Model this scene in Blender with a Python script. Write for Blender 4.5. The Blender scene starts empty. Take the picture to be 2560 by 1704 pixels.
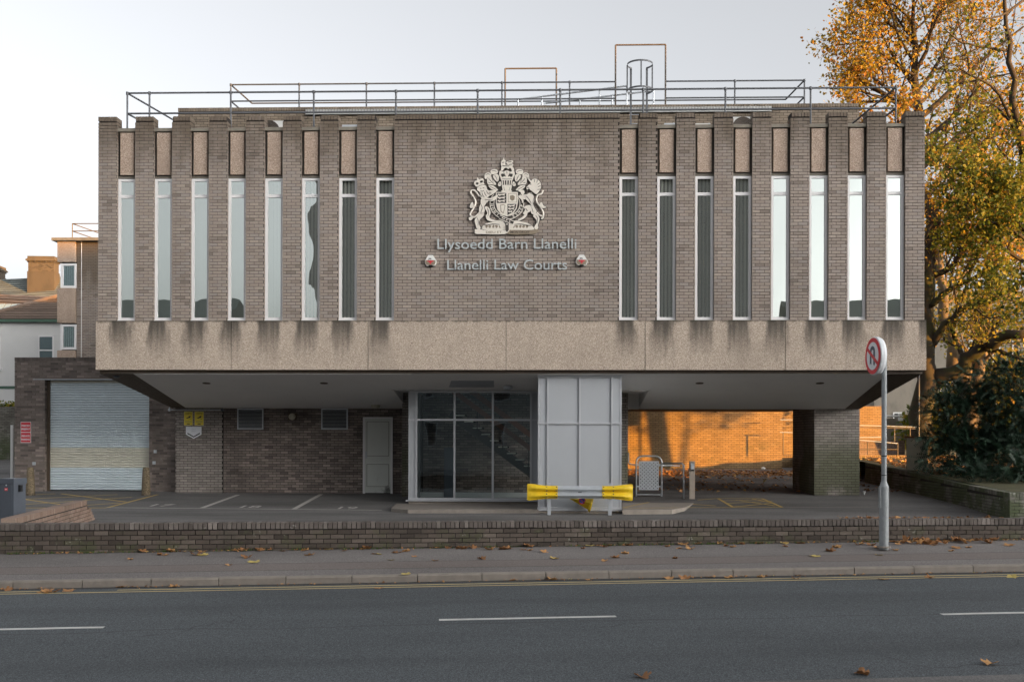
import bpy, bmesh, math, random
from mathutils import Vector, Matrix, Quaternion
from mathutils.geometry import tessellate_polygon
R = math.radians
rnd = random.Random(11)
SC = bpy.context.scene
COL = SC.collection

# ------------------------------------------------------------------ camera
F, CX, HY, RHO, ZC = 2600.0, 1280.0, 1093.0, 0.0024, 1.78      # photo pixels (2560 wide) and eye height
cam = bpy.data.cameras.new('camera')
cam.sensor_width = 36.0
cam.lens = 36.0 * F / 2560.0
cam.shift_y = (HY - 852.0) / 2560.0
cam.clip_start, cam.clip_end = 0.1, 3000.0
camo = bpy.data.objects.new('camera', cam)
COL.objects.link(camo)
camo.matrix_world = Matrix.Translation((0, 0, ZC)) @ Matrix.Rotation(math.pi / 2, 4, 'X') @ Matrix.Rotation(RHO, 4, 'Z')
SC.camera = camo

# ------------------------------------------------------------------ frames: courthouse (u, v, z) and road
TH = math.atan(0.030)
BF = Matrix.Translation((0, 24.9, 0)) @ Matrix.Rotation(-TH, 4, 'Z')
BFI = BF.inverted()
RF = Matrix.Translation((0, 17.1, 0)) @ Matrix.Rotation(math.atan(0.095), 4, 'Z') @ Matrix.Rotation(-0.0065, 4, 'Y')
RFI = RF.inverted()
WF = Matrix.Identity(4)

# ------------------------------------------------------------------ sky, sun, exposure
SUN_EL, SUN_AZ = R(4.5), R(32.0)       # azimuth: from the facade plane towards the street, sun on the right
sd = BF.to_3x3() @ Vector((math.cos(SUN_AZ), -math.sin(SUN_AZ), 0))
sun_dir = Vector((sd.x * math.cos(SUN_EL), sd.y * math.cos(SUN_EL), math.sin(SUN_EL)))
w = bpy.data.worlds.new('World')
SC.world = w
w.use_nodes = True
wt = w.node_tree
wt.nodes.clear()
sky = wt.nodes.new('ShaderNodeTexSky')
sky.sky_type = 'NISHITA'
sky.sun_disc = False
sky.sun_elevation = SUN_EL
sky.sun_rotation = math.atan2(sun_dir.x, sun_dir.y)
sky.air_density, sky.dust_density, sky.ozone_density = 0.55, 5.5, 1.0
hs = wt.nodes.new('ShaderNodeHueSaturation')
hs.inputs['Saturation'].default_value = 0.14
bg = wt.nodes.new('ShaderNodeBackground')
bg.inputs['Strength'].default_value = 0.15
wo = wt.nodes.new('ShaderNodeOutputWorld')
wt.links.new(sky.outputs[0], hs.inputs['Color'])
wt.links.new(hs.outputs[0], bg.inputs[0])
wt.links.new(bg.outputs[0], wo.inputs[0])
sl = bpy.data.lights.new('sun', 'SUN')
sl.energy, sl.angle, sl.color = 3.3, R(0.53), (1.0, 0.45, 0.06)
so = bpy.data.objects.new('sun', sl)
COL.objects.link(so)
so.rotation_euler = (-sun_dir).to_track_quat('-Z', 'Y').to_euler()
so.location = (60, 0, 40)
SC.view_settings.view_transform = 'Standard'
SC.view_settings.look = 'None'
SC.view_settings.gamma = 1.0
SC.view_settings.use_curve_mapping = False
SC.view_settings.exposure = 2.15
SC.cycles.use_denoising = True
SC.cycles.max_bounces = 6
SC.cycles.transparent_max_bounces = 16
SC.cycles.caustics_reflective = SC.cycles.caustics_refractive = False

# ------------------------------------------------------------------ photo pixel -> place
EYE = Vector((0, 0, ZC))
def ray(px, py):
    x, y = px - CX, py - HY
    return Vector(((x + RHO * y) / F, 1.0, -(y - RHO * x) / F))
def hit(px, py, p0, n, fi):                     # ray against a plane given in a frame; answer in that frame
    o, d = fi @ EYE, fi.to_3x3() @ ray(px, py)
    n, p0 = Vector(n), Vector(p0)
    return o + d * ((p0 - o).dot(n) / d.dot(n))
def BV(px, py, v): return hit(px, py, (0, v, 0), (0, 1, 0), BFI)
def BU(px, py, u): return hit(px, py, (u, 0, 0), (1, 0, 0), BFI)
def BZ(px, py, z): return hit(px, py, (0, 0, z), (0, 0, 1), BFI)
def RZ(px, py, z): return hit(px, py, (0, 0, z), (0, 0, 1), RFI)
def WD(px, py, d): return EYE + ray(px, py) * d
def lotz(v):                                     # the car park falls towards the street
    return -0.05 if v < 0.3 else (-0.05 + 0.043 * (v - 0.3) if v < 5 else 0.152 + 0.031 * (min(v, 60) - 5))
def BL(px, py, dz=0.0):                          # on the sloping car park
    z = 0.0
    for _ in range(12):
        p = BZ(px, py, z + dz)
        z = lotz(p.y)
    return Vector((p.x, p.y, z))

# ------------------------------------------------------------------ objects
def tag(o, label=None, cat=None, group=None, kind=None):
    for k, v in (('label', label), ('category', cat), ('group', group), ('kind', kind)):
        if v: o[k] = v
    return o
def thing(name, label, cat, loc=(0, 0, 0), frame=BF, rz=0.0, group=None):
    o = bpy.data.objects.new(name, None)
    o.empty_display_size = 0.2
    COL.objects.link(o)
    o.matrix_world = frame @ Matrix.Translation(loc) @ Matrix.Rotation(rz, 4, 'Z')
    return tag(o, label, cat, group)
def link(name, me, parent=None, m=None):
    o = bpy.data.objects.new(name, me)
    COL.objects.link(o)
    if parent is not None: o.parent = parent
    if m is not None: o.matrix_basis = m
    return o
def copy_tree(o, parent=None):
    c = o.copy()
    COL.objects.link(c)
    c.parent = parent
    for ch in list(o.children):
        copy_tree(ch, c)
    return c

class MB:
    def __init__(s):
        s.v, s.f, s.mi, s.t, s.sm = [], [], [], [], False
    def add(s, vs, fs, mi=0, t=0.5):
        b = len(s.v)
        s.v += [tuple(x) for x in vs]
        for f in fs:
            s.f.append(tuple(i + b for i in f)); s.mi.append(mi); s.t.append(t)
        return s
    def box(s, a, b, mi=0, t=0.5, m=None):
        x0, x1 = sorted((a[0], b[0])); y0, y1 = sorted((a[1], b[1])); z0, z1 = sorted((a[2], b[2]))
        vs = [Vector(p) for p in ((x0,y0,z0),(x1,y0,z0),(x1,y1,z0),(x0,y1,z0),(x0,y0,z1),(x1,y0,z1),(x1,y1,z1),(x0,y1,z1))]
        if m is not None: vs = [m @ p for p in vs]
        return s.add(vs, [(0,3,2,1),(4,5,6,7),(0,1,5,4),(1,2,6,5),(2,3,7,6),(3,0,4,7)], mi, t)
    def obox(s, c, ex, ey, ez, mi=0, t=0.5):     # oriented box: centre and half axes
        c, ex, ey, ez = map(Vector, (c, ex, ey, ez))
        vs = [c - ex - ey - ez, c + ex - ey - ez, c + ex + ey - ez, c - ex + ey - ez, c - ex - ey + ez, c + ex - ey + ez, c + ex + ey + ez, c - ex + ey + ez]
        return s.add(vs, [(0,3,2,1),(4,5,6,7),(0,1,5,4),(1,2,6,5),(2,3,7,6),(3,0,4,7)], mi, t)
    def bar(s, p0, p1, wd, dp, up=(0, 0, 1), mi=0, t=0.5):
        p0, p1 = Vector(p0), Vector(p1)
        d = (p1 - p0); L = d.length; d.normalize()
        a = d.cross(Vector(up))
        if a.length < 1e-4: a = d.cross(Vector((1, 0, 0)))
        a.normalize(); b = a.cross(d)
        return s.obox((p0 + p1) / 2, d * (L / 2), a * (wd / 2), b * (dp / 2), mi, t)
    def tube(s, pts, r, n=8, mi=0, t=0.5, caps=True):
        pts = [Vector(p) for p in pts]
        rs = r if isinstance(r, (list, tuple)) else [r] * len(pts)
        base = len(s.v); prev = None
        for i, p in enumerate(pts):
            d = (pts[min(i + 1, len(pts) - 1)] - pts[max(i - 1, 0)]).normalized()
            if prev is None:
                a = d.cross(Vector((0, 0, 1)))
                if a.length < 1e-3: a = d.cross(Vector((1, 0, 0)))
            else:
                a = prev - d * prev.dot(d)
                if a.length < 1e-3: a = d.cross(Vector((0, 0, 1)))
            a.normalize(); prev = a; b = d.cross(a)
            for k in range(n):
                an = 2 * math.pi * k / n
                s.v.append(tuple(p + (a * math.cos(an) + b * math.sin(an)) * rs[i]))
        for i in range(len(pts) - 1):
            for k in range(n):
                k2 = (k + 1) % n
                s.f.append((base + i*n + k, base + i*n + k2, base + (i+1)*n + k2, base + (i+1)*n + k)); s.mi.append(mi); s.t.append(t)
        if caps:
            s.f.append(tuple(base + k for k in reversed(range(n)))); s.mi.append(mi); s.t.append(t)
            e = base + (len(pts) - 1) * n
            s.f.append(tuple(e + k for k in range(n))); s.mi.append(mi); s.t.append(t)
        return s
    def lathe(s, c, prof, n=16, mi=0, t=0.5, axis=None):   # prof: (radius, height) from the bottom up
        c = Vector(c); base = len(s.v)
        q = Vector((0, 0, 1)).rotation_difference(Vector(axis)) if axis else None
        for r_, h in prof:
            for k in range(n):
                an = 2 * math.pi * k / n
                p = Vector((r_ * math.cos(an), r_ * math.sin(an), h))
                s.v.append(tuple(c + (q @ p if q else p)))
        for i in range(len(prof) - 1):
            for k in range(n):
                k2 = (k + 1) % n
                s.f.append((base+i*n+k, base+i*n+k2, base+(i+1)*n+k2, base+(i+1)*n+k)); s.mi.append(mi); s.t.append(t)
        s.f.append(tuple(base + k for k in reversed(range(n)))); s.mi.append(mi); s.t.append(t)
        e = base + (len(prof) - 1) * n
        s.f.append(tuple(e + k for k in range(n))); s.mi.append(mi); s.t.append(t)
        return s
    def prism(s, poly, fn, d0, d1, mi=0, t=0.5):   # flat outline, any shape; fn(x, y, d) gives the place
        tris = tessellate_polygon([[Vector((p[0], p[1], 0)) for p in poly]])
        n = len(poly); b = len(s.v)
        s.v += [tuple(fn(p[0], p[1], d0)) for p in poly] + [tuple(fn(p[0], p[1], d1)) for p in poly]
        for a in tris:
            s.f.append(tuple(b + i for i in a)); s.mi.append(mi); s.t.append(t)
            s.f.append(tuple(b + n + i for i in reversed(a))); s.mi.append(mi); s.t.append(t)
        for i in range(n):
            j = (i + 1) % n
            s.f.append((b + i, b + j, b + n + j, b + n + i)); s.mi.append(mi); s.t.append(t)
        return s
    def mesh(s, name, mats, off=None, fix=True):
        me = bpy.data.meshes.new(name)
        vs = s.v if off is None else [(a[0]-off[0], a[1]-off[1], a[2]-off[2]) for a in s.v]
        me.from_pydata(vs, [], s.f)
        for m in (mats if isinstance(mats, (list, tuple)) else [mats]): me.materials.append(m)
        me.polygons.foreach_set('material_index', s.mi)
        at = me.attributes.new('tone', 'FLOAT', 'FACE')
        at.data.foreach_set('value', s.t)
        if s.sm: me.polygons.foreach_set('use_smooth', [True] * len(s.f))
        if fix and len(s.f) < 20000:
            bm = bmesh.new(); bm.from_mesh(me)
            bmesh.ops.recalc_face_normals(bm, faces=bm.faces)
            bm.to_mesh(me); bm.free()
        me.update()
        return me
    def build(s, name, mats, parent=None, frame=BF, loc=None, off=None, fix=True):
        me = s.mesh(name, mats, off if off is not None else loc, fix)
        o = link(name, me, parent)
        if parent is None:
            o.matrix_world = frame @ Matrix.Translation(loc if loc is not None else (0, 0, 0))
        return o

def smooth(pts, n=4):                                # closed Catmull-Rom outline
    out = []; L = len(pts)
    for i in range(L):
        p0, p1, p2, p3 = (Vector(pts[(i + k) % L]) for k in (-1, 0, 1, 2))
        for k in range(n):
            t = k / n
            out.append(tuple(0.5 * ((2*p1) + (p2-p0)*t + (2*p0-5*p1+4*p2-p3)*t*t + (3*p1-p0-3*p2+p3)*t**3)))
    return out
def text_mesh(body, size, depth, mat, align='LEFT', bold=0.0, sx=1.0):
    cu = bpy.data.curves.new('text', 'FONT')
    cu.body, cu.size, cu.extrude, cu.align_x, cu.offset = body, size, depth, align, bold
    cu.resolution_u = 3
    o = bpy.data.objects.new('text', cu)
    COL.objects.link(o)
    dg = bpy.context.evaluated_depsgraph_get()
    me = bpy.data.meshes.new_from_object(o.evaluated_get(dg))
    bpy.data.objects.remove(o); bpy.data.curves.remove(cu)
    me.materials.clear(); me.materials.append(mat)
    # lay it upright: text x -> x, text y -> z, text z -> -y
    for v in me.vertices: v.co = (v.co.x * sx, -v.co.z, v.co.y)
    at = me.attributes.new('tone', 'FLOAT', 'FACE')
    return me
def text_bounds(me):
    xs = [v.co.x for v in me.vertices]; zs = [v.co.z for v in me.vertices]
    return min(xs), max(xs), min(zs), max(zs)
# ------------------------------------------------------------------ procedural materials
def node(nt, typ, ins=None, **kw):
    n = nt.nodes.new(typ)
    for k, v in kw.items(): setattr(n, k, v)
    for k, v in (ins or {}).items():
        s = n.inputs[k]
        if isinstance(v, bpy.types.NodeSocket): nt.links.new(v, s)
        else:
            if hasattr(s, 'default_value') and isinstance(v, tuple) and len(v) == 3 and len(s.default_value) == 4: v = v + (1.0,)
            s.default_value = v
    return n
class Mat:
    def __init__(s, name, rough=0.8, metal=0.0, spec=0.5):
        s.m = bpy.data.materials.new(name); s.m.use_nodes = True
        s.nt = s.m.node_tree
        s.b = s.nt.nodes['Principled BSDF']
        s.b.inputs['Roughness'].default_value = rough
        s.b.inputs['Metallic'].default_value = metal
        s.b.inputs['Specular IOR Level'].default_value = spec
        s.out = s.nt.nodes['Material Output']
    def n(s, typ, ins=None, **kw): return node(s.nt, typ, ins, **kw)
    def pos(s):
        return s.n('ShaderNodeNewGeometry').outputs['Position']
    def obj(s): return s.n('ShaderNodeTexCoord').outputs['Object']
    def scaled(s, vec, sc):
        return s.n('ShaderNodeVectorMath', {0: vec, 1: sc}, operation='MULTIPLY').outputs[0]
    def noise(s, vec, scale, detail=3.0, rough=0.55):
        return s.n('ShaderNodeTexNoise', {'Vector': vec, 'Scale': scale, 'Detail': detail, 'Roughness': rough}).outputs['Fac']
    def vor(s, vec, scale, out='Color', feat='F1'):
        return s.n('ShaderNodeTexVoronoi', {'Vector': vec, 'Scale': scale}, feature=feat).outputs[out]
    def ramp(s, fac, *stops):
        r = s.n('ShaderNodeValToRGB', {'Fac': fac})
        e = r.color_ramp.elements
        while len(e) < len(stops): e.new(0.5)
        for el, (p, c) in zip(e, stops):
            el.position = p
            el.color = (c, c, c, 1) if isinstance(c, (int, float)) else tuple(c) + (1,)
        return r.outputs[0]
    def mix(s, fac, a, b, mode='MIX'):
        m = s.n('ShaderNodeMix', data_type='RGBA', blend_type=mode)
        for i, v in ((0, fac), (6, a), (7, b)):
            so_ = m.inputs[i]
            if isinstance(v, bpy.types.NodeSocket): s.nt.links.new(v, so_)
            else: so_.default_value = (tuple(v) + (1,)) if isinstance(v, tuple) else v
        return m.outputs[2]
    def math(s, op, a, b=0.0, clamp=False):
        return s.n('ShaderNodeMath', {0: a, 1: b}, operation=op, use_clamp=clamp).outputs[0]
    def mr(s, val, a, b, c=0.0, d=1.0):
        return s.n('ShaderNodeMapRange', {'Value': val, 'From Min': a, 'From Max': b, 'To Min': c, 'To Max': d}, interpolation_type='SMOOTHSTEP').outputs[0]
    def xyz(s, vec): return s.n('ShaderNodeSeparateXYZ', {0: vec}).outputs
    def tone(s): return s.n('ShaderNodeAttribute', attribute_name='tone').outputs['Fac']
    def col(s, c): s.put('Base Color', c); return s
    def put(s, key, c):
        if isinstance(c, bpy.types.NodeSocket): s.nt.links.new(c, s.b.inputs[key])
        else: s.b.inputs[key].default_value = tuple(c) + (1,) if isinstance(c, tuple) else c
        return s
    def bump(s, h, strength=0.3, dist=0.01):
        b = s.n('ShaderNodeBump', {'Height': h, 'Strength': strength, 'Distance': dist})
        s.nt.links.new(b.outputs[0], s.b.inputs['Normal']); return s

def plain(name, c, rough=0.6, metal=0.0, var=0.12, scale=8.0, spec=0.5):
    m = Mat(name, rough, metal, spec)
    f = m.noise(m.pos(), scale, 4.0)
    m.col(m.mix(f, tuple(x * (1 - var) for x in c), tuple(min(1, x * (1 + var)) for x in c)))
    m.put('Roughness', m.mr(m.noise(m.pos(), scale * 2.3), 0.3, 0.7, max(0.05, rough - 0.08), min(1, rough + 0.08)))
    return m.m
def brick_mat(name, cols, rough=0.82, dirt=(0.04, 0.035, 0.03), amt=0.35, dscale=0.9, top=None, moss=None, lime=0.0):
    m = Mat(name, rough, spec=0.35)
    p = m.pos()
    n = len(cols)
    c = m.ramp(m.tone(), *[(i / (n - 1), cols[i]) for i in range(n)])
    fine = m.noise(p, 55.0, 5.0, 0.7)
    c = m.mix(0.55, c, m.ramp(fine, (0.25, 0.62), (0.75, 1.35)), 'MULTIPLY')
    big = m.noise(m.scaled(p, (1.0, 1.0, 0.55)), dscale, 5.0, 0.6)
    c = m.mix(m.mr(big, 0.45, 0.75, 0.0, amt), c, dirt)
    if top:                                       # weathering below the coping
        z0, z1, tc, ta = top
        z = m.math('ADD', m.xyz(p)[2], m.math('MULTIPLY', m.math('SUBTRACT', m.noise(m.scaled(p, (1.6, 1.6, 0.5)), 1.5, 4.0), 0.5), 2.4))
        c = m.mix(m.mr(z, z0, z1, 0.0, ta), c, tc)
    if moss:                                      # algae: colour, noise scale, threshold, height it reaches
        mc, ms, th, zt = moss
        k = m.mr(m.noise(p, ms, 5.0, 0.65), th, th + 0.14)
        k = m.math('MULTIPLY', k, m.mr(m.xyz(p)[2], zt, zt - 1.0))
        c = m.mix(m.math('MULTIPLY', k, 0.75), c, mc)
    if lime:
        c = m.mix(m.math('MULTIPLY', m.mr(m.noise(p, 6.0, 6.0, 0.7), 0.62, 0.72), lime), c, (0.5, 0.49, 0.46))
    m.col(c).bump(m.noise(p, 120.0, 3.0), 0.25, 0.004)
    return m.m
def aggregate(name, lo, mid, hi, streaks=False):
    m = Mat(name, 0.9, spec=0.25)
    p = m.pos()
    g = m.vor(p, 80.0)
    bw = m.n('ShaderNodeRGBToBW', {0: g}).outputs[0]
    c = m.ramp(bw, (0.15, lo), (0.5, mid), (0.9, hi))
    c = m.mix(0.5, c, m.ramp(m.noise(p, 26.0, 4.0, 0.7), (0.3, 0.75), (0.7, 1.25)), 'MULTIPLY')
    c = m.mix(m.mr(m.noise(p, 0.8, 4.0), 0.45, 0.8, 0, 0.35), c, tuple(x * 0.55 for x in mid))
    if streaks:                                   # algae washed down from under each window
        q = m.xyz(m.obj())
        def lane(u0):
            k = m.math('FRACT', m.math('DIVIDE', m.math('SUBTRACT', q[0], u0 - 0.225), 0.9))
            return k
        wob = m.math('MULTIPLY', m.math('SUBTRACT', m.noise(m.scaled(m.obj(), (2.5, 1.0, 0.7)), 2.0, 4.0), 0.5), 0.5)
        rt = m.mr(q[0], STREAK_R - 1.01, STREAK_R - 1.0)
        k = m.math('ADD', m.math('FRACT', m.math('ADD', lane(STREAK_U), m.math('MULTIPLY', rt, 0.5))), wob)
        band = m.math('MULTIPLY', m.mr(k, 0.02, 0.2), m.mr(k, 0.78, 0.55))
        side = m.math('MAXIMUM', m.mr(q[0], STREAK_L + 0.25, STREAK_L - 0.05), m.mr(q[0], STREAK_R - 0.25, STREAK_R + 0.05))
        dep = m.math('ADD', q[2], m.math('MULTIPLY', m.noise(m.scaled(m.obj(), (5, 1, 0.25)), 2.0, 3.0), -0.9))
        fade = m.mr(dep, ZF0 - 0.35, ZF1 - 0.35)
        a = m.math('MULTIPLY', m.math('MULTIPLY', band, side), fade)
        a = m.math('MULTIPLY', a, 0.92)
        c = m.mix(a, c, (0.062, 0.056, 0.048))
        edge = m.mr(m.math('ADD', q[2], m.math('MULTIPLY', m.noise(m.obj(), 9.0, 4.0), 0.12)), ZF1 - 0.0, ZF1 + 0.06)
        c = m.mix(m.math('MULTIPLY', edge, 0.75), c, (0.05, 0.045, 0.035))
    m.col(c).bump(bw, 0.5, 0.012)
    return m.m
def glass(name, refl, tint=(0.86, 0.95, 0.9), wave=0.35, wscale=1.6, tr_=(0.62, 0.68, 0.65)):
    m = Mat(name)
    nt = m.nt; nt.nodes.remove(m.b)
    h = m.noise(m.scaled(m.pos(), (1.0, 1.0, 0.55)), wscale, 1.5, 0.4)
    bp = m.n('ShaderNodeBump', {'Height': h, 'Strength': wave, 'Distance': 0.012}).outputs[0]
    gl = m.n('ShaderNodeBsdfGlossy', {'Color': tint, 'Roughness': 0.0, 'Normal': bp}).outputs[0]
    tr = m.n('ShaderNodeBsdfTransparent', {'Color': tr_}).outputs[0]
    fr = m.n('ShaderNodeFresnel', {'IOR': 1.5}).outputs[0]
    fac = m.math('ADD', fr, refl, True)
    mx = m.n('ShaderNodeMixShader', {0: fac, 1: tr, 2: gl}).outputs[0]
    nt.links.new(mx, m.out.inputs[0])
    return m.m
def leaf_mat(name, stops, trans=0.4, rough=0.6):
    m = Mat(name)
    m.nt.nodes.remove(m.b)
    c = m.ramp(m.tone(), *stops)
    c = m.mix(0.5, c, m.ramp(m.noise(m.pos(), 14.0, 3.0), (0.3, 0.7), (0.7, 1.25)), 'MULTIPLY')
    d = m.n('ShaderNodeBsdfPrincipled', {'Base Color': c, 'Roughness': rough, 'Specular IOR Level': 0.3}).outputs[0]
    t = m.n('ShaderNodeBsdfTranslucent', {'Color': c}).outputs[0]
    mx = m.n('ShaderNodeMixShader', {0: trans, 1: d, 2: t}).outputs[0]
    m.nt.links.new(mx, m.out.inputs[0])
    return m.m

# key sizes of the front, read off the photograph
_uc = (BV(240, 550, 0).x + BV(2317, 550, 0).x) / 2
UL, UR = _uc - 9.9, _uc + 9.9
ZF0 = (BV(300, 924, 0).z + BV(2250, 925, 0).z) / 2
ZF1 = (BV(300, 802.5, 0).z + BV(2250, 799, 0).z) / 2
ZT = (BV(260, 292, 0).z + BV(2300, 278.5, 0).z) / 2
STREAK_U, STREAK_L, STREAK_R = UL + 0.45, UL + 7.3, UL + 12.6
print('front', UL, UR, ZF0, ZF1, ZT)

M = {}
M['brick'] = brick_mat('brick_grey_brown', [(0.225, 0.186, 0.160), (0.305, 0.254, 0.218), (0.335, 0.280, 0.238), (0.315, 0.275, 0.248), (0.37, 0.312, 0.262)],
                       amt=0.20, top=(7.9, 9.7, (0.115, 0.088, 0.062), 0.85), lime=0.2)
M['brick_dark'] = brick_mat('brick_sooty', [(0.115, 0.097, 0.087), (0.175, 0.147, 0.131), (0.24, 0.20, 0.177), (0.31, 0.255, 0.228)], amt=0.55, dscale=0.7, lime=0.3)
M['brick_pier'] = brick_mat('brick_grey_pier', [(0.21, 0.19, 0.172), (0.28, 0.253, 0.228), (0.33, 0.295, 0.265)], amt=0.25, moss=((0.085, 0.095, 0.045), 0.45, 0.40, 2.1))
M['brick_panel'] = brick_mat('brick_grey_panel', [(0.21, 0.188, 0.17), (0.28, 0.25, 0.226), (0.33, 0.292, 0.262)], amt=0.25)
M['brick_wall'] = brick_mat('brick_street_wall', [(0.055, 0.044, 0.036), (0.08, 0.064, 0.053), (0.105, 0.086, 0.072), (0.15, 0.124, 0.104)], amt=0.45, dscale=1.6,
                            moss=((0.07, 0.08, 0.035), 3.0, 0.5, 0.75), lime=0.45)
M['brick_coping'] = brick_mat('brick_street_coping', [(0.085, 0.073, 0.065), (0.115, 0.098, 0.088), (0.15, 0.13, 0.117), (0.21, 0.185, 0.168)], amt=0.4, dscale=1.8, lime=0.6)
M['brick_red'] = brick_mat('brick_reddish', [(0.2, 0.138, 0.108), (0.26, 0.185, 0.145), (0.31, 0.232, 0.188)], amt=0.3, lime=0.2)
M['brick_moss'] = brick_mat('brick_mossy', [(0.12, 0.115, 0.095), (0.18, 0.17, 0.145), (0.25, 0.24, 0.21)], amt=0.4, moss=((0.06, 0.085, 0.03), 1.4, 0.40, 2.2), lime=0.7)
M['brick_lit'] = brick_mat('brick_buff_sun_tinted', [(0.24, 0.155, 0.075), (0.30, 0.195, 0.095), (0.35, 0.235, 0.12)], amt=0.2, moss=((0.09, 0.1, 0.05), 1.0, 0.5, 1.9))  # orange of the sunlight is put into the buff brick colour
M['brick_roof'] = brick_mat('brick_roof_wall', [(0.18, 0.145, 0.11), (0.25, 0.2, 0.15), (0.3, 0.245, 0.19)], amt=0.4)
M['brick_yellow'] = brick_mat('brick_chimney', [(0.05, 0.042, 0.034), (0.125, 0.1, 0.07), (0.08, 0.066, 0.05)], amt=0.5, dscale=1.2)
M['mortar'] = plain('mortar_brown', (0.026, 0.019, 0.015), 0.95, var=0.25, scale=9)
M['mortar_dark'] = plain('mortar_dark', (0.024, 0.02, 0.018), 0.95, var=0.3, scale=9)
M['mortar_pale'] = plain('mortar_pinkish', (0.19, 0.155, 0.135), 0.95, var=0.35, scale=2.5)
M['fascia'] = aggregate('exposed_aggregate_fascia', (0.27, 0.215, 0.172), (0.45, 0.37, 0.30), (0.62, 0.53, 0.44), True)
M['panel'] = aggregate('exposed_aggregate_panel', (0.23, 0.168, 0.128), (0.41, 0.31, 0.245), (0.58, 0.47, 0.38))
M['concrete'] = plain('weathered_concrete', (0.21, 0.19, 0.155), 0.9, var=0.45, scale=5)
M['concrete_dark'] = plain('dark_concrete', (0.15, 0.135, 0.112), 0.9, var=0.4, scale=7)
M['concrete_pale'] = plain('pale_concrete', (0.26, 0.228, 0.195), 0.9, var=0.35, scale=3.5)
M['soffit'] = plain('painted_soffit', (0.84, 0.83, 0.81), 0.75, var=0.05, scale=1.2)
M['board_dark'] = plain('dark_brown_board', (0.085, 0.062, 0.042), 0.7, var=0.3, scale=6)
M['upvc'] = plain('white_window_frame', (0.74, 0.73, 0.73), 0.35, var=0.04)
M['alu'] = plain('grey_aluminium', (0.52, 0.535, 0.56), 0.38, 0.35, var=0.06, scale=1.5)
M['alu_panel'] = plain('grey_cladding_panel', (0.40, 0.42, 0.445), 0.5, 0.1, var=0.03, scale=1.1)
M['blind'] = plain('cream_blind', (0.85, 0.84, 0.74), 0.8, var=0.05)
M['room'] = plain('dark_room', (0.06, 0.058, 0.055), 0.9, var=0.2)
M['pane'] = glass('window_glass', 0.54, tint=(0.92, 0.99, 0.95), tr_=(0.93, 0.96, 0.94))
M['pane_dark'] = glass('lobby_glass', 0.07, tint=(0.75, 0.92, 1.0), wave=0.55, wscale=1.1, tr_=(0.82, 0.88, 0.88))
M['galv'] = plain('galvanised_steel', (0.50, 0.53, 0.56), 0.42, 0.4, var=0.15, scale=6)
M['rail'] = plain('grey_rail', (0.115, 0.12, 0.13), 0.6, 0.0, var=0.12)
M['rail_warm'] = plain('sun_tinted_pipe', (0.115, 0.093, 0.075), 0.65, 0.0, var=0.15)  # pipe colour carries the warm tint of the low sun
M['tray'] = plain('cable_tray_metal', (0.42, 0.43, 0.42), 0.55, 0.4, var=0.1)
M['white'] = plain('white_paint', (0.72, 0.72, 0.70), 0.5, var=0.05)
M['black'] = plain('black_plastic', (0.015, 0.015, 0.016), 0.4, var=0.1)
M['letter'] = plain('brushed_letter_metal', (0.45, 0.49, 0.50), 0.4, 0.0, var=0.06)
M['crest'] = plain('cream_crest', (0.75, 0.70, 0.62), 0.42, 0.1, var=0.1, scale=14)
M['crest_dark'] = plain('crest_dark_paint', (0.045, 0.038, 0.032), 0.6)
M['crest_bronze'] = plain('crest_bronzed', (0.26, 0.21, 0.15), 0.5)
M['red'] = plain('red_print', (0.62, 0.035, 0.05), 0.45, var=0.06)
M['yellow'] = plain('yellow_sign', (0.75, 0.60, 0.05), 0.5, var=0.06)
M['barrier_yellow'] = plain('barrier_yellow_plastic', (0.74, 0.50, 0.015), 0.48, var=0.14, scale=7)
M['blue'] = plain('blue_print', (0.03, 0.08, 0.3), 0.45)
M['sign_white'] = plain('sign_white_sheet', (0.72, 0.75, 0.78), 0.35, var=0.03)
M['sign_navy'] = plain('sign_slate_print', (0.07, 0.09, 0.125), 0.4, var=0.05)
M['cabinet'] = plain('blue_grey_cabinet', (0.085, 0.098, 0.12), 0.45, 0.1, var=0.07)
M['road_white'] = plain('worn_white_line', (0.54, 0.54, 0.52), 0.85, var=0.35, scale=9)
M['line_white'] = plain('faded_white_line', (0.42, 0.40, 0.375), 0.85, var=0.25, scale=8)
M['line_yellow'] = plain('faded_yellow_line', (0.43, 0.30, 0.09), 0.85, var=0.3, scale=6)
M['line_cream'] = plain('cream_yellow_line', (0.44, 0.35, 0.175), 0.85, var=0.3, scale=10)
M['render_white'] = plain('white_render', (0.66, 0.66, 0.645), 0.85, var=0.07, scale=1.5)
M['green'] = plain('green_paint', (0.06, 0.12, 0.085), 0.5)
M['slate'] = brick_mat('roof_slate', [(0.11, 0.125, 0.12), (0.16, 0.18, 0.17), (0.21, 0.225, 0.205)], amt=0.3, dscale=0.35)
M['tile'] = brick_mat('roof_tile_brown', [(0.105, 0.075, 0.058), (0.155, 0.11, 0.085), (0.19, 0.14, 0.11)], amt=0.35, dscale=0.5)
M['stone'] = brick_mat('rubble_stone', [(0.12, 0.105, 0.085), (0.2, 0.175, 0.14), (0.3, 0.265, 0.215), (0.15, 0.14, 0.125)], amt=0.35)
M['rust'] = plain('rusty_steel', (0.16, 0.06, 0.028), 0.8, var=0.5, scale=9)
M['cream_paint'] = plain('cream_cabinet_paint', (0.46, 0.43, 0.34), 0.6, var=0.18, scale=7)
M['steel_post'] = plain('brushed_steel_post', (0.34, 0.29, 0.245), 0.45, 0.25, var=0.1)
M['door'] = None
M['timber'] = plain('red_brown_timber', (0.23, 0.095, 0.055), 0.5, var=0.2, scale=10)
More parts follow.
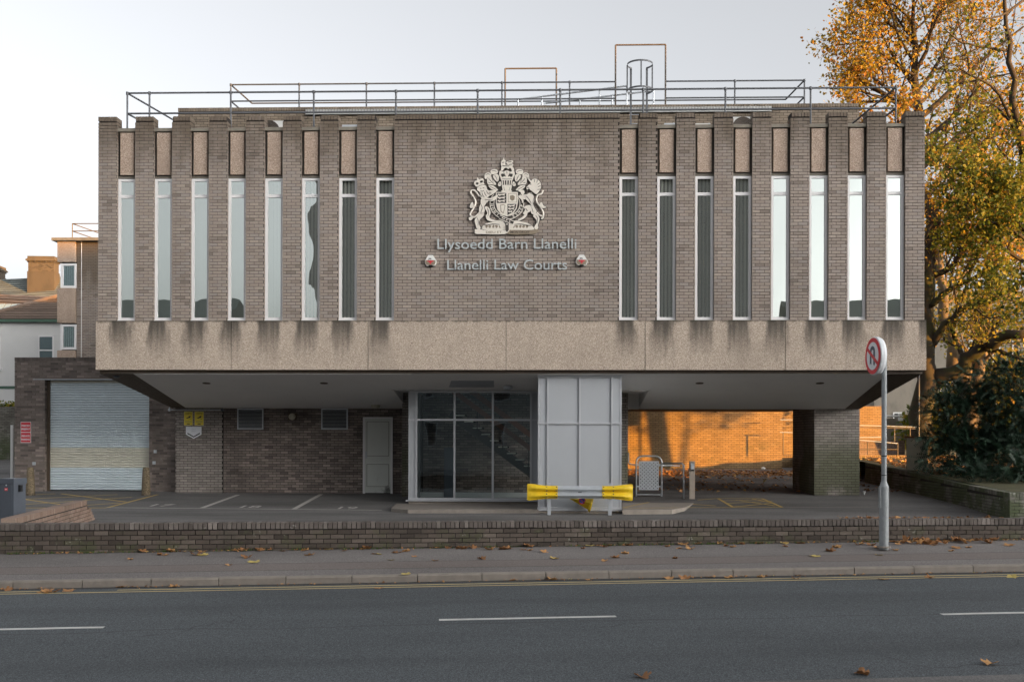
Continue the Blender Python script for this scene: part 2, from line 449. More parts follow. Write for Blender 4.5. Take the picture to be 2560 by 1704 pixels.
M['pebble'] = aggregate('bollard_aggregate', (0.07, 0.055, 0.035), (0.16, 0.125, 0.08), (0.32, 0.26, 0.18))
M['bark'] = brick_mat('bark', [(0.045, 0.036, 0.026), (0.075, 0.06, 0.042)], rough=0.95, amt=0.3, dscale=3.0, moss=((0.055, 0.06, 0.022), 0.7, 0.47, 9.0))
M['bark_pale'] = brick_mat('bark_flaky', [(0.13, 0.095, 0.06), (0.2, 0.15, 0.095)], rough=0.95, amt=0.6, dscale=2.0)
M['leaf_gold'] = leaf_mat('autumn_leaf_gold', [(0.0, (0.07, 0.10, 0.02)), (0.25, (0.20, 0.20, 0.03)), (0.5, (0.46, 0.34, 0.045)), (0.78, (0.52, 0.30, 0.045)), (1.0, (0.36, 0.15, 0.035))], 0.5)
M['leaf_green'] = leaf_mat('autumn_leaf_green', [(0.0, (0.04, 0.07, 0.018)), (0.35, (0.10, 0.14, 0.022)), (0.62, (0.23, 0.23, 0.03)), (0.85, (0.40, 0.32, 0.045)), (1.0, (0.42, 0.22, 0.035))], 0.5)
M['leaf_yew'] = leaf_mat('yew_needles', [(0.0, (0.008, 0.02, 0.012)), (0.6, (0.022, 0.05, 0.028)), (1.0, (0.045, 0.08, 0.05))], 0.12, 0.5)
M['leaf_grass'] = leaf_mat('weed_green', [(0.0, (0.03, 0.075, 0.012)), (1.0, (0.09, 0.14, 0.025))], 0.25)
M['leaf_dry'] = leaf_mat('dry_leaf', [(0.0, (0.16, 0.075, 0.035)), (0.4, (0.40, 0.20, 0.085)), (0.75, (0.56, 0.32, 0.13)), (1.0, (0.58, 0.47, 0.15))], 0.15, 0.7)

def asphalt(name, base, speck=0.6, patch=0.25, seam=None, bscale=260.0):
    m = Mat(name, 0.88, spec=0.3)
    p = m.obj()
    v = m.n('ShaderNodeRGBToBW', {0: m.vor(p, bscale * 0.45)}).outputs[0]
    c = m.ramp(v, (0.05, tuple(x * (1 - speck) for x in base)), (0.55, base), (0.97, tuple(x * (1 + speck * 1.5) for x in base)))
    c = m.mix(0.7, c, m.ramp(m.noise(p, 42.0, 6.0, 0.8), (0.32, 0.55), (0.68, 1.45)), 'MULTIPLY')
    big = m.noise(m.scaled(p, (0.25, 1.0, 1.0)), 0.7, 5.0, 0.6)
    c = m.mix(1.0, c, m.ramp(big, (0.3, 1 - patch), (0.7, 1 + patch)), 'MULTIPLY')
    chips = m.mr(m.n('ShaderNodeRGBToBW', {0: m.vor(p, 23.0)}).outputs[0], 0.93, 0.97)
    dist = m.mr(m.vor(p, 23.0, 'Distance'), 0.22, 0.12)
    c = m.mix(m.math('MULTIPLY', m.math('MULTIPLY', chips, dist), 0.6), c, (0.4, 0.4, 0.39))
    if seam:
        c = seam(m, p, c)
    m.col(c).bump(v, 0.6, 0.006)
    return m.m
def road_wear(m, p, c):
    q = m.xyz(p)
    wob = m.math('ADD', q[1], m.math('MULTIPLY', m.math('SUBTRACT', m.noise(p, 0.5, 3.0), 0.5), 0.5))
    for y0, wd, k in ((-4.1, 0.35, 0.2), (-7.4, 0.4, 0.2)):
        band = m.math('MULTIPLY', m.mr(wob, y0 - wd, y0), m.mr(wob, y0 + wd, y0))
        c = m.mix(m.math('MULTIPLY', band, k), c, (0.035, 0.037, 0.04))
    jl = m.math('MULTIPLY', m.mr(wob, -5.62, -5.60), m.mr(wob, -5.56, -5.58))
    c = m.mix(m.math('MULTIPLY', jl, 0.4), c, (0.03, 0.03, 0.03))
    ck = m.mr(m.n('ShaderNodeTexVoronoi', {'Vector': m.n('ShaderNodeVectorMath', {0: p, 1: m.scaled(m.n('ShaderNodeTexNoise', {'Vector': p, 'Scale': 1.7}).outputs['Color'], (0.7, 0.7, 0))}, operation='ADD').outputs[0], 'Scale': 0.34}, feature='DISTANCE_TO_EDGE').outputs['Distance'], 0.006, 0.002)
    ck = m.math('MULTIPLY', ck, m.mr(m.noise(p, 0.33, 2.0), 0.5, 0.62))
    c = m.mix(m.math('MULTIPLY', ck, 0.5), c, (0.025, 0.025, 0.026))
    oil = m.mr(m.noise(m.scaled(p, (0.6, 1.4, 1.0)), 1.3, 5.0, 0.6), 0.62, 0.8)
    c = m.mix(m.math('MULTIPLY', oil, 0.4), c, (0.045, 0.047, 0.05))
    gut = m.mr(m.math('ADD', q[1], m.math('MULTIPLY', m.noise(p, 4.0, 4.0), 0.06)), -2.36, -2.27)
    return m.mix(m.math('MULTIPLY', gut, 0.65), c, (0.035, 0.03, 0.026))
def pave_wear(m, p, c):
    q = m.xyz(p)
    wob = m.math('ADD', q[1], m.math('MULTIPLY', m.noise(m.scaled(p, (1, 0.2, 1)), 1.1, 3.0), 0.08))
    strip = m.math('MULTIPLY', m.mr(wob, -1.66, -1.65), m.mr(wob, -1.18, -1.19))
    c = m.mix(m.math('MULTIPLY', strip, 0.35), c, (0.16, 0.115, 0.10))
    for y0 in (-1.66, -1.18):
        ln = m.math('MULTIPLY', m.mr(wob, y0 - 0.016, y0 - 0.006), m.mr(wob, y0 + 0.016, y0 + 0.006))
        c = m.mix(m.math('MULTIPLY', ln, 0.75), c, (0.04, 0.035, 0.033))
    base = m.mr(m.math('ADD', q[1], m.math('MULTIPLY', m.noise(p, 3.0, 4.0), 0.16)), -0.02, 0.06)
    return m.mix(m.math('MULTIPLY', base, 0.7), c, (0.045, 0.045, 0.03))
M['road'] = asphalt('asphalt_road', (0.078, 0.087, 0.094), 0.6, 0.16, road_wear)
M['pave'] = asphalt('asphalt_pavement', (0.175, 0.162, 0.155), 0.35, 0.2, pave_wear, 300.0)
M['lot'] = asphalt('asphalt_car_park', (0.125, 0.121, 0.118), 0.35, 0.4)
M['kerb'] = plain('kerb_concrete', (0.215, 0.19, 0.165), 0.9, var=0.3, scale=7)
def door_mat():
    m = Mat('scuffed_door_paint', 0.5)
    p = m.obj(); q = m.xyz(p)
    c = m.mix(m.noise(p, 3.0, 4.0), (0.56, 0.585, 0.545), (0.64, 0.665, 0.62))
    s1 = m.math('MULTIPLY', m.mr(m.noise(p, 2.2, 5.0, 0.65), 0.52, 0.7), m.mr(q[2], 1.0, 0.15))
    s1 = m.math('MULTIPLY', s1, m.mr(q[0], 0.25, 0.55))
    return m.col(m.mix(m.math('MULTIPLY', s1, 0.85), c, (0.05, 0.05, 0.045))).m
M['door'] = door_mat()
# ------------------------------------------------------------------ bricks, each with its own edges
class BrickSet:
    def __init__(s, root): s.root, s.items = root, []
    def wall(s, o, eu, n, u0, u1, z0, z1, mat, holes=(), phase=0.0, L=0.213, H=0.0635, J=0.0115, depth=0.03, top=False, shift=True, keep=None, ti=(0.0, 1.0)):
        o, eu, n = Vector(o), Vector(eu).normalized(), Vector(n).normalized()
        i, z = 0, z0
        while z < z1 - 0.02:
            h = min(H, z1 - z)
            a = u0 - (L + J) + (phase + (0.5 * (L + J) if (i % 2 and shift) else 0.0)) % (L + J)
            while a < u1:
                segs = [(max(a, u0), min(a + L, u1))]
                for hu0, hu1, hz0, hz1 in holes:
                    if hz0 < z + h / 2 < hz1:
                        nx = []
                        for p, q in segs:
                            if hu1 <= p or hu0 >= q: nx.append((p, q)); continue
                            if hu0 > p: nx.append((p, hu0))
                            if hu1 < q: nx.append((hu1, q))
                        segs = nx
                for p, q in segs:
                    if q - p > 0.03:
                        c = o + eu * ((p + q) / 2) + Vector((0, 0, z + h / 2))
                        if keep is None or keep(c):
                            t = min(1.0, max(0.0, rnd.gauss(0.5 * (ti[0] + ti[1]), 0.24 * (ti[1] - ti[0]))))
                            s.items.append((c, eu, n, q - p, h, mat, t, depth, top))
                a += L + J
            z += H + J; i += 1
    def emit(s, most=300, name='brick'):
        mw = s.root.matrix_world.copy()
        def size(it):
            p, nn = mw @ it[0], mw.to_3x3() @ it[2]
            d = EYE - p
            fc = d.normalized().dot(nn)
            if fc < 0.03 or p.y < 1: return 0.0
            x, y = p.x / p.y * F + CX, HY - (p.z - ZC) / p.y * F
            if not (-5 < x < 2565 and -5 < y < 1709): return 0.0
            return it[3] * it[4] * fc / d.length_squared
        its = sorted(s.items, key=size, reverse=True)
        cache = {}
        for it in its[:most]:
            c, eu, n, wd, h, mat, t, dp, top = it
            k = (round(wd, 3), round(h, 3), mat, round(t * 7), dp)
            if k not in cache:
                cache[k] = MB().box((-wd/2, 0, -h/2), (wd/2, dp, h/2), 0, round(t * 7) / 7).mesh('brick', M[mat])
            m = Matrix((eu, -n, (0, 0, 1))).transposed().to_4x4()
            m.translation = c - n * rnd.uniform(0.0, 0.0025)
            link(name, cache[k], s.root, m)
        rest = its[most:]
        if rest:
            names = sorted({it[5] for it in rest})
            b = MB()
            for c, eu, n, wd, h, mat, t, dp, top in rest:
                c = c - n * rnd.uniform(0.0, 0.0025)
                e, zz = eu * (wd / 2), Vector((0, 0, h / 2)); bk = -n * dp
                vs = [c-e-zz, c+e-zz, c+e+zz, c-e+zz, c-e-zz+bk, c+e-zz+bk, c+e+zz+bk, c-e+zz+bk]
                b.add(vs, [(0,1,2,3), (0,3,7,4), (1,5,6,2), (3,2,6,7), (0,4,5,1)], names.index(mat), t)
            tag(b.build('brickwork', [M[k] for k in names], s.root, fix=False), kind='stuff')

# ------------------------------------------------------------------ ground, road, pavement
g = MB().add([(-900, -900, -0.75), (900, -900, -0.75), (900, 1500, -0.75), (-900, 1500, -0.75)], [(0, 1, 2, 3)])
tag(g.build('ground', M['lot'], frame=WF, loc=(0, 0, -0.75)), kind='structure')
KY, RZ0, KT = -2.19, -0.262, -0.157        # kerb face, road level, kerb top
b = MB()
nx = 24
for i in range(nx):
    x0, x1 = -48 + 4 * i, -44 + 4 * i
    b.add([(x0, -8.6, RZ0), (x1, -8.6, RZ0), (x1, KY - 0.004, RZ0), (x0, KY - 0.004, RZ0)], [(0, 1, 2, 3)])
tag(b.build('road', M['road'], frame=RF), kind='structure')
tag(MB().add([(-48, -26, -0.25), (48, -26, -0.25), (48, -8.6, -0.25), (-48, -8.6, -0.25), (-48, -8.6, -0.4), (48, -8.6, -0.4)], [(0, 1, 2, 3), (3, 2, 5, 4)]).build('near_verge', M['lot'], frame=RF), kind='structure')
b = MB()
for i in range(nx):
    x0, x1 = -48 + 4 * i, -44 + 4 * i
    ys = [KY + 0.125, -1.4, -0.7, 0.3]
    zs = [KT - 0.006, KT * 0.62, KT * 0.28, 0.0]
    for k in range(3):
        b.add([(x0, ys[k], zs[k]), (x1, ys[k], zs[k]), (x1, ys[k+1], zs[k+1]), (x0, ys[k+1], zs[k+1])], [(0, 1, 2, 3)])
pavement = tag(b.build('pavement', M['pave'], frame=RF), kind='structure')
kb = MB().add([(-0.455, 0, RZ0 - 0.1), (0.455, 0, RZ0 - 0.1), (0.455, 0.0, KT - 0.022), (0.455, 0.018, KT), (0.455, 0.125, KT), (0.455, 0.125, RZ0 - 0.1),
               (-0.455, 0.0, KT - 0.022), (-0.455, 0.018, KT), (-0.455, 0.125, KT), (-0.455, 0.125, RZ0 - 0.1)],
              [(0, 1, 2, 6), (6, 2, 3, 7), (7, 3, 4, 8), (8, 4, 5, 9), (1, 5, 4, 3, 2), (0, 6, 7, 8, 9)]).mesh('kerbstone', M['kerb'])
k0 = RZ(1315 - 0, 1440, -0.2).x            # a joint in the photograph near x = 1205
kx = RZ(1205, 1440, -0.2).x
for i in range(-16, 17):
    link('kerbstone', kb, pavement, Matrix.Translation((kx + 0.46 + 0.92 * i, KY + rnd.uniform(-0.003, 0.003), rnd.uniform(-0.004, 0.004))) @ Matrix.Rotation(rnd.uniform(-0.003, 0.003), 4, 'Z'))
# painted lines, 4 mm thick sheets on the road
def road_line(name, label, x0, x1, y, wd, mat, parts=10):
    b = MB(); n = max(2, int((x1 - x0) * parts / 2)); top = []; bot = []
    for i in range(n + 1):
        x = x0 + (x1 - x0) * i / n
        top.append((x, y + wd / 2 + rnd.uniform(-0.006, 0.006), RZ0 + 0.004)); bot.append((x, y - wd / 2 + rnd.uniform(-0.006, 0.006), RZ0 + 0.004))
    for i in range(n): b.add([bot[i], bot[i+1], top[i+1], top[i]], [(0, 1, 2, 3)])
    return tag(b.build(name, mat, frame=RF), kind='structure')
ya = RZ(1318, 1545, RZ0).y
for pa, pb in (((-330, 1580), (261, 1567)), ((1097.5, 1549), (1539.7, 1540)), ((2348, 1533), (2790, 1528))):
    a_, b_ = RZ(*pa, RZ0), RZ(*pb, RZ0)
    road_line('centre_line', '', b_.x - 2.0 if pa[0] < 0 else a_.x, b_.x if pa[0] < 1500 else a_.x + 2.0, (a_.y + b_.y) / 2, 0.10, M['road_white'])
xg = RZ(84, 1485, RZ0).x
road_line('yellow_line', '', -30, 40, KY - 0.50, 0.07, M['line_cream'], 3)
road_line('yellow_line', '', xg + 1.0, 40, KY - 0.31, 0.07, M['line_cream'], 3)
road_line('yellow_line', '', -30, xg, KY - 0.31, 0.07, M['line_cream'], 3)
# the car park, falling towards the street
b = MB(); us = [-60, -40, -25, -14, -9, -5, 0, 5, 9, 14, 20, 30, 60]
fr = []
for u in us:
    p = RFI @ (BF @ Vector((u, -8, 0)))
    q = BFI @ (RF @ Vector((p.x, 0.2, 0)))
    fr.append((q.x, q.y))
rows = [[(fr[i][0], fr[i][1], -0.05) for i in range(len(us))]] + [[(u, v, lotz(v)) for u in us] for v in (0.3, 2.5, 5, 10, 17, 30, 60)]
for j in range(len(rows) - 1):
    for i in range(len(us) - 1):
        b.add([rows[j][i], rows[j][i+1], rows[j+1][i+1], rows[j+1][i]], [(0, 1, 2, 3)])
tag(b.build('car_park', M['lot'], fix=False), kind='structure')
def lot_line(p0, p1, wd, mat, name='painted_line', dz=0.004, base=None):
    a_ = BL(*p0) if base is None else BZ(*p0, base); c_ = BL(*p1) if base is None else BZ(*p1, base)
    d = (c_ - a_); d.z = 0; d.normalize(); s_ = Vector((-d.y, d.x, 0)) * (wd / 2)
    b = MB(); n = max(1, int((c_ - a_).length / 0.5)); L_ = []
    for i in range(n + 1):
        p = a_.lerp(c_, i / n)
        for q in (p - s_, p + s_): L_.append((q.x, q.y, (lotz(q.y) if base is None else base) + dz))
    for i in range(n): b.add([L_[2*i], L_[2*i+2], L_[2*i+3], L_[2*i+1]], [(0, 1, 2, 3)])
    return tag(b.build(name, mat), kind='structure')
for p0, p1 in (((59, 1247), (156, 1261)), ((60, 1247), (294, 1235)), ((60, 1260.6), (330, 1241.7)), ((153, 1233), (315, 1254)), ((-60, 1269), (266, 1269)), ((267, 1268.7), (394, 1235)), ((-60, 1262), (60, 1247)), ((-60, 1240), (139, 1233)), ((200, 1263.5), (301, 1256.4))):
    lot_line(p0, p1, 0.09, M['line_yellow'])
for p0, p1, wd in (((266, 1268.6), (955, 1275), 0.07), ((505, 1269.6), (595.4, 1236), 0.13), ((734, 1273), (803, 1234.5), 0.13)):
    lot_line(p0, p1, wd, M['line_white'], dz=0.008)
for body, px, py, wdp in (('17', 398, 1265.5, 52), ('18', 621, 1269, 48), ('19', 866, 1272, 46)):
    me = text_mesh(body, 1.0, 0.0, M['line_white'], 'CENTER', 0.01)
    x0, x1, z0, z1 = text_bounds(me)
    c_ = BL(px, py); sw = (BL(px + wdp / 2, py).x - BL(px - wdp / 2, py).x) / (x1 - x0)
    sh = (BL(px, py - 5.5).y - c_.y) / (z1 - z0)
    for v in me.vertices:
        yy = c_.y + (v.co.z - z0) * sh
        v.co = ((v.co.x - (x0 + x1) / 2) * sw, yy - c_.y, lotz(yy) - c_.z + 0.008)
    o = link('bay_number', me); o.matrix_world = BF @ Matrix.Translation(c_); tag(o, kind='structure')

# ------------------------------------------------------------------ the courthouse
CH = thing('courthouse', 'grey brick law court with tall slit windows above a concrete band and recessed ground floor', 'building')
BS = BrickSet(CH)
bays = [(UL + 0.45 + 0.9 * i, UL + 0.9 + 0.9 * i) for i in range(8)] + [(UL + 12.6 + 0.9 * i, UL + 13.05 + 0.9 * i) for i in range(8)]
def zavg(yl, yr, v=0.1): return (BV(290, yl, v).z + BV(1700, yr, v).z) / 2
Z_CT, Z_CB, Z_PT, Z_PB, Z_WT, Z_TR1, Z_TR0 = zavg(321, 314.5), zavg(331, 321), zavg(334, 324), zavg(438, 432), zavg(448, 441), zavg(487, 482), zavg(494.5, 490)
SP = (0, -1, 0)
holes = [(a_, c_, 0, 99) for a_, c_ in bays]
BS.wall((0, 0, 0), (1, 0, 0), SP, UL, UR, ZF1 + 0.006, ZT - 0.115, 'brick', [(a_, c_, 0, 99) for a_, c_ in bays], phase=UL % 0.225 - UL % 0.225)
BS.wall((0, -0.004, 0), (1, 0, 0), SP, UL, UR, ZT - 0.105, ZT, 'brick', holes, L=0.065, H=0.105, depth=0.325, top=True, shift=False, ti=(0.0, 0.7))
core = MB()
piers = [(UL, bays[0][0])] + [(bays[i][1], bays[i+1][0]) for i in range(7)] + [(bays[7][1], bays[8][0])] + [(bays[8+i][1], bays[9+i][0]) for i in range(7)] + [(bays[15][1], UR)]
for a_, c_ in piers: core.box((a_ + 0.014, 0.018, ZF1 + 0.001), (c_ - 0.008, 0.33, ZT - 0.012))
for a_, c_ in bays:
    for z0, z1, dp in ((ZF1 + 0.006, Z_CT, 0.13), (Z_CT, ZT - 0.115, 0.33)):
        BS.wall((a_, 0, 0), (0, 1, 0), (1, 0, 0), 0.032, dp, z0, z1, 'brick', phase=0.12)
        BS.wall((c_, 0.33, 0), (0, -1, 0), (-1, 0, 0), 0.33 - dp, 0.298, z0, z1, 'brick', phase=0.12)
# upper block: side walls, roof, lintel band behind the panels
for a_ in (UL, UR - 0.3): core.box((a_ + 0.01, 0.33, ZF1), (a_ + 0.29, 6.04, ZT - 0.15))
core.box((UL + 0.02, 0.331, Z_CB - 0.02), (UR - 0.02, 6.05, Z_CT - 0.06))
core.build('mortar_wall', M['mortar'], CH)
rm = MB()
rm.box((UL + 0.3, 0.34, ZF1 - 0.35), (UR - 0.3, 4.2, ZF1 - 0.05)).box((UL + 0.3, 0.331, Z_WT + 0.05), (UR - 0.3, 4.2, Z_WT + 0.3)).box((UL + 0.3, 4.0, ZF1), (UR - 0.3, 4.2, Z_WT))
for k in range(6): rm.box((UL + 2.6 + 2.9 * k, 0.34, ZF1), (UL + 2.7 + 2.9 * k, 4.0, Z_WT))
rm.build('room_shell', M['room'], CH)
cap, sur, pan, lin = MB(), MB(), None, MB()
for a_, c_ in bays:
    MB().box((a_ + 0.002, 0.05, Z_CB), (c_ - 0.002, 0.34, Z_CT)).build('parapet_cap', M['concrete'], CH)
    MB().box((a_ + 0.004, 0.155, Z_WT + 0.002), (c_ - 0.004, 0.30, Z_CB - 0.002)).box((a_ + 0.004, 0.095, Z_WT + 0.004), (c_ - 0.004, 0.154, Z_PB - 0.035)).build('panel_surround', M['concrete_dark'], CH)
    MB().box((a_ + 0.062, 0.07, Z_PB), (c_ - 0.058, 0.154, Z_PT)).build('aggregate_panel', M['panel'], CH)
# windows
ang = [26, 28, 26, 30, 34, 30, 26, 30, 14, 16, 42, 24, 28, 26, 24, 28]
wv = 0.10
slat_cache = {}
for i, (a_, c_) in enumerate(bays):
    a0, c0, zb, zt = a_ + 0.003, c_ - 0.003, ZF1 + 0.004, Z_WT
    fm = MB()
    fm.box((a0, wv, zb), (a0 + 0.066, wv + 0.07, zt)).box((c0 - 0.066, wv, zb), (c0, wv + 0.07, zt))
    fm.box((a0 + 0.066, wv + 0.002, zb), (c0 - 0.066, wv + 0.068, zb + 0.082)).box((a0 + 0.066, wv + 0.002, zt - 0.06), (c0 - 0.066, wv + 0.068, zt))
    fm.box((a0 + 0.066, wv + 0.002, Z_TR0), (c0 - 0.066, wv + 0.068, Z_TR1)).box((a0 - 0.002, wv - 0.045, zb - 0.003), (c0 + 0.002, wv - 0.001, zb + 0.022))
    wn = fm.build('window', M['upvc'], CH)
    for z0, z1 in ((zb + 0.082, Z_TR0), (Z_TR1, zt - 0.06)):
        MB().add([(a0 + 0.066, wv + 0.03, z0), (c0 - 0.066, wv + 0.03, z0), (c0 - 0.066, wv + 0.03, z1), (a0 + 0.066, wv + 0.03, z1)], [(0, 1, 2, 3)]).build('pane', M['pane'], wn)
    mid = 4 < i < 12
    sm_ = slat_cache.setdefault(mid, MB().box((-0.0445 if not mid else -0.026, -0.001, zb + 0.03), (0.0445 if not mid else 0.026, 0.001, zt - 0.02)).mesh('blind_slat', M['blind']))
    ns = 5
    for k in range(ns):
        u = a0 + 0.045 + (c0 - a0 - 0.09) * k / (ns - 1)
        link('blind_slat', sm_, wn, Matrix.Translation((u, wv + 0.09, 0)) @ Matrix.Rotation(R(ang[i] + rnd.uniform(-5, 5)) * (1 if i < 8 else -1), 4, 'Z'))
# concrete band of six panels, returns along the sides
pw = (UR - UL + 0.08) / 6
for i in range(6):
    x0 = UL - 0.04 + pw * i
    MB().box((x0 + 0.008, -0.045, ZF0), (x0 + pw - 0.008, 0.10, ZF1)).build('fascia_panel', M['fascia'], CH)
MB().box((UL - 0.03, -0.012, ZF0 + 0.01), (UR + 0.03, 0.099, ZF1 - 0.012)).build('fascia_joint', M['concrete_dark'], CH)
for a_ in (UL - 0.038, UR - 0.062): MB().box((a_, 0.104, ZF0), (a_ + 0.1, 6.0, ZF1 - 0.002)).build('fascia_return', M['fascia'], CH)
# soffit, sloping down to the recessed ground floor
VB = 5.0
ZS1 = BV(1200, 1020, VB).z
ZS0, VS0 = ZF0 - 0.078, 0.14
ks = (ZS0 - ZS1) / (VB - VS0)
def sz(v): return ZS0 - ks * (v - VS0)
SN = Vector((0, ks, 1)).normalized()
def SO(px, py): return hit(px, py, (0, VS0, ZS0), SN, BFI)
RL, RR_ = SO(983, 975), SO(1624, 971)
V1, ZR = (RL.y + RR_.y) / 2, sz((RL.y + RR_.y) / 2)
u1, u2 = RL.x, RR_.x
print('soffit', ZS1, V1, ZR, u1, u2)
T = 0.05
def slab(b, q, t=T):
    b.add(q + [(p[0], p[1], p[2] + t) for p in q], [(0, 1, 2, 3), (7, 6, 5, 4), (0, 4, 5, 1), (1, 5, 6, 2), (2, 6, 7, 3), (3, 7, 4, 0)])
for x0, x1, va, vb in ((UL + 0.03, u1, VS0, VB + 0.1), (u2, UR - 0.03, VS0, VB + 0.1), (u1 + 0.001, u2 - 0.001, VS0, V1)):
    b = MB(); slab(b, [(x0, va, sz(va)), (x1, va, sz(va)), (x1, vb, sz(vb)), (x0, vb, sz(vb))]); b.build('soffit_panel', M['soffit'], CH)
MB().box((u1, VB + 0.02, ZS1 - 0.02), (u2, VB + 0.05, ZR + 0.04)).build('recess_back', M['soffit'], CH)
b = MB(); slab(b, [(u1 + 0.002, V1 + 0.002, ZR), (u2 - 0.002, V1 + 0.002, ZR), (u2 - 0.002, VB, ZR), (u1 + 0.002, VB, ZR)]); b.build('porch_ceiling', M['soffit'], CH)
for uu in (u1, u2):
    b = MB(); s_ = 0.02 if uu == u1 else -0.02
    b.prism([(V1 + 0.003, ZR), (VB, ZR), (VB, sz(VB) + 0.01)], lambda x, y, d: (d, x, y), uu - s_, uu + s_ * 0.1); b.build('soffit_cheek', M['soffit'], CH)
MB().box((UL + 0.005, 0.104, ZS0 + 0.004), (UR - 0.005, 0.139, ZF0 + 0.02)).build('soffit_edge_board', M['board_dark'], CH)
for s_, e_ in ((1, UL), (-1, UR)):
    b = MB(); q = [(e_ + 0.005 * s_, 0.105), (e_ + 0.80 * s_, 0.16), (e_ + 0.42 * s_, VB), (e_ + 0.005 * s_, VB)]
    slab(b, [(p[0], p[1], sz(p[1]) - 0.006) for p in q], 0.004); b.build('soffit_edge_board', M['board_dark'], CH)
lb = MB().box((UL + 0.9, 0.15, ZS0 - 0.016), (UL + 7.6, 0.17, ZS0 - 0.004)); lb.build('soffit_trim', M['white'], CH)
MB().box((u1 - 0.03, V1 - 0.03, ZR - 0.018), (u2 + 0.03, V1 - 0.006, ZR - 0.006 + ks * 0.03)).build('soffit_trim', M['white'], CH)
for px, py in ((516, 957), (810, 957), (1749, 957), (2050, 957)):
    p = SO(px, py)
    MB().lathe((p.x, p.y, p.z - 0.012), [(0.10, 0), (0.10, 0.011)], 16, axis=SN).build('downlight', M['board_dark'], CH)
ph = [SO(1122, 967), SO(1235, 967), SO(1235, 951), SO(1128, 951)]
b = MB(); slab(b, [(p.x, p.y, p.z - 0.006) for p in ph], 0.004); b.build('access_hatch', M['alu_panel'], CH)
# masses behind: lobby block, left store, main block over the undercroft, roof wall
UC0, UC1 = BV(1005, 1120, 4.2).x, BV(1570, 1120, 4.2).x
UP0, UP1 = BV(438, 1130, VB).x, BV(556, 1130, VB).x
VR = 6.05
b = MB()
b.box((UP0 + 0.012, VB + 0.014, -0.1), (UP1 - 0.001, 14, 2.75)).box((UP1, VB + 0.074, -0.1), (UC0 + 0.3, 14, 2.75))
UD = BV(1021, 1120, 4.2).x; UE = BV(1553, 1120, 4.2).x
b.box((UC0 + 0.008, 4.208, -0.1), (UD + 0.3, 5.3, 3.0)).box((UE - 0.3, 4.208, -0.1), (UC1 - 0.008, 14, 3.0)).box((UD + 0.3, 4.9, -0.1), (UE - 0.3, 14, 3.0))
b.box((UL + 0.01, VB + 0.12, 2.76), (UR - 0.01, 14, Z_CB - 0.05)).box((UL + 0.01, VR + 0.008, Z_CB - 0.05), (UR - 0.01, 14, 11.45))
b.build('mortar_wall', M['mortar_dark'], CH)
DP = [BV(908, 1042, 5.06), BV(982, 1224, 5.06)]
BS.wall((0, VB, 0), (1, 0, 0), SP, UP0, UP1, 0.1, ZS1 + 0.05, 'brick_panel', phase=0.03)
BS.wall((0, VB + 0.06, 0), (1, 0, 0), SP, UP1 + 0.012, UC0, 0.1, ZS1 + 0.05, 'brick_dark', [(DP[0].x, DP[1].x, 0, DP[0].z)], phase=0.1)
BS.wall((0, 4.2, 0), (1, 0, 0), SP, UC0, UD + 0.1, 0.08, ZR, 'brick_pier')
BS.wall((0, 4.2, 0), (1, 0, 0), SP, UE - 0.1, UC1, 0.08, ZR, 'brick_pier')
# right-hand pier
UQ0, UQ1 = BV(2036, 1130, VB).x, UR + 0.0
vq = BU(1974, 1227, UQ0).y
vq = min(max(vq, VB + 1.2), VB + 2.6)
MB().box((UQ0 + 0.012, VB + 0.014, 0), (UQ1 - 0.008, vq, 2.8)).build('pier_core', M['mortar_dark'], CH)
BS.wall((0, VB, 0), (1, 0, 0), SP, UQ0, UQ1, 0.1, ZS1 + 0.05, 'brick_pier', phase=0.05)
BS.wall((UQ0, vq, 0), (0, -1, 0), (-1, 0, 0), 0, vq - VB - 0.032, 0.1, ZS1 + 0.05, 'brick_pier')
# roof wall behind the parapet, with coping
UW0, UW1 = BV(445, 280, VR).x, BV(2148, 262, VR).x
ZW = (BV(460, 270, VR).z + BV(2130, 258, VR).z) / 2
b = MB().box((UW0 + 0.008, VR + 0.008, Z_CT), (UW1 - 0.008, VR + 0.3, ZW - 0.01)); b.build('roof_wall', M['mortar'], CH)
BS.wall((0, VR, 0), (1, 0, 0), SP, UW0, UW1, ZW - 0.115 - 0.075 * 12, ZW - 0.115, 'brick_roof')
BS.wall((0, VR - 0.005, 0), (1, 0, 0), SP, UW0, UW1, ZW - 0.105, ZW, 'brick_roof', L=0.065, H=0.105, depth=0.3, top=True, shift=False, ti=(0, 0.6))
BS.emit(300)
# glazed lobby
VL = 2.35
zl0 = BV(1180, 1249, VL).z; zl1 = BV(1180, 980, VL).z
lob = MB()
mu = [BV(x, 1100, VL).x for x in (1021, 1041, 1136.4, 1232, 1327.5, 1347)]
ztr = BV(1180, 1049, VL).z
GL = thing('glazed_lobby', None, None); GL.parent = CH; GL.matrix_world = CH.matrix_world
for k in ('label', 'category'):
    if k in GL: del GL[k]
for x in mu[1:5]: MB().box((x - 0.026, VL - 0.03, zl0 + 0.04), (x + 0.026, VL + 0.06, zl1)).build('mullion', M['alu'], GL)
for z, hh, nm in ((zl0 + 0.03, 0.05, 'sill_rail'), (ztr, 0.05, 'transom'), (zl1 + 0.01, 0.05, 'head_rail')):
    MB().box((mu[0], VL - 0.038, z - hh / 2), (mu[5], VL + 0.05, z + hh / 2)).build(nm, M['alu'], GL)
MB().box((mu[0] - 0.06, VL - 0.09, zl0 - 0.035), (mu[5], VL + 0.05, zl0 - 0.001)).build('sill', M['alu'], GL)
MB().box((mu[0] + 0.01, VL - 0.02, zl0 - 0.25), (mu[5], VL + 0.1, zl0 - 0.036)).build('plinth', M['concrete_pale'], GL)
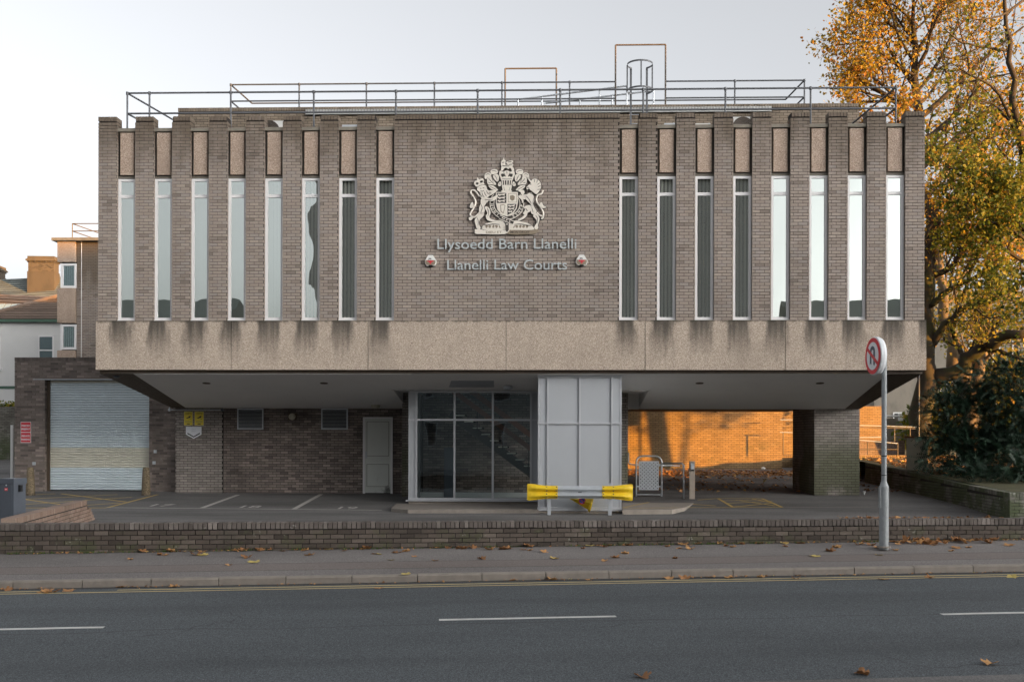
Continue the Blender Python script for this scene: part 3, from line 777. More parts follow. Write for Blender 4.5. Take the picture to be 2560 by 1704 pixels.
for x0, x1 in ((mu[0], mu[1] - 0.026), (mu[4] + 0.026, mu[5])):
    for z0, z1 in ((zl0 + 0.055, ztr - 0.025), (ztr + 0.025, zl1 - 0.015)): MB().box((x0, VL, z0), (x1, VL + 0.04, z1)).build('cladding_panel', M['alu_panel'], GL)
for i in range(1, 4):
    for z0, z1 in ((zl0 + 0.055, ztr - 0.025), (ztr + 0.025, zl1 - 0.015)):
        x0, x1 = mu[i] + 0.026, mu[i+1] - 0.026
        MB().add([(x0, VL + 0.01, z0), (x1, VL + 0.01, z0), (x1, VL + 0.01, z1), (x0, VL + 0.01, z1)], [(0, 1, 2, 3)]).build('pane', M['pane_dark'], GL)
b = MB().box((mu[0], VL + 0.06, 0.0), (mu[5] + 2.1, 4.88, zl0 - 0.03)); b.build('lobby_floor', M['concrete_dark'], GL)
MB().box((mu[0] + 0.02, VL + 0.06, zl0), (mu[0] + 0.1, 4.2, ZR)).build('side_wall', M['alu_panel'], GL)
MB().box((mu[0] + 0.12, 4.0, zl0 - 0.03), (mu[5] + 1.8, 4.06, zl0 + 0.11)).build('skirting', M['white'], GL)
xq = BV(1122, 1180, 3.9).x
MB().box((xq - 0.13, 3.86, zl0 - 0.03), (xq + 0.13, 3.95, BV(1122, 1118, 3.9).z)).build('dark_post', M['cabinet'], GL)
# back wall of the lobby in real bricks
bl = BrickSet(GL)
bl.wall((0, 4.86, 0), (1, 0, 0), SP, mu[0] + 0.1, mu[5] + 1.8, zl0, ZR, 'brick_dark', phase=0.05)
bl.emit(0)
# clad column in front
VC = 0.36
cx0, cx1 = BV(1346, 1100, VC).x, BV(1552.5, 1100, VC).x
CO = thing('clad_column', None, None); CO.parent = CH; CO.matrix_world = CH.matrix_world
for k in ('label', 'category'):
    if k in CO: del CO[k]
zc0, zc1, zct = BV(1450, 1273, VC).z, ZS0 - 0.03, BV(1450, 1057.5, VC).z
cm = [BV(x, 1100, VC).x for x in (1347, 1369, 1449, 1529.6, 1552)]
MB().box((cx0 + 0.03, VC + 0.02, zc0 - 0.15), (cx1 - 0.03, VL + 0.4, zc1 + 0.1)).build('column_core', M['alu_panel'], CO)
for i in range(4):
    for z0, z1 in ((zc0 + 0.06, zct - 0.02), (zct + 0.02, zc1 - 0.05)):
        MB().box((cm[i] + 0.021, VC + 0.008, z0), (cm[i+1] - 0.021, VC + 0.019, z1)).build('cladding_panel', M['alu_panel'], CO)
for x in cm[1:4]: MB().box((x - 0.02, VC - 0.025, zc0 + 0.05), (x + 0.02, VC + 0.018, zc1 - 0.03)).build('mullion', M['alu'], CO)
for x in (cm[0], cm[4]): MB().box((x - 0.02, VC - 0.004, zc0 + 0.05), (x + 0.02, VC + 0.03, zc1 - 0.03)).build('corner_trim', M['alu'], CO)
for z, hh, pr in ((zc0 + 0.03, 0.06, 0.032), (zct, 0.045, 0.034), (zc1 - 0.02, 0.05, 0.03)):
    MB().box((cx0 - 0.02, VC - pr, z - hh / 2), (cx1 + 0.02, VC + 0.012, z + hh / 2)).build('cross_rail', M['alu'], CO)
MB().box((cx0 - 0.05, VC - 0.07, zc0 - 0.03), (cx1 + 0.05, VC + 0.02, zc0 - 0.002)).build('sill', M['alu'], CO)
MB().box((cx0 + 0.0, VC - 0.03, -0.12), (cx1 - 0.0, VC + 0.3, zc0 - 0.031)).build('plinth', M['concrete_pale'], CO)
# raised footways
def slab_poly(name, pix, base, hgt, mat):
    pts = [BZ(px, py, base + hgt) for px, py in pix]
    b = MB(); b.prism([(p.x, p.y) for p in pts], lambda x, y, d: (x, y, d), base - 0.2, base + hgt)
    return tag(b.build(name, mat), kind='structure')
slab_poly('porch_kerb', [(978, 1270), (1020, 1273), (1346, 1273), (1346, 1244), (1010, 1244), (1002, 1248)], -0.02, 0.06, M['kerb'])
slab_poly('footway', [(1556, 1274), (1600, 1273.5), (1680, 1273), (1712, 1268), (1738, 1255), (1730, 1247), (1650, 1236), (1590, 1231), (1556, 1231)], 0.0, 0.06, M['concrete_pale'])
for p0, p1, on in (((1556, 1269.5), (1700, 1268.5), 1), ((1560, 1268), (1632, 1253), 1), ((1624, 1242), (1693, 1255), 1), ((1697, 1254), (1742, 1249), 1), ((1583, 1238), (1640, 1243.5), 1), ((1712, 1268.5), (1955, 1267.5), 0), ((1703, 1258), (1790, 1264), 0),
                   ((1744, 1249), (1795, 1244.8), 0), ((1795, 1244.8), (1905, 1245), 0), ((1905, 1245), (1955, 1267.4), 0), ((1795, 1245), (1832, 1267), 0),
                   ((1808, 1251), (1915, 1248), 0), ((1818, 1257.5), (1930, 1252), 0), ((1830, 1267), (1932, 1257), 0), ((1840, 1249), (1938, 1264), 0), ((1880, 1246), (1930, 1256), 0)):
    lot_line(p0, p1, 0.08, M['line_yellow'], base=0.06 if on else None, dz=0.006 if not on else 0.004)
lot_line((1955, 1267.5), (2180, 1267), 0.06, M['kerb'])
# ------------------------------------------------------------------ crest, lettering, alarm boxes on the front
EX0, EY0, EK = 1140.0, 380.0, 7.127                       # outline units: enlarged photo pixels
def crest_fn(x, y, d):
    p = BV(EX0 + x / EK, EY0 + y / EK, 0)
    return (p.x, -d, p.z)
cl = BV(EX0 + 908 / EK, EY0 + 1475 / EK, 0)
CR = thing('coat_of_arms', 'cream heraldic coat of arms with lion, unicorn and crown fixed to the brick front', 'coat of arms', (cl.x, 0, cl.z))
def cpart(name, polys, d0, d1, mat, sm=3, line=None):
    for p in polys:
        MB().prism(smooth(p, sm) if sm > 1 else p, crest_fn, d0, d1).build(name, M[mat], CR, off=(cl.x, 0, cl.z))
def grow_poly(p, k):
    out = []; n = len(p)
    ar = sum(p[i][0] * p[(i+1) % n][1] - p[(i+1) % n][0] * p[i][1] for i in range(n))
    s_ = 1 if ar > 0 else -1
    for i in range(n):
        a_, c_ = Vector(p[i-1]), Vector(p[(i+1) % n])
        t = (c_ - a_).normalized(); out.append((p[i][0] + s_ * t.y * k, p[i][1] - s_ * t.x * k))
    return out
def relief(name, polys, d1=0.055, k=11):
    cpart(name + '_outline', [grow_poly(p, k) for p in polys], 0.012, d1 - 0.018, 'crest_dark')
    return cpart(name, polys, 0.014, d1, 'crest')
cpart('backing', [[(560, 640), (700, 520), (760, 360), (1056, 360), (1116, 520), (1256, 640), (1220, 950), (1090, 1170), (908, 1260), (726, 1170), (600, 950)]], 0.008, 0.022, 'crest_dark')
mir = lambda p: [(1816 - x, y) for x, y in reversed(p)]
mant = [[(510, 450), (520, 400), (570, 375), (620, 390), (635, 430), (600, 440), (560, 460), (540, 490), (515, 485)], [(615, 350), (640, 325), (690, 315), (740, 330), (745, 380), (700, 400), (650, 410), (620, 380)],
        [(560, 470), (620, 440), (660, 500), (715, 570), (700, 595), (640, 585), (580, 590), (555, 540)], [(660, 430), (720, 400), (765, 430), (765, 500), (740, 535), (700, 510), (670, 470)],
        [(580, 610), (660, 605), (725, 655), (750, 690), (690, 690), (620, 660)], [(760, 560), (795, 535), (812, 590), (780, 620), (750, 600)]]
relief('mantling', mant + [mir(p) for p in mant], 0.05, 6)
relief('lion', [[(385, 645), (425, 615), (500, 595), (540, 620), (560, 680), (600, 700), (640, 740), (600, 790), (560, 818), (500, 845), (450, 835), (430, 790), (415, 720), (380, 690)],
                [(445, 850), (500, 850), (560, 832), (580, 870), (545, 930), (505, 980), (515, 1040), (500, 1100), (445, 1120), (415, 1080), (415, 1000), (440, 930)],
                [(500, 842), (560, 827), (620, 832), (700, 792), (740, 777), (750, 800), (720, 830), (690, 868), (630, 883), (560, 873), (510, 868)],
                [(600, 700), (660, 690), (730, 692), (700, 730), (650, 762), (610, 785), (585, 750)],
                [(410, 1080), (500, 1100), (480, 1160), (430, 1210), (412, 1260), (420, 1310), (440, 1360), (420, 1385), (370, 1370), (350, 1300), (335, 1220), (370, 1170), (400, 1130)],
                [(512, 990), (560, 982), (608, 1030), (618, 1100), (600, 1150), (612, 1188), (680, 1218), (718, 1232), (690, 1248), (600, 1238), (550, 1210), (532, 1150), (560, 1100), (540, 1050)],
                [(250, 1000), (262, 930), (300, 900), (318, 955), (300, 1000)], [(235, 1170), (300, 1165), (292, 1210), (250, 1230), (230, 1200)]], 0.058)
relief('lion_crown', [[(325, 570), (340, 530), (378, 515), (375, 485), (395, 465), (412, 500), (440, 490), (480, 482), (500, 510), (495, 555), (510, 578), (480, 590), (430, 602), (385, 628), (352, 618)]], 0.062, 6)
cpart('crown_gap', [[(352, 575), (365, 555), (400, 555), (405, 580), (380, 595)], [(425, 545), (445, 522), (478, 520), (482, 548), (445, 565)]], 0.05, 0.064, 'crest_dark', 1)
relief('unicorn', [[(1255, 640), (1290, 600), (1340, 560), (1350, 505), (1390, 487), (1440, 492), (1490, 530), (1515, 590), (1508, 660), (1460, 738), (1420, 758), (1370, 720), (1330, 690), (1300, 662), (1265, 680)],
                   [(1265, 765), (1330, 730), (1380, 785), (1395, 860), (1382, 950), (1420, 1030), (1438, 1070), (1400, 1112), (1345, 1105), (1332, 1040), (1340, 960), (1292, 900), (1252, 860), (1225, 800)],
                   [(1265, 765), (1200, 772), (1115, 787), (1120, 820), (1160, 852), (1178, 898), (1172, 918), (1203, 900), (1192, 852), (1230, 855), (1250, 820)],
                   [(1110, 705), (1160, 683), (1208, 692), (1222, 730), (1192, 772), (1164, 758), (1150, 722)],
                   [(1330, 962), (1262, 962), (1212, 992), (1230, 1040), (1192, 1100), (1218, 1130), (1160, 1180), (1102, 1210), (1130, 1230), (1200, 1200), (1258, 1150), (1278, 1092), (1328, 1060)],
                   [(1400, 1100), (1450, 1112), (1488, 1190), (1478, 1250), (1460, 1310), (1468, 1360), (1430, 1388), (1392, 1350), (1420, 1300), (1438, 1240), (1402, 1180), (1372, 1150)],
                   [(1490, 935), (1530, 902), (1558, 960), (1608, 990), (1570, 1008), (1532, 1000)], [(1512, 1190), (1556, 1150), (1578, 1105), (1565, 1180), (1532, 1208)]], 0.058)
relief('horn', [[(1238, 438), (1255, 430), (1356, 540), (1336, 556)]], 0.05, 5)
def ctube(name, pts, r):
    b = MB(); b.tube([Vector(crest_fn(x, y, 0.04)) for x, y in pts], r, 6); b.build(name, M['crest'], CR, off=(cl.x, 0, cl.z))
def open_curve(pts, n=4):
    out = []
    for i in range(len(pts) - 1):
        p0, p1, p2, p3 = (Vector(pts[max(0, min(len(pts) - 1, i + k))]) for k in (-1, 0, 1, 2))
        for k in range(n):
            t = k / n; out.append(tuple(0.5 * ((2*p1) + (p2-p0)*t + (2*p0-5*p1+4*p2-p3)*t*t + (3*p1-p0-3*p2+p3)*t**3)))
    return out + [tuple(pts[-1])]
ctube('tail', open_curve([(405, 1100), (340, 1165), (275, 1150), (255, 1110), (300, 1030), (345, 940), (350, 880), (310, 800), (265, 740), (280, 692), (330, 692), (380, 745), (415, 800)]), 0.021)
ctube('tail', open_curve([(1440, 1085), (1500, 1140), (1548, 1140), (1556, 1085), (1515, 1000), (1460, 930), (1432, 850), (1455, 775), (1525, 750), (1550, 690)]), 0.021)
def ellp(cx_, cy_, rx, ry, a0=0, a1=360, n=48): return [(cx_ + rx * math.cos(R(a0 + (a1 - a0) * i / n)), cy_ + ry * math.sin(R(a0 + (a1 - a0) * i / n))) for i in range(n + (0 if a1 - a0 >= 360 else 1))]
def ringpoly(rx0, ry0, rx1, ry1, a0, a1): return ellp(908, 930, rx1, ry1, a0, a1) + list(reversed(ellp(908, 930, rx0, ry0, a0, a1)))
cpart('garter_edge', [ringpoly(294, 268, 306, 280, -40, 220), ringpoly(226, 204, 238, 216, -40, 220)], 0.02, 0.04, 'crest', 1)
cpart('garter', [ringpoly(236, 214, 296, 270, -40, 220)], 0.018, 0.032, 'crest_dark', 1)
for body, a_s in (('HONI', (176, 160, 144, 128)), ('PENSE', (8, 22, 36, 50, 64))):
    for ch, an in zip(body, a_s if body == 'HONI' else a_s):
        me = text_mesh(ch, 0.085, 0.003, M['crest'], 'CENTER', 0.002)
        pc = crest_fn(908 + 266 * math.cos(R(an)), 930 + 242 * math.sin(R(an)), 0.036)
        o = link('letter', me, CR, Matrix.Translation(Vector(pc) - Vector((cl.x, 0, cl.z))) @ Matrix.Rotation(R(an - 90), 4, 'Y') @ Matrix.Translation((0, 0, -0.03)))
shield = [(712, 722), (1104, 722), (1104, 900), (1082, 1010), (1022, 1100), (908, 1157), (800, 1108), (738, 1030), (712, 920)]
cpart('shield', [shield], 0.02, 0.05, 'crest', 1)
cpart('shield_field', [[(728, 738), (898, 738), (898, 918), (728, 918)], [(918, 934), (1078, 934), (1064, 1010), (1008, 1084), (918, 1132)]], 0.03, 0.053, 'crest_dark', 1)
lions = []
for x0, y0, wd in ((740, 752, 145), (740, 808, 145), (740, 864, 145), (928, 950, 130), (928, 1002, 118), (928, 1054, 80)):
    lions.append([(x0, y0 + 20), (x0 + 15, y0), (x0 + 35, y0 + 8), (x0 + wd * 0.6, y0 + 6), (x0 + wd, y0 - 4), (x0 + wd * 0.85, y0 + 20), (x0 + wd * 0.9, y0 + 42), (x0 + wd * 0.7, y0 + 26), (x0 + wd * 0.4, y0 + 26), (x0 + wd * 0.3, y0 + 42), (x0 + 25, y0 + 28)])
cpart('lions_passant', lions, 0.05, 0.058, 'crest', 2)
cpart('tressure', [[(930, 745), (1086, 745), (1086, 752), (930, 752)], [(930, 900), (1086, 900), (1086, 907), (930, 907)], [(930, 752), (937, 752), (937, 900), (930, 900)], [(1079, 752), (1086, 752), (1086, 900), (1079, 900)],
                   [(960, 790), (1010, 775), (1050, 800), (1040, 860), (1000, 880), (965, 850)]], 0.045, 0.0525, 'crest_bronze', 1)
cpart('harp', [[(790, 945), (800, 945), (810, 1060), (850, 1095), (842, 1102), (796, 1068)], [(800, 950), (850, 940), (880, 960), (876, 970), (850, 952), (804, 962)], [(870, 965), (880, 965), (852, 1095), (842, 1092)]], 0.045, 0.0525, 'crest_bronze', 1)
relief('helmet', [[(820, 610), (850, 600), (966, 600), (996, 612), (988, 660), (985, 690), (1000, 712), (950, 732), (908, 745), (860, 732), (805, 712), (830, 690), (825, 650)]], 0.064, 6)
cpart('visor', [[(815, 515), (1002, 515), (990, 598), (826, 598)]], 0.02, 0.05, 'crest_dark', 1)
cpart('visor_bar', [[(x - 9, 515), (x + 9, 515), (908 + (x - 908) * 0.86 + 8, 600), (908 + (x - 908) * 0.86 - 8, 600)] for x in (822, 862, 908, 954, 994)], 0.03, 0.062, 'crest', 1)
relief('crown', [[(768, 410), (788, 345), (850, 365), (908, 335), (966, 365), (1030, 345), (1050, 410), (1022, 470), (1000, 512), (820, 512), (796, 470)]], 0.06, 7)
cpart('crown_gap', [[(802, 405), (845, 395), (885, 428), (884, 455), (860, 440), (838, 460), (812, 450)], [(932, 428), (970, 395), (1014, 405), (1004, 450), (978, 460), (956, 440), (933, 455)]], 0.05, 0.063, 'crest_dark', 1)
relief('crest_lion', [[(800, 335), (812, 270), (800, 225), (815, 165), (838, 150), (852, 108), (868, 150), (886, 165), (880, 230), (900, 242), (960, 247), (1010, 270), (1040, 332), (1000, 348), (980, 300), (952, 292), (932, 318), (902, 290), (862, 300), (832, 342)],
                      [(892, 192), (950, 167), (1010, 162), (1018, 190), (1000, 206), (1024, 240), (1000, 263), (932, 258), (915, 222)]], 0.05, 6)
relief('mound', [[(500, 1300), (560, 1272), (640, 1252), (720, 1225), (800, 1228), (860, 1265), (870, 1390), (500, 1392), (470, 1340)], [(948, 1265), (1010, 1240), (1090, 1228), (1180, 1248), (1280, 1272), (1370, 1335), (1395, 1380), (1330, 1392), (950, 1390)]], 0.045, 6)
cpart('mound_lines', [[(520 + 60 * i + 6 * (-1) ** i, 1318 + 14 * (i % 3)), (545 + 60 * i, 1300 + 10 * (i % 2)), (570 + 60 * i, 1330), (548 + 60 * i, 1362), (530 + 60 * i, 1350)] for i in (0, 1, 2, 3, 4, 5, 8, 9, 10, 11, 12)], 0.035, 0.047, 'crest_bronze', 2)
relief('scroll', [[(335, 1408), (350, 1385), (480, 1392), (490, 1400), (870, 1400), (872, 1470), (500, 1470), (350, 1462)]], 0.055, 5)
cpart('scroll_darker', [[(950, 1400), (1330, 1398), (1420, 1372), (1468, 1390), (1462, 1430), (1400, 1458), (1320, 1470), (950, 1472)]], 0.014, 0.055, 'crest_bronze')  # right half of the scroll, in the darker bronze
for body, xc, wd, mt in (('DIEU ET', 676, 280, 'crest_bronze'), ('MON DROIT', 1142, 340, 'crest_dark')):
    me = text_mesh(body, 0.075, 0.002, M[mt], 'CENTER', 0.001)
    x0, x1, z0, z1 = text_bounds(me); k = (crest_fn(xc + wd / 2, 1450, 0)[0] - crest_fn(xc - wd / 2, 1450, 0)[0]) / (x1 - x0)
    for v in me.vertices: v.co.x = (v.co.x - (x0 + x1) / 2) * k
    link('motto', me, CR, Matrix.Translation(Vector(crest_fn(xc, 1455, 0.056)) - Vector((cl.x, 0, cl.z))))
cpart('belt', [[(790, 1140), (1036, 1250), (1012, 1292), (768, 1190)], [(878, 1262), (942, 1262), (942, 1400), (910, 1442), (878, 1400)]], 0.04, 0.062, 'crest_dark', 1)
cpart('belt_edge', [[(792, 1130), (1044, 1242), (1036, 1252), (786, 1142)], [(768, 1190), (1012, 1294), (1008, 1304), (762, 1200)], [(866, 1290), (878, 1284), (878, 1400), (910, 1440), (942, 1400), (942, 1284), (954, 1290), (954, 1406), (910, 1458), (866, 1406)]], 0.04, 0.064, 'crest', 1)
cpart('belt_stud', [ellp(x, y, 12, 12, 0, 360, 10) for x, y in ((858, 1198), (906, 1220), (958, 1246), (910, 1296), (830, 1185))], 0.05, 0.066, 'crest', 1)
for s_ in (1, -1):
    p = [(780, 1300), (866, 1295), (866, 1330), (830, 1375), (790, 1340)]
    cpart('ribbon', [p if s_ > 0 else mir(p)], 0.03, 0.05, 'crest')

def cline(pts, w_=4.5, d=0.064, mat='crest_dark', part='engraved_line'):
    pts = [Vector(p) for p in (open_curve(pts, 3) if len(pts) > 2 else pts)]; L_, R_ = [], []
    for i, p in enumerate(pts):
        t_ = (pts[min(i + 1, len(pts) - 1)] - pts[max(i - 1, 0)]).normalized(); k = w_ * (0.45 + 0.55 * math.sin(math.pi * (i + 0.6) / (len(pts) + 0.2)))
        L_.append((p.x - t_.y * k, p.y + t_.x * k)); R_.append((p.x + t_.y * k, p.y - t_.x * k))
    MB().prism(L_ + R_[::-1], crest_fn, d - 0.012, d).build(part, M[mat], CR, off=(cl.x, 0, cl.z))
for ln in ([(430, 655), (455, 665)], [(478, 655), (505, 645)], [(440, 700), (470, 712), (500, 695)], [(425, 720), (440, 770), (470, 810)], [(465, 730), (480, 780), (510, 815)], [(505, 720), (525, 770), (550, 800)], [(545, 700), (565, 745), (600, 765)], [(440, 930), (470, 1000), (450, 1080)], [(560, 900), (530, 950), (505, 985)], [(520, 860), (600, 862), (660, 850)], [(380, 1180), (400, 1240), (395, 1320)], [(560, 1010), (585, 1080), (570, 1150)],
           [(1318, 592), (1345, 584)], [(1262, 655), (1300, 640)], [(1452, 505), (1440, 560)], [(1492, 560), (1452, 592)], [(1508, 612), (1460, 632)], [(1500, 672), (1450, 680)], [(1400, 500), (1395, 550)], [(1300, 690), (1345, 722), (1400, 748)], [(1285, 712), (1330, 745), (1385, 778)], [(1390, 820), (1375, 900), (1395, 980)], [(1255, 800), (1300, 850), (1340, 930)], [(1240, 1010), (1275, 1060)], [(1420, 1140), (1455, 1200), (1445, 1280)], [(1350, 1000), (1375, 1080)],
           [(820, 488), (908, 496), (1000, 488)], [(908, 350), (908, 395)], [(850, 380), (872, 410)], [(966, 380), (944, 410)], [(850, 630), (870, 700)], [(966, 630), (946, 700)], [(820, 200), (865, 195)], [(830, 250), (880, 262), (950, 262)], [(930, 190), (990, 185)], [(940, 235), (1005, 230)],
           [(480, 1300), (560, 1310), (660, 1290), (780, 1300)], [(1340, 1320), (1250, 1310), (1150, 1290), (1040, 1300)]):
    cline(ln)
for m0 in ([(530, 420), (570, 400), (605, 415)], [(640, 345), (690, 345), (725, 365)], [(585, 480), (625, 530), (680, 575)], [(690, 425), (720, 470), (735, 515)], [(610, 625), (660, 650), (720, 680)], [(770, 560), (790, 590)], [(575, 550), (620, 565)], [(640, 470), (665, 540)]):
    cline(m0, 4, 0.055); cline([(1816 - x, y) for x, y in m0], 4, 0.055)
def lettering(body, x0p, x1p, ytop, ybase, label):
    me = text_mesh(body, 1.0, 0.012, M['letter'], 'LEFT', 0.0)
    xs = text_bounds(me)
    a_, c_ = BV(x0p, ybase, 0), BV(x1p, ybase, 0)
    cap = BV(x0p, ytop, 0).z - a_.z
    tl = text_mesh('L', 1.0, 0.0, M['letter']); hb = text_bounds(tl)[3]
    kz, kx_ = cap / hb, (c_.x - a_.x) / (xs[1] - xs[0])
    root = thing('wall_lettering', label, 'lettering', (a_.x, 0, (a_.z + c_.z) / 2))
    bm = bmesh.new(); bm.from_mesh(me); bm.verts.ensure_lookup_table()
    seen = {}; isl = []
    for v in bm.verts:
        if v.index in seen: continue
        st = [v]; seen[v.index] = len(isl); cur = []
        while st:
            q = st.pop(); cur.append(q.index)
            for e in q.link_edges:
                w_ = e.other_vert(q)
                if w_.index not in seen: seen[w_.index] = len(isl); st.append(w_)
        isl.append(cur)
    spans = sorted([(min(me.vertices[i].co.x for i in c), max(me.vertices[i].co.x for i in c), c) for c in isl])
    groups = []
    for s0, s1, c in spans:
        if groups and s0 < groups[-1][1] - 0.02: groups[-1] = (groups[-1][0], max(groups[-1][1], s1), groups[-1][2] + c)
        else: groups.append((s0, s1, list(c)))
    for s0, s1, c in groups:
        ids = set(c); mp = {}; vs, fs = [], []
        for i in c: mp[i] = len(vs); co = me.vertices[i].co; vs.append(((co.x - xs[0]) * kx_, co.y * 1.0 - 0.045, co.z * kz))
        for p in me.polygons:
            if p.vertices[0] in ids: fs.append([mp[i] for i in p.vertices])
        b = MB(); b.add(vs, fs); b.build('letter', M['letter'], root)
    for k in range(7):
        u = (c_.x - a_.x) * (k + 0.5) / 7
        MB().box((u - 0.006, -0.035, cap * 0.1), (u + 0.006, 0.0, cap * 0.1 + 0.012)).build('fixing_pin', M['letter'], root)
    bm.free(); bpy.data.meshes.remove(me)
lettering('Llysoedd Barn Llanelli', 1094, 1441, 598, 622.7, 'upper row of grey metal letters reading Llysoedd Barn Llanelli')
lettering('Llanelli Law Courts', 1118.5, 1417.5, 650, 674.7, 'lower row of grey metal letters reading Llanelli Law Courts')

def alarm(px, py, label):
    p = BV(px, py, 0)
    A = thing('alarm_box', label, 'alarm box', (p.x, 0, p.z), group='alarm boxes on the brick front')
    o1 = [(-0.14, 0.01), (-0.135, -0.06), (-0.1, -0.12), (0.1, -0.12), (0.135, -0.06), (0.14, 0.01), (0.055, 0.145), (-0.055, 0.145)]
    fn = lambda x, z, d: (x * (1 - 0.06 * (d > 0.05)), -d, z * (1 - 0.06 * (d > 0.05)))
    MB().prism(o1, fn, 0.0, 0.07).build('casing', M['white'], A)
    MB().prism([(-0.122, 0.015), (0.122, 0.015), (0.122, -0.05), (0.09, -0.10), (-0.09, -0.10), (-0.122, -0.05)], lambda x, z, d: (x, -d, z), 0.066, 0.073).build('cover', M['crest_bronze'], A)
    MB().prism([(-0.09, 0.01), (-0.03, 0.0), (0, 0.02), (0.03, 0.0), (0.09, 0.01), (0.05, -0.03), (0.025, -0.035), (0.012, -0.075), (-0.012, -0.075), (-0.025, -0.035), (-0.05, -0.03)], lambda x, z, d: (x, -d, z), 0.073, 0.077).build('emblem', M['red'], A)
    link('lettering', text_mesh('JPR', 0.052, 0.001, M['black'], 'CENTER', 0.0015), A, Matrix.Translation((-0.012, -0.0765 + 0.005, 0.028)))
    MB().lathe((0, -0.04, -0.135), [(0.05, 0), (0.06, 0.03)], 12).build('strobe', M['black'], A)
alarm(1077, 653, 'white alarm box with red emblem left of the lower lettering')
alarm(1454, 652, 'white alarm box with red emblem right of the lower lettering')

# ------------------------------------------------------------------ roof: rails, pipe frames, ladder, cable tray, plant
def railing(name, label, posts, z0, z1, zm, v, r=0.024, mat='rail', group=None, extra=None, split=None):
    A = thing(name, label, 'railing', (posts[0], v, z0), group=group)
    of = (posts[0], v, z0)
    for u in posts: MB().tube([(u, v, z0), (u, v, z1)], r, 8).build('post', M['mat' if 0 else mat], A, off=of); MB().lathe((u, v, z1 - 0.04), [(r * 1.5, 0), (r * 1.5, 0.07)], 8).build('coupling', M[mat], A, off=of)
    segs = split or [(posts[0], posts[-1])]
    for z in (z1, zm):
        for a_, c_ in segs: MB().tube([(a_, v, z), (c_, v, z)], r, 8).build('rail', M[mat], A, off=of)
    for pts in (extra or []): MB().tube(pts, r, 8).build('return_rail', M[mat], A, off=of)
    return A
vf = 0.55
fp = [BV(x * 1.0866, 260, vf).x for x in (293, 344, 531, 722, 911, 1099, 1289, 1480, 1669, 1865, 2061)]
zf1 = (BV(318, 231, vf).z + BV(2239, 221, vf).z) / 2; zfm = (BV(340, 284, vf).z + BV(2200, 271, vf).z) / 2
def back(u, v, z, du, dv): return [(u, v, z), (u + du, v + dv, z)]
railing('roof_railing', 'long grey pipe railing standing along the front parapet', fp, Z_CT - 0.06, zf1, zfm, vf,
        extra=[back(fp[0], vf, zf1, 0.9, 5.3), back(fp[0], vf, zfm, 0.9, 5.3), back(fp[-1], vf, zf1, -0.35, 5.3), back(fp[-1], vf, zfm, -0.35, 5.3)])
vu = VR + 0.15
upx = [577, 748, 916, 1086, 1255, 1424, 1539, 1664, 1837, 2011]
upu = [BV(x, 240, vu).x for x in upx]
zu1 = (BV(577, 212, vu).z + BV(2011, 201, vu).z) / 2; zum = (BV(577, 253, vu).z + BV(2011, 243, vu).z) / 2
vfar = vu + 1.75
railing('roof_railing', 'upper grey pipe railing on the roof behind the long front railing', upu[:6] + upu[8:], ZW - 0.02, zu1, zum, vu,
        split=[(upu[0], upu[6]), (upu[7], upu[-1])],
        extra=[[(upu[0], vu, zu1), (upu[0] + 0.15, vfar, zu1)], [(upu[-1], vu, zu1), (upu[-1] - 0.15, vfar, zu1)], [(upu[0] + 0.15, vfar, zu1), (upu[-1] - 0.15, vfar, zu1)], [(upu[0], vu, zum), (upu[0] + 0.15, vfar, zum)], [(upu[-1], vu, zum), (upu[-1] - 0.15, vfar, zum)]])
for x0, x1, yt, v, lab in ((1263, 1391, 172, vfar, 'lower sun-tinted pipe arch standing on the roof'), (1539, 1664, 113, vu, 'taller sun-tinted pipe arch on the roof around the ladder cage')):
    a_, c_ = BV(x0, yt, v), BV(x1, yt, v)
    A = thing('pipe_frame', lab, 'pipe frame', (a_.x, v, ZW), group='pipe arches on the roof')
    of = (a_.x, v, ZW)
    for u in (a_.x, c_.x): MB().tube([(u, v, ZW - 0.1), (u, v, a_.z)], 0.026, 8).build('leg', M['rail_warm'], A, off=of)
    MB().tube([(a_.x, v, a_.z), (c_.x, v, a_.z)], 0.026, 8).build('crossbar', M['rail_warm'], A, off=of)
# caged ladder up the roof wall
vl = VR - 0.2
l0, l1 = BV(1577, 250, vl).x, BV(1617, 250, vl).x
zlt = BV(1597, 172, vl).z
A = thing('caged_ladder', 'grey steel access ladder with hooped cage rising above the roof wall', 'ladder', ((l0 + l1) / 2, vl, Z_CT))
of = ((l0 + l1) / 2, vl, Z_CT)
for u in (l0, l1): MB().box((u - 0.03, vl - 0.012, Z_CT - 0.06), (u + 0.03, vl + 0.012, zlt)).build('stile', M['rail'], A, off=of)
for k in range(8): MB().tube([(l0, vl, Z_CT + 0.15 + 0.27 * k), (l1, vl, Z_CT + 0.15 + 0.27 * k)], 0.012, 6).build('rung', M['galv'], A, off=of)
lc = (l0 + l1) / 2
for z in (zlt + 0.0, BV(1597, 236, vl).z):
    b = MB(); n = 22
    pts = [(lc + 0.37 * math.sin(R(-145 + 290 * i / n)), vl - 0.36 - 0.37 * math.cos(R(-145 + 290 * i / n)) + 0.02, z) for i in range(n + 1)]
    pts = [(l0, vl, z)] + pts + [(l1, vl, z)]
    for i in range(len(pts) - 1): b.bar(pts[i], pts[i+1], 0.008, 0.05)
    b.build('cage_hoop', M['rail'], A, off=of)
for an in (-100, 0, 100):
    x, y = lc + 0.37 * math.sin(R(an)), vl - 0.34 - 0.37 * math.cos(R(an))
    MB().box((x - 0.02, y - 0.006, BV(1597, 236, vl).z), (x + 0.02, y + 0.006, zlt)).build('cage_strip', M['rail'], A, off=of)
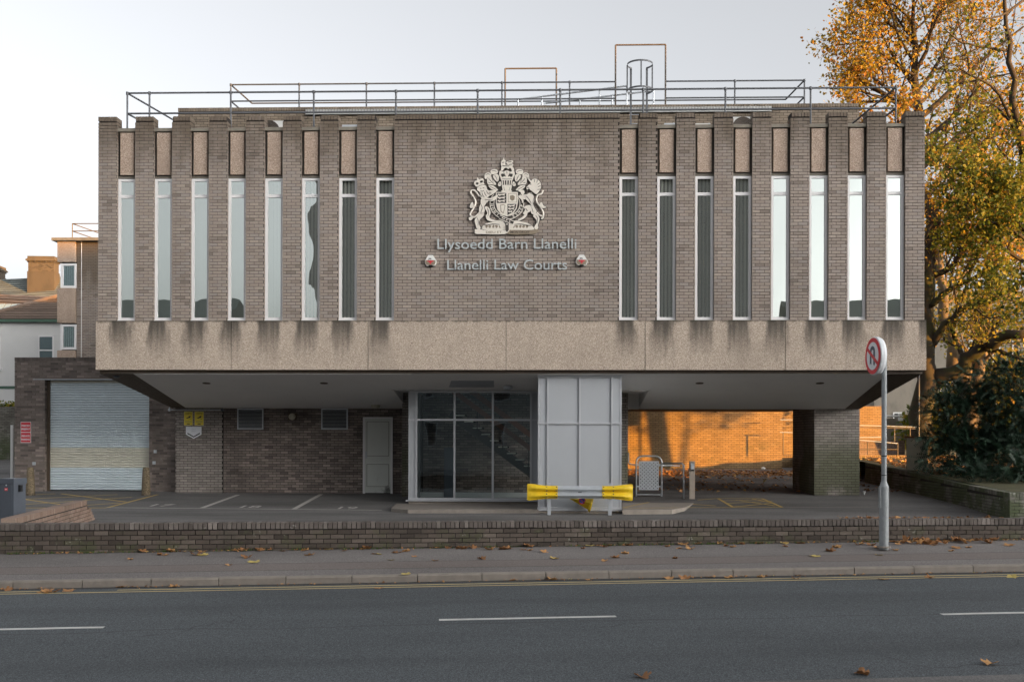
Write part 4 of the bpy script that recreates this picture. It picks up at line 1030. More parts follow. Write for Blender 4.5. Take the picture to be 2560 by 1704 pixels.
# sloping handrails of the step-over
A = thing('stair_handrail', 'pair of sloping galvanised handrails climbing the roof towards the ladder', 'handrail', (BV(1293, 258, vu).x, vu + 0.4, ZW))
of = (BV(1293, 258, vu).x, vu + 0.4, ZW)
for (xa, ya_), (xb, yb_), v, psts in (((1295, 249), (1567, 215), vu + 0.4, (0, .22, .75, 1)), ((1363, 258.5), (1634, 227), vu + 0.9, (0, .32, .62, 1))):
    a_, c_ = BV(xa, ya_, v), BV(xb, yb_, v)
    MB().tube([a_, c_], 0.028, 8).build('handrail', M['galv'], A, off=of)
    for t in psts:
        p = a_.lerp(c_, t); MB().tube([p, (p.x, p.y, ZW - 0.15)], 0.024, 8).build('post', M['galv'], A, off=of)
ct0, ct1 = BV(764, 280, VR - 0.06).x, BV(1929, 272, VR - 0.06).x
zc_ = (BV(764, 280, VR - 0.06).z + BV(1929, 272, VR - 0.06).z) / 2
A = thing('cable_tray', 'long perforated metal cable tray fixed along the roof wall', 'cable tray', (ct0, VR - 0.06, zc_))
of = (ct0, VR - 0.06, zc_)
MB().box((ct0, VR - 0.06, zc_ - 0.075), (ct1, VR - 0.05, zc_ + 0.075)).box((ct0, VR - 0.1, zc_ - 0.085), (ct1, VR - 0.05, zc_ - 0.076)).build('tray', M['tray'], A, off=of)
b = MB(); n = int((ct1 - ct0) / 0.09)
for i in range(n):
    for z in (-0.03, 0.01, 0.045): b.box((ct0 + 0.03 + 0.09 * i, VR - 0.0625, zc_ + z), (ct0 + 0.075 + 0.09 * i, VR - 0.0602, zc_ + z + 0.014))
tag(b.build('perforation', M['board_dark'], A, off=of), kind='stuff')
def ac_unit(x0, x1, y0, y1, v, label):
    a_, c_ = BV(x0, y1, v), BV(x1, y0, v)
    zb = Z_CT - 0.06
    A = thing('air_conditioner', label, 'air conditioner', (a_.x, v, zb), group='air conditioners on the roof')
    of = (a_.x, v, zb)
    MB().box((a_.x - 0.2, v, zb + 0.05), (c_.x + 0.2, v + 0.3, c_.z)).build('casing', M['cream_paint'] if 0 else M['white'], A, off=of)
    for s_ in (0.02, 0.9):
        u = a_.x + (c_.x - a_.x) * s_; MB().box((u, v, zb), (u + 0.05, v + 0.3, zb + 0.049)).build('foot', M['galv'], A, off=of)
    cxx, czz = (a_.x + c_.x) / 2, zb + 0.05 + (c_.z - zb) * 0.36
    b = MB()
    for k in range(7): r_ = 0.05 + 0.035 * k; pts = [(cxx + r_ * math.cos(R(i * 20)), v - 0.012, czz + r_ * math.sin(R(i * 20))) for i in range(19)]; b.tube(pts, 0.004, 4, caps=False)
    b.build('fan_guard', M['rail'], A, off=of)
    MB().lathe((cxx, v - 0.004, czz), [(0.27, 0), (0.27, 0.003)], 20, axis=(0, -1, 0)).build('fan_opening', M['board_dark'], A, off=of)
ac_unit(655, 690, 302, 321, 0.9, 'pale air conditioner seen between two brick piers left of the crest')
ac_unit(1840, 1876, 292, 314, 0.9, 'pale air conditioner with fan grille between two brick piers on the right')
def duct(x0, x1, yt, label, mat, rnd_=False):
    a_, c_ = BV(x0, yt, 0.7), BV(x1, yt, 0.7)
    of = (a_.x, 0.7, Z_CT - 0.06)
    A = thing('roof_duct', label, 'duct', of, group='small ducts on the roof')
    MB().box((a_.x, 0.7, a_.z - 0.11), (c_.x, 0.95, a_.z)).build('duct_body', M[mat], A, off=of)
    MB().box((c_.x - 0.05, 0.69, a_.z - 0.12), (c_.x - 0.02, 0.96, a_.z + 0.006)).build('flange', M['galv'], A, off=of)
    for u in (a_.x + 0.03, c_.x - 0.06): MB().box((u, 0.75, Z_CT - 0.06), (u + 0.03, 0.9, a_.z - 0.111)).build('support', M['galv'], A, off=of)
duct(855, 897, 312, 'pale metal duct end between piers left of the crest', 'galv')
duct(1661, 1688, 308, 'short blue-grey duct on the roof right of the crest', 'galv')
duct(1738, 1776, 309, 'white duct end on the roof right of the blue-grey one', 'white')

# ------------------------------------------------------------------ things fixed under the overhang
p = DP
DR = thing('door', None, None, (DP[0].x, VB + 0.075, lotz(VB) - 0.02)); DR.parent = CH; DR.matrix_world = BF @ Matrix.Translation((DP[0].x, VB + 0.085, lotz(VB)))
for k in ('label', 'category'):
    if k in DR: del DR[k]
dw, dh = DP[1].x - DP[0].x, DP[0].z - lotz(VB)
MB().box((0, -0.07, 0), (0.06, 0.0, dh)).box((dw - 0.06, -0.07, 0), (dw, 0.0, dh)).box((0.06, -0.07, dh - 0.05), (dw - 0.06, 0.0, dh)).build('door_frame', M['upvc'], DR)
MB().box((0.062, -0.055, 0.02), (dw - 0.062, -0.02, dh - 0.052)).build('door_leaf', M['door'], DR)
for z0, z1 in ((0.20, dh * 0.38), (dh * 0.49, dh - 0.14)):
    b = MB()
    for a_, c_ in (((0.11, z0), (dw - 0.11, z0 + 0.012)), ((0.11, z1), (dw - 0.11, z1 + 0.012)), ((0.11, z0), (0.122, z1)), ((dw - 0.122, z0), (dw - 0.11, z1))): b.box((a_[0], -0.06, a_[1]), (c_[0], -0.0555, c_[1]))
    b.build('panel_bead', M['concrete_dark'], DR)
MB().box((0.075, -0.09, dh * 0.46), (0.12, -0.056, dh * 0.55)).build('handle', M['galv'], DR)
for x0, x1, lab in ((593, 658, 'left louvred vent grille high on the dark brick wall under the overhang'), (803, 869, 'right louvred vent grille on the dark brick wall, nearer the door')):
    a_, c_ = BV(x0, 1073, VB), BV(x1, 1021, VB)
    of = (a_.x, VB, a_.z)
    A = thing('vent_grille', lab, 'vent', of, group='vent grilles under the overhang')
    wd, hh = c_.x - a_.x, c_.z - a_.z
    MB().box((0, 0, 0), (0.03, 0.05, hh)).box((wd - 0.03, 0, 0), (wd, 0.05, hh)).box((0.03, 0, 0), (wd - 0.03, 0.05, 0.03)).box((0.03, 0, hh - 0.03), (wd - 0.03, 0.05, hh)).build('frame', M['upvc'] if 0 else M['galv'], A)
    MB().box((0.03, 0.045, 0.03), (wd - 0.03, 0.055, hh - 0.03)).build('backing', M['black'], A)
    for k in range(14):
        z = 0.045 + (hh - 0.075) * k / 13
        MB().obox((wd / 2, 0.022, z), (wd / 2 - 0.031, 0, 0), (0, 0.016, 0.009), (0, -0.0008, 0.0014)).build('slat', M['galv'], A)
def bulkhead(px, py, v, label, kind):
    p = BV(px, py, v)
    of = (p.x, v, p.z)
    A = thing('bulkhead_lamp', label, 'lamp', of, group='unlit lamps under the overhang')
    if kind == 'wall':
        MB().box((-0.12, -0.03, -0.1), (0.12, 0.055, 0.1)).build('base', M['board_dark'], A)
        MB().lathe((0, -0.03, 0), [(0.10, 0), (0.095, 0.05), (0.06, 0.08)], 14, axis=(0, -1, 0)).build('lens', M['cream_paint'], A)
    else:
        MB().lathe((0, 0, 0.0), [(0.14, 0.07), (0.15, 0.1), (0.15, 0.13)], 16).build('base', M['board_dark'] if kind == 'dark' else M['white'], A)
        MB().lathe((0, 0, -0.03), [(0.07, 0), (0.12, 0.03), (0.13, 0.1)], 16).build('lens', M['galv'] if kind == 'dark' else M['cream_paint'], A)
bulkhead(731, 1041, VB, 'square bulkhead lamp between the two vent grilles', 'wall')
pp = SO(939, 1014)
bulkhead(939, 1018, pp.y - 0.1, 'oval white ceiling lamp above the grey door', 'ceil')
pp = SO(1270, 965)
bulkhead(1270, 971, pp.y, 'dark round ceiling lamp in front of the glazed lobby', 'dark')
# dome camera at the left corner of the overhang
p = BV(292, 938, 0.45)
A = thing('dome_camera', 'small dark dome camera under the left corner of the overhang', 'camera', (p.x, 0.45, p.z))
MB().lathe((0, 0, 0.03), [(0.10, 0), (0.10, sz(0.45) - p.z - 0.036)], 16).build('mount', M['black'], A)
MB().lathe((0, 0, -0.07), [(0.02, 0), (0.06, 0.02), (0.085, 0.06), (0.09, 0.1)], 16).build('dome', M['cabinet'], A)
# conduit with junction box by the store
a_, c_ = BV(424, 1024, VB - 0.03), BV(556, 1024, VB - 0.03)
A = thing('conduit', 'thin pale conduit pipe under the overhang left of the warning signs', 'pipe', (a_.x, VB - 0.03, a_.z))
MB().tube([(0, 0, 0), (c_.x - a_.x, 0, 0)], 0.014, 8).build('pipe', M['galv'], A)
MB().tube([(0, 0, 0), (0, 0, 0.16)], 0.014, 8).build('pipe', M['galv'], A)
MB().lathe((0, 0.02, 0), [(0.04, 0), (0.04, 0.06)], 12, axis=(0, -1, 0)).build('junction_box', M['galv'], A)
MB().lathe((c_.x - a_.x, 0.02, 0), [(0.04, 0), (0.04, 0.06)], 12, axis=(0, -1, 0)).build('junction_box', M['cabinet'], A)

def sign_board(name, label, x0, x1, y0, y1, v, mat, cat='sign', group=None, frame_mat='white', th=0.006, z_gap=0.012):
    a_, c_ = BV(x0, y1, v), BV(x1, y0, v)
    of = (a_.x, v - z_gap, a_.z)
    A = thing(name, label, cat, of, group=group)
    wd, hh = c_.x - a_.x, c_.z - a_.z
    MB().box((0, 0, 0), (wd, z_gap, hh)).build('backboard', M[frame_mat], A)
    return A, wd, hh
def put_text(A, body, xc, z, size, mat, y=-0.005, wmax=None, bold=0.0, name='lettering'):
    me = text_mesh(body, size, 0.0008, M[mat], 'CENTER', bold)
    x0, x1, z0, z1 = text_bounds(me)
    k = min(1.0, wmax / (x1 - x0)) if wmax else 1.0
    for v in me.vertices: v.co.x = (v.co.x - (x0 + x1) / 2) * k
    link(name, me, A, Matrix.Translation((xc, y, z)))
for x0, x1, tx, lab in ((460, 482.5, ('RHYBUDD', 'CAMERAU TCC'), 'left half of the pair of yellow camera warning signs'), (486.5, 510, ('WARNING', 'CCTV IN USE'), 'right half of the pair of yellow camera warning signs')):
    A, wd, hh = sign_board('warning_sign', lab, x0, x1, 1028, 1063, VB, 0, group='yellow camera warning signs', frame_mat='cream_paint')
    MB().box((0.008, -0.003, 0.01), (wd - 0.008, -0.0002, hh - 0.01)).build('face', M['yellow'], A)
    b = MB(); cx_, cz_ = wd * 0.5, hh * 0.58
    b.prism([(-0.07, -0.03), (-0.02, 0.0), (0.05, 0.045), (0.07, 0.03), (0.06, 0.0), (-0.03, -0.035)], lambda x, z, d: (cx_ + x, d, cz_ + z), -0.005, -0.003)
    b.prism([(0.02, -0.02), (0.03, -0.02), (0.05, -0.05), (0.085, -0.055), (0.085, -0.047), (0.055, -0.042)], lambda x, z, d: (cx_ + x, d, cz_ + z), -0.005, -0.003)
    b.build('camera_symbol', M['black'], A)
    put_text(A, tx[0], wd / 2, hh * 0.86, 0.034, 'black', wmax=wd * 0.8); put_text(A, tx[1], wd / 2, hh * 0.78, 0.03, 'black', wmax=wd * 0.85)
    MB().box((wd * 0.33, -0.0045, 0.03), (wd * 0.67, -0.003, 0.055)).build('print_block', M['board_dark'], A)
    for z in (0.30, 0.25, 0.2): MB().box((wd * 0.15, -0.0045, hh * z), (wd * 0.85, -0.003, hh * z + 0.007)).build('print_line', M['crest_bronze'], A)
a_, c_ = BV(465, 1096, VB), BV(504, 1066, VB)
of = ((a_.x + c_.x) / 2, VB - 0.012, a_.z)
A = thing('arrow_sign', 'white pointed sign with dark chevron below the yellow warning signs', 'sign', of)
wd, hh = (c_.x - a_.x) / 2, c_.z - a_.z
MB().prism([(-wd, hh), (wd, hh), (wd, hh * 0.35), (0, 0), (-wd, hh * 0.35)], lambda x, z, d: (x, d, z), 0, 0.012).build('board', M['sign_white'], A)
MB().prism([(-wd * 0.8, hh * 0.5), (0, hh * 0.2), (wd * 0.8, hh * 0.5), (wd * 0.8, hh * 0.4), (0, hh * 0.11), (-wd * 0.8, hh * 0.4)], lambda x, z, d: (x, d, z), -0.003, 0.0).build('chevron', M['black'], A)
put_text(A, 'A & V', 0, hh * 0.76, 0.05, 'galv', -0.002); put_text(A, 'ONLY', 0, hh * 0.58, 0.05, 'galv', -0.002)

# ------------------------------------------------------------------ store with the roller shutter
VG = 5.35
gx0, gx1 = BV(36, 1100, VG).x, UP0 + 0.9
gzt = BV(60, 893, VG).z
GB = thing('garage_block', 'dark sooty brick store with a wide roller shutter at the left', 'building', (gx0, VG, lotz(VG)))
of = (gx0, VG, lotz(VG))
so_ = [BV(111, 1230, VG), BV(373, 953, VG)]
s0, s1, sz1 = so_[0].x, so_[1].x, so_[1].z
def gloc(p): return (p[0] - of[0], p[1] - of[1], p[2] - of[2])
b = MB()
b.box((gx0 + 0.01, VG + 0.012, 0), (s0 - 0.005, VG + 0.35, gzt - 0.01)).box((s1 + 0.005, VG + 0.008, 0), (UP0 - 0.01, VG + 0.35, gzt - 0.01)).box((s0 - 0.005, VG + 0.008, sz1 + 0.07), (s1 + 0.005, VG + 0.35, gzt - 0.01)).box((gx0 + 0.008, VG + 0.35, 0), (gx0 + 0.3, VG + 7, gzt - 0.01)).box((gx0 + 0.3, VG + 0.35, gzt - 0.4), (UP0 - 0.02, VG + 7, gzt - 0.2))
b.build('mortar_wall', M['mortar_pale'], GB, off=of)
GS = BrickSet(GB)
z0 = 0.06
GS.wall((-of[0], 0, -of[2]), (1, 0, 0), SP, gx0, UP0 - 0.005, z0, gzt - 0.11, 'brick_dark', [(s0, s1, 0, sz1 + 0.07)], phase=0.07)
GS.wall((-of[0], -0.004, -of[2]), (1, 0, 0), SP, gx0, UP0 - 0.005, gzt - 0.105, gzt, 'brick_dark', L=0.065, H=0.105, depth=0.3, top=True, shift=False, ti=(0, 0.5))
GS.wall((s0 - of[0], 0, -of[2]), (0, 1, 0), (1, 0, 0), 0.032, 0.34, z0, sz1 + 0.07, 'brick_dark')
GS.wall((s1 - of[0], 0.34, -of[2]), (0, -1, 0), (-1, 0, 0), 0, 0.308, z0, sz1 + 0.07, 'brick_dark')
GS.emit(300)
MB().box((s0 - 0.35, VG - 0.012, sz1 + 0.045), (s1 + 0.1, VG + 0.2, sz1 + 0.068)).build('lintel', M['galv'], GB, off=of)
SH = MB().box((s0 + 0.09, VG + 0.25, lotz(VG)), (s1 - 0.05, VG + 0.27, sz1 + 0.05)).build('roller_shutter', M['black'], GB, off=of)
for x0, x1 in ((s0 + 0.01, s0 + 0.09), (s1 - 0.05, s1 - 0.01)): MB().box((x0, VG + 0.14, lotz(VG)), (x1, VG + 0.3, sz1 + 0.04)).build('guide_rail', M['board_dark'], SH, off=of)
nsl = 44; zz0 = lotz(VG) + 0.03; hs_ = (sz1 + 0.04 - zz0) / nsl
M['slat_blue'] = plain('pale_blue_shutter', (0.64, 0.72, 0.76), 0.4, 0.1, var=0.12, scale=3)
M['slat_cream'] = plain('cream_shutter', (0.66, 0.64, 0.55), 0.5, 0.05, var=0.15, scale=4)
meshes = {}
for key in ('slat_blue', 'slat_cream'):
    b = MB(); n = 5; w_ = (s1 - 0.05) - (s0 + 0.09); pts = []
    for k in range(n + 1):
        an = math.pi * k / n
        pts.append((-0.026 * math.sin(an) - 0.002, hs_ * 0.06 + hs_ * 0.88 * (1 - math.cos(an)) / 2))
    pts = [(0.004, 0.0)] + pts + [(0.004, hs_ * 0.99)]
    for k in range(len(pts) - 1): b.add([(0, pts[k][0], pts[k][1]), (w_, pts[k][0], pts[k][1]), (w_, pts[k+1][0], pts[k+1][1]), (0, pts[k+1][0], pts[k+1][1])], [(0, 1, 2, 3)])
    meshes[key] = b.mesh('shutter_slat', M[key], fix=False)
for k in range(nsl):
    key = 'slat_cream' if (9 <= k < 17 or k == 43) else 'slat_blue'
    link('shutter_slat', meshes[key], SH, Matrix.Translation((s0 + 0.09 - of[0], 0.2 + rnd.uniform(-0.002, 0.002), zz0 + hs_ * k - of[2])))
for px, py, nm in ((86, 1158, 'switch_box'), (386, 1156, 'switch_box'), (389, 1128, 'junction_box')):
    q = BV(px, py, VG); MB().box((q.x - 0.04, VG - 0.05, q.z - 0.045), (q.x + 0.04, VG + 0.001, q.z + 0.045)).build(nm, M['galv'], GB, off=of)
A, wd, hh = sign_board('parking_sign', 'red and white bilingual private parking sign on the dark brick left of the shutter', 52, 78, 1054, 1106, VG, 0)
for z0, z1, t in ((hh * 0.52, hh - 0.015, ('PARCIO', 'PREIFAT')), (0.015, hh * 0.48, ('PRIVATE', 'PARKING'))):
    MB().box((0.012, -0.003, z0), (wd - 0.012, -0.0002, z1)).build('red_field', M['red'], A)
    put_text(A, t[0], wd / 2, z0 + (z1 - z0) * 0.56, 0.075, 'sign_white', wmax=wd * 0.78, bold=0.003); put_text(A, t[1], wd / 2, z0 + (z1 - z0) * 0.2, 0.075, 'sign_white', wmax=wd * 0.84, bold=0.003)
for px, lab in ((76, 'rough pebbled concrete bollard left of the roller shutter'), (365, 'rough pebbled concrete bollard right of the roller shutter')):
    q = BL(px, 1236)
    A = MB()
    n = 14; prof = [(0.125, -0.03), (0.122, 0.1), (0.105, 0.5), (0.092, 0.74), (0.075, 0.78), (0.03, 0.79)]
    A.lathe((0, 0, 0), prof, n); A.sm = True
    o = A.build('bollard', M['pebble'], loc=None); o.matrix_world = BF @ Matrix.Translation(q); tag(o, lab, 'bollard', 'bollards beside the roller shutter')
# ------------------------------------------------------------------ staircase inside the lobby
vs_ = 3.25
st0, st1 = BV(1193, 1068, vs_), BV(1321, 1163, vs_)
rx, rz_ = (st1.x - st0.x) / 6, (st0.z - st1.z) / 6
A = thing('staircase', 'dark open staircase with pale nosings behind the lobby glass', 'staircase', (st1.x, vs_, zl0 - 0.03))
of = (st1.x, vs_, zl0 - 0.03)
for k in range(-1, 9):
    x, z = st1.x - rx * k, st1.z + rz_ * k
    if z < zl0 + 0.05 or z > ZR - 0.1: continue
    MB().box((x - rx * 0.6, vs_, z - 0.04), (x + rx * 0.6, vs_ + 0.85, z - 0.005)).build('tread', M['room'], A, off=of)
    MB().box((x - rx * 0.52, vs_ - 0.012, z - 0.03), (x + rx * 0.52, vs_ - 0.001, z)).build('nosing', M['blind'], A, off=of)
sl_ = Vector((rx, 0, -rz_)).normalized()
for dz, wd, yv, mt, nm in ((-0.16, 0.22, vs_ + 0.02, 'room', 'stringer'), (0.50, 0.13, vs_ - 0.03, 'timber', 'handrail'), (0.86, 0.15, vs_ + 0.8, 'timber', 'handrail')):
    a_ = Vector((st0.x, yv, st0.z + dz)) - sl_ * 0.9; c_ = Vector((st1.x, yv, st1.z + dz)) + sl_ * 0.75
    MB().bar(a_, c_, 0.05, wd).build(nm, M[mt], A, off=of)
for k in (0, 3, 6):
    x, z = st1.x - rx * k, st1.z + rz_ * k
    MB().box((x - 0.015, vs_ - 0.02, z - 0.1), (x + 0.015, vs_ + 0.0, z + 0.5)).build('baluster', M['black'], A, off=of)

# ------------------------------------------------------------------ crash barrier, fallen cone
vb = -0.28
bu0, bu1 = BV(1318, 1230, vb).x, BV(1582, 1230, vb).x
bz0, bz1 = BV(1450, 1245.5, vb).z, BV(1450, 1214, vb).z
bzc, bh = (bz0 + bz1) / 2, (bz1 - bz0) / 2
pu = [BV(1373, 1250, vb).x, BV(1525, 1250, vb).x]
A = thing('crash_barrier', 'low galvanised crash barrier with flared yellow plastic ends in front of the grey column', 'barrier', ((bu0 + bu1) / 2, vb, -0.05))
of = ((bu0 + bu1) / 2, vb, -0.05)
for u in pu: MB().box((u - 0.04, vb + 0.03, -0.06), (u + 0.04, vb + 0.10, bz1 + 0.06)).build('post', M['galv'], A, off=of)
def wprof(t): return -0.075 * (0.5 - 0.5 * math.cos(4 * math.pi * t)) + 0.0
def beam(us_, zk, mat, nm, dy=0.0, flat=None):
    b = MB(); n = 16; cols = []
    for j, u in enumerate(us_):
        k = zk[j]; cols.append([(u, vb + dy + wprof(i / n) * (1 if flat is None else flat[j]), bzc + (i / n - 0.5) * 2 * bh * k) for i in range(n + 1)])
    for j in range(len(us_) - 1):
        for i in range(n):
            b.add([cols[j][i], cols[j+1][i], cols[j+1][i+1], cols[j][i+1]], [(0, 1, 2, 3)])
            b.add([(p[0], p[1] + 0.006, p[2]) for p in (cols[j][i], cols[j+1][i], cols[j+1][i+1], cols[j][i+1])], [(3, 2, 1, 0)])
    b.sm = True
    return b.build(nm, mat, A, off=of, fix=False)
beam([bu0 + 0.55, bu1 - 0.55], [1, 1], M['galv'], 'rail')
for s_, e_ in ((1, bu0), (-1, bu1)):
    L_ = [0.0, 0.012, 0.04, 0.1, 0.2, 0.32, 0.42, 0.5, 0.72]
    zk = [1.16, 1.28, 1.33, 1.30, 1.23, 1.14, 1.06, 1.02, 1.02]
    fl = [0.02, 0.06, 0.18, 0.5, 0.9, 1.1, 1.1, 1.05, 1.05]
    beam([e_ + s_ * x for x in L_], zk, M['barrier_yellow'], 'end_cover', -0.01, fl)
    for uu in (0.46, 0.69):
        for i in (0.1, 0.36, 0.62, 0.9): MB().lathe((e_ + s_ * uu, vb - 0.006 + wprof(i), bzc + (i - 0.5) * 2 * bh), [(0.017, 0), (0.017, 0.018)], 8, axis=(0, -1, 0)).build('bolt', M['cabinet'], A, off=of)
MB().box((of[0] - 0.04, vb - 0.012, bzc - 0.01), (of[0] + 0.04, vb - 0.001, bzc + 0.01)).build('maker_plate', M['rail'], A, off=of)
tip, bs_ = BV(1424, 1243, 0.1), BV(1474, 1256, 0.1)
A = thing('no_waiting_cone', 'yellow no waiting cone lying tilted behind the crash barrier', 'cone', (bs_.x, 0.1, bs_.z))
ax = (tip - bs_).normalized()
b = MB(); b.lathe((0, 0, 0), [(0.17, 0.0), (0.165, 0.02), (0.02, (tip - bs_).length + 0.02)], 4, axis=ax); b.build('body', M['barrier_yellow'], A)
MB().lathe((0, 0, 0), [(0.21, -0.06), (0.22, -0.03), (0.19, 0.0)], 8, axis=ax).build('base', M['barrier_yellow'], A)
dsk = ax * 0.19 + Vector((0, -0.125, 0.01))
MB().lathe(dsk, [(0.085, 0), (0.085, 0.004)], 18, axis=(0.05, -1, 0)).build('red_ring', M['red'], A)
MB().lathe(dsk + Vector((0, -0.004, 0)), [(0.062, 0), (0.062, 0.003)], 18, axis=(0.05, -1, 0)).build('blue_disc', M['blue'], A)
MB().bar(dsk + Vector((-0.05, -0.009, 0.05)), dsk + Vector((0.05, -0.009, -0.05)), 0.003, 0.02).build('red_slash', M['red'], A)

# ------------------------------------------------------------------ hoop gate, handrail, intercom post
q0, q1 = BL(1590.6, 1232.6), BL(1654, 1236.5)
fz = 0.12
vg = 4.55
h0, h1 = BV(1590.6, 1200, vg).x, BV(1654, 1200, vg).x
zt = BV(1620, 1139.5, vg).z
A = thing('hoop_gate', 'tubular hoop guard holding a perforated steel plate beside the footway', 'guard', ((h0 + h1) / 2, vg, fz))
of = ((h0 + h1) / 2, vg, fz)
rc = 0.17
pts = [(h0, vg, fz - 0.1), (h0, vg, zt - rc)] + [(h0 + rc - rc * math.cos(R(a)), vg, zt - rc + rc * math.sin(R(a))) for a in (22, 45, 68, 90)] + [(h1 - rc + rc * math.sin(R(a)), vg, zt - rc + rc * math.cos(R(a))) for a in (0, 22, 45, 68, 90)] + [(h1, vg, fz - 0.1)]
b = MB(); b.tube(pts, 0.026, 8); b.sm = True; b.build('hoop', M['galv'], A, off=of)
MB().tube([(h0, vg, fz + 0.06), (h1, vg, fz + 0.06)], 0.016, 8).build('foot_rail', M['galv'], A, off=of)
pa, pb = BV(1597, 1224, vg), BV(1647, 1152, vg)
MB().box((pa.x, vg - 0.004, pa.z), (pb.x, vg + 0.004, pb.z)).build('plate', M['galv'], A, off=of)
b = MB()
for j in range(15):
    for i in range(5):
        x = pa.x + 0.05 + 0.105 * i + (0.05 if j % 2 == 0 else 0); z = pa.z + 0.05 + (pb.z - pa.z - 0.1) * j / 14
        if x < pb.x - 0.03: b.lathe((x, vg - 0.0042, z), [(0.014, 0), (0.014, 0.001)], 8, axis=(0, -1, 0))
tag(b.build('hole', M['black'], A, off=of), kind='stuff')
for z in (pa.z + 0.1, pb.z - 0.1):
    MB().box((h0, vg - 0.01, z - 0.02), (pa.x, vg + 0.01, z + 0.02)).box((pb.x, vg - 0.01, z - 0.02), (h1, vg + 0.01, z + 0.02)).build('bracket', M['galv'], A, off=of)
r1 = BV(1709, 1158, vg - 0.6)
A = thing('handrail', 'galvanised pipe handrail running from the hoop guard towards the steel post', 'handrail', (h1, vg, fz))
of = (h1, vg, fz)
z_ = BV(1655, 1158, vg).z
b = MB(); b.tube([(h1 + 0.03, vg, z_), (r1.x - 0.06, r1.y, r1.z), (r1.x - 0.015, r1.y, r1.z - 0.015), (r1.x, r1.y, r1.z - 0.06), (r1.x, r1.y, 0.05)], 0.026, 8); b.sm = True; b.build('rail', M['galv'], A, off=of)
MB().lathe((r1.x, r1.y, r1.z - 0.1), [(0.034, 0), (0.034, 0.06)], 8).build('elbow', M['galv'], A, off=of)
w0, w1, w2 = BV(1571.5, 1131, 4.9), BV(1571.5, 1156, 4.9), BV(1590, 1162, 5.6)
b = MB(); b.tube([w0, (w1.x, w1.y, w1.z + 0.02), (w1.x + 0.03, w1.y, w1.z - 0.04), w2, (w2.x + 1.3, w2.y + 0.2, w2.z - 0.02)], 0.02, 8); b.sm = True
wl = b.build('wall_handrail', M['galv'], loc=tuple(w0)); tag(wl, 'thin bent grip rail on the brick corner behind the hoop guard', 'handrail')
q = BL(1730, 1246)
sw_ = (BL(1736.7, 1246).x - BL(1723, 1246).x) / 2
zt = BV(1730, 1152, q.y).z - q.z
A = thing('intercom_post', 'flat brushed steel post with a small keypad under the overhang', 'post', tuple(q))
MB().box((-sw_, -0.04, -0.05), (sw_, 0.04, zt)).build('post', M['steel_post'], A)
MB().box((-sw_ * 0.55, -0.075, zt - 0.22), (sw_ * 0.6, -0.041, zt - 0.06)).build('keypad', M['galv'], A)
MB().box((-sw_ * 0.5, -0.07, zt - 0.27), (sw_ * 0.55, -0.041, zt - 0.222)).build('card_slot', M['black'], A)

# ------------------------------------------------------------------ street wall, red return wall, cabinet
RW = Matrix.Translation((0, 17.1, 0)) @ Matrix.Rotation(math.atan(0.095), 4, 'Z')
SW = thing('street_wall', 'low dark brick wall with brick-on-edge coping along the pavement', 'wall', (0, 0, 0), RW)
MB().box((-14, 0.02, -0.3), (15, 0.197, 0.385)).build('mortar_core', M['mortar_dark'], SW)
ws = BrickSet(SW)
zc_ = 0.405
ws.wall((0, 0, 0), (1, 0, 0), SP, -14, 15, zc_ - 0.1125 - 0.075 * 6, zc_ - 0.113, 'brick_wall', phase=0.06)
n0 = len(ws.items)
ws.wall((0, -0.004, 0), (1, 0, 0), SP, -14, 15, zc_ - 0.1025, zc_, 'brick_coping', L=0.0635, H=0.1025, J=0.0125, depth=0.222, top=True, shift=False)
for i in range(n0, len(ws.items)):
    it = list(ws.items[i]); it[0] = it[0] + Vector((rnd.uniform(-.002, .002), rnd.uniform(-.004, .002), rnd.uniform(-.004, .003))); ws.items[i] = tuple(it)
ws.emit(300)

def world_top(px, py, z):
    r_ = ray(px, py); return EYE + r_ * ((z - ZC) / r_.z)
P0, P1 = world_top(14, 1304, 0.40), world_top(217, 1250, 0.42)
P0.z = P1.z = 0.0
e_ = (P1 - P0).normalized(); Lr = (P1 - P0).length
fr_ = Matrix((e_, Vector((-e_.y, e_.x, 0)), (0, 0, 1))).transposed().to_4x4(); fr_.translation = P0   # local x runs away from the street, local -y faces right
RWL = thing('return_wall', 'low reddish brick wall with toothed far end running back from the street wall', 'wall', (0, 0, 0), fr_)
ztp = 0.42
MB().prism([(0.6, -0.3), (Lr + 1.0, -0.3), (Lr - 0.02, ztp - 0.05), (0.6, ztp - 0.05)], lambda x, z, d: (x, d, z), 0.008, 0.207).build('mortar_core', M['mortar_dark'], RWL)
rs_ = BrickSet(RWL)
rs_.wall((0, 0, 0), (1, 0, 0), SP, 0.5, Lr + 1.1, ztp - 0.1125 - 0.075 * 6, ztp - 0.113, 'brick_red', depth=0.215, keep=lambda c: c.x < Lr + 0.05 + (ztp - c.z - 0.1) * 1.9)
rs_.wall((0, -0.004, 0), (1, 0, 0), SP, 0.5, Lr, ztp - 0.1025, ztp, 'brick_red', L=0.0655, H=0.1025, depth=0.222, top=True, shift=False)
rs_.emit(300)
cp = WD(31, 1200, 19.2); cg = Vector((cp.x, 19.2, -0.05))
A = thing('barrier_cabinet', 'blue-grey parking barrier cabinet behind the red return wall', 'barrier', cg, WF, R(-14))
hc = WD(31, 1195, 19.2).z + 0.05
MB().box((-0.15, -0.15, 0), (0.15, 0.17, hc - 0.1)).build('cabinet_body', M['cabinet'], A)
MB().box((-0.165, -0.165, hc - 0.099), (0.165, 0.185, hc)).build('cabinet_lid', M['cabinet'], A)
MB().box((-0.12, -0.156, 0.03), (0.12, -0.151, hc - 0.12)).build('front_panel', M['cabinet'], A)
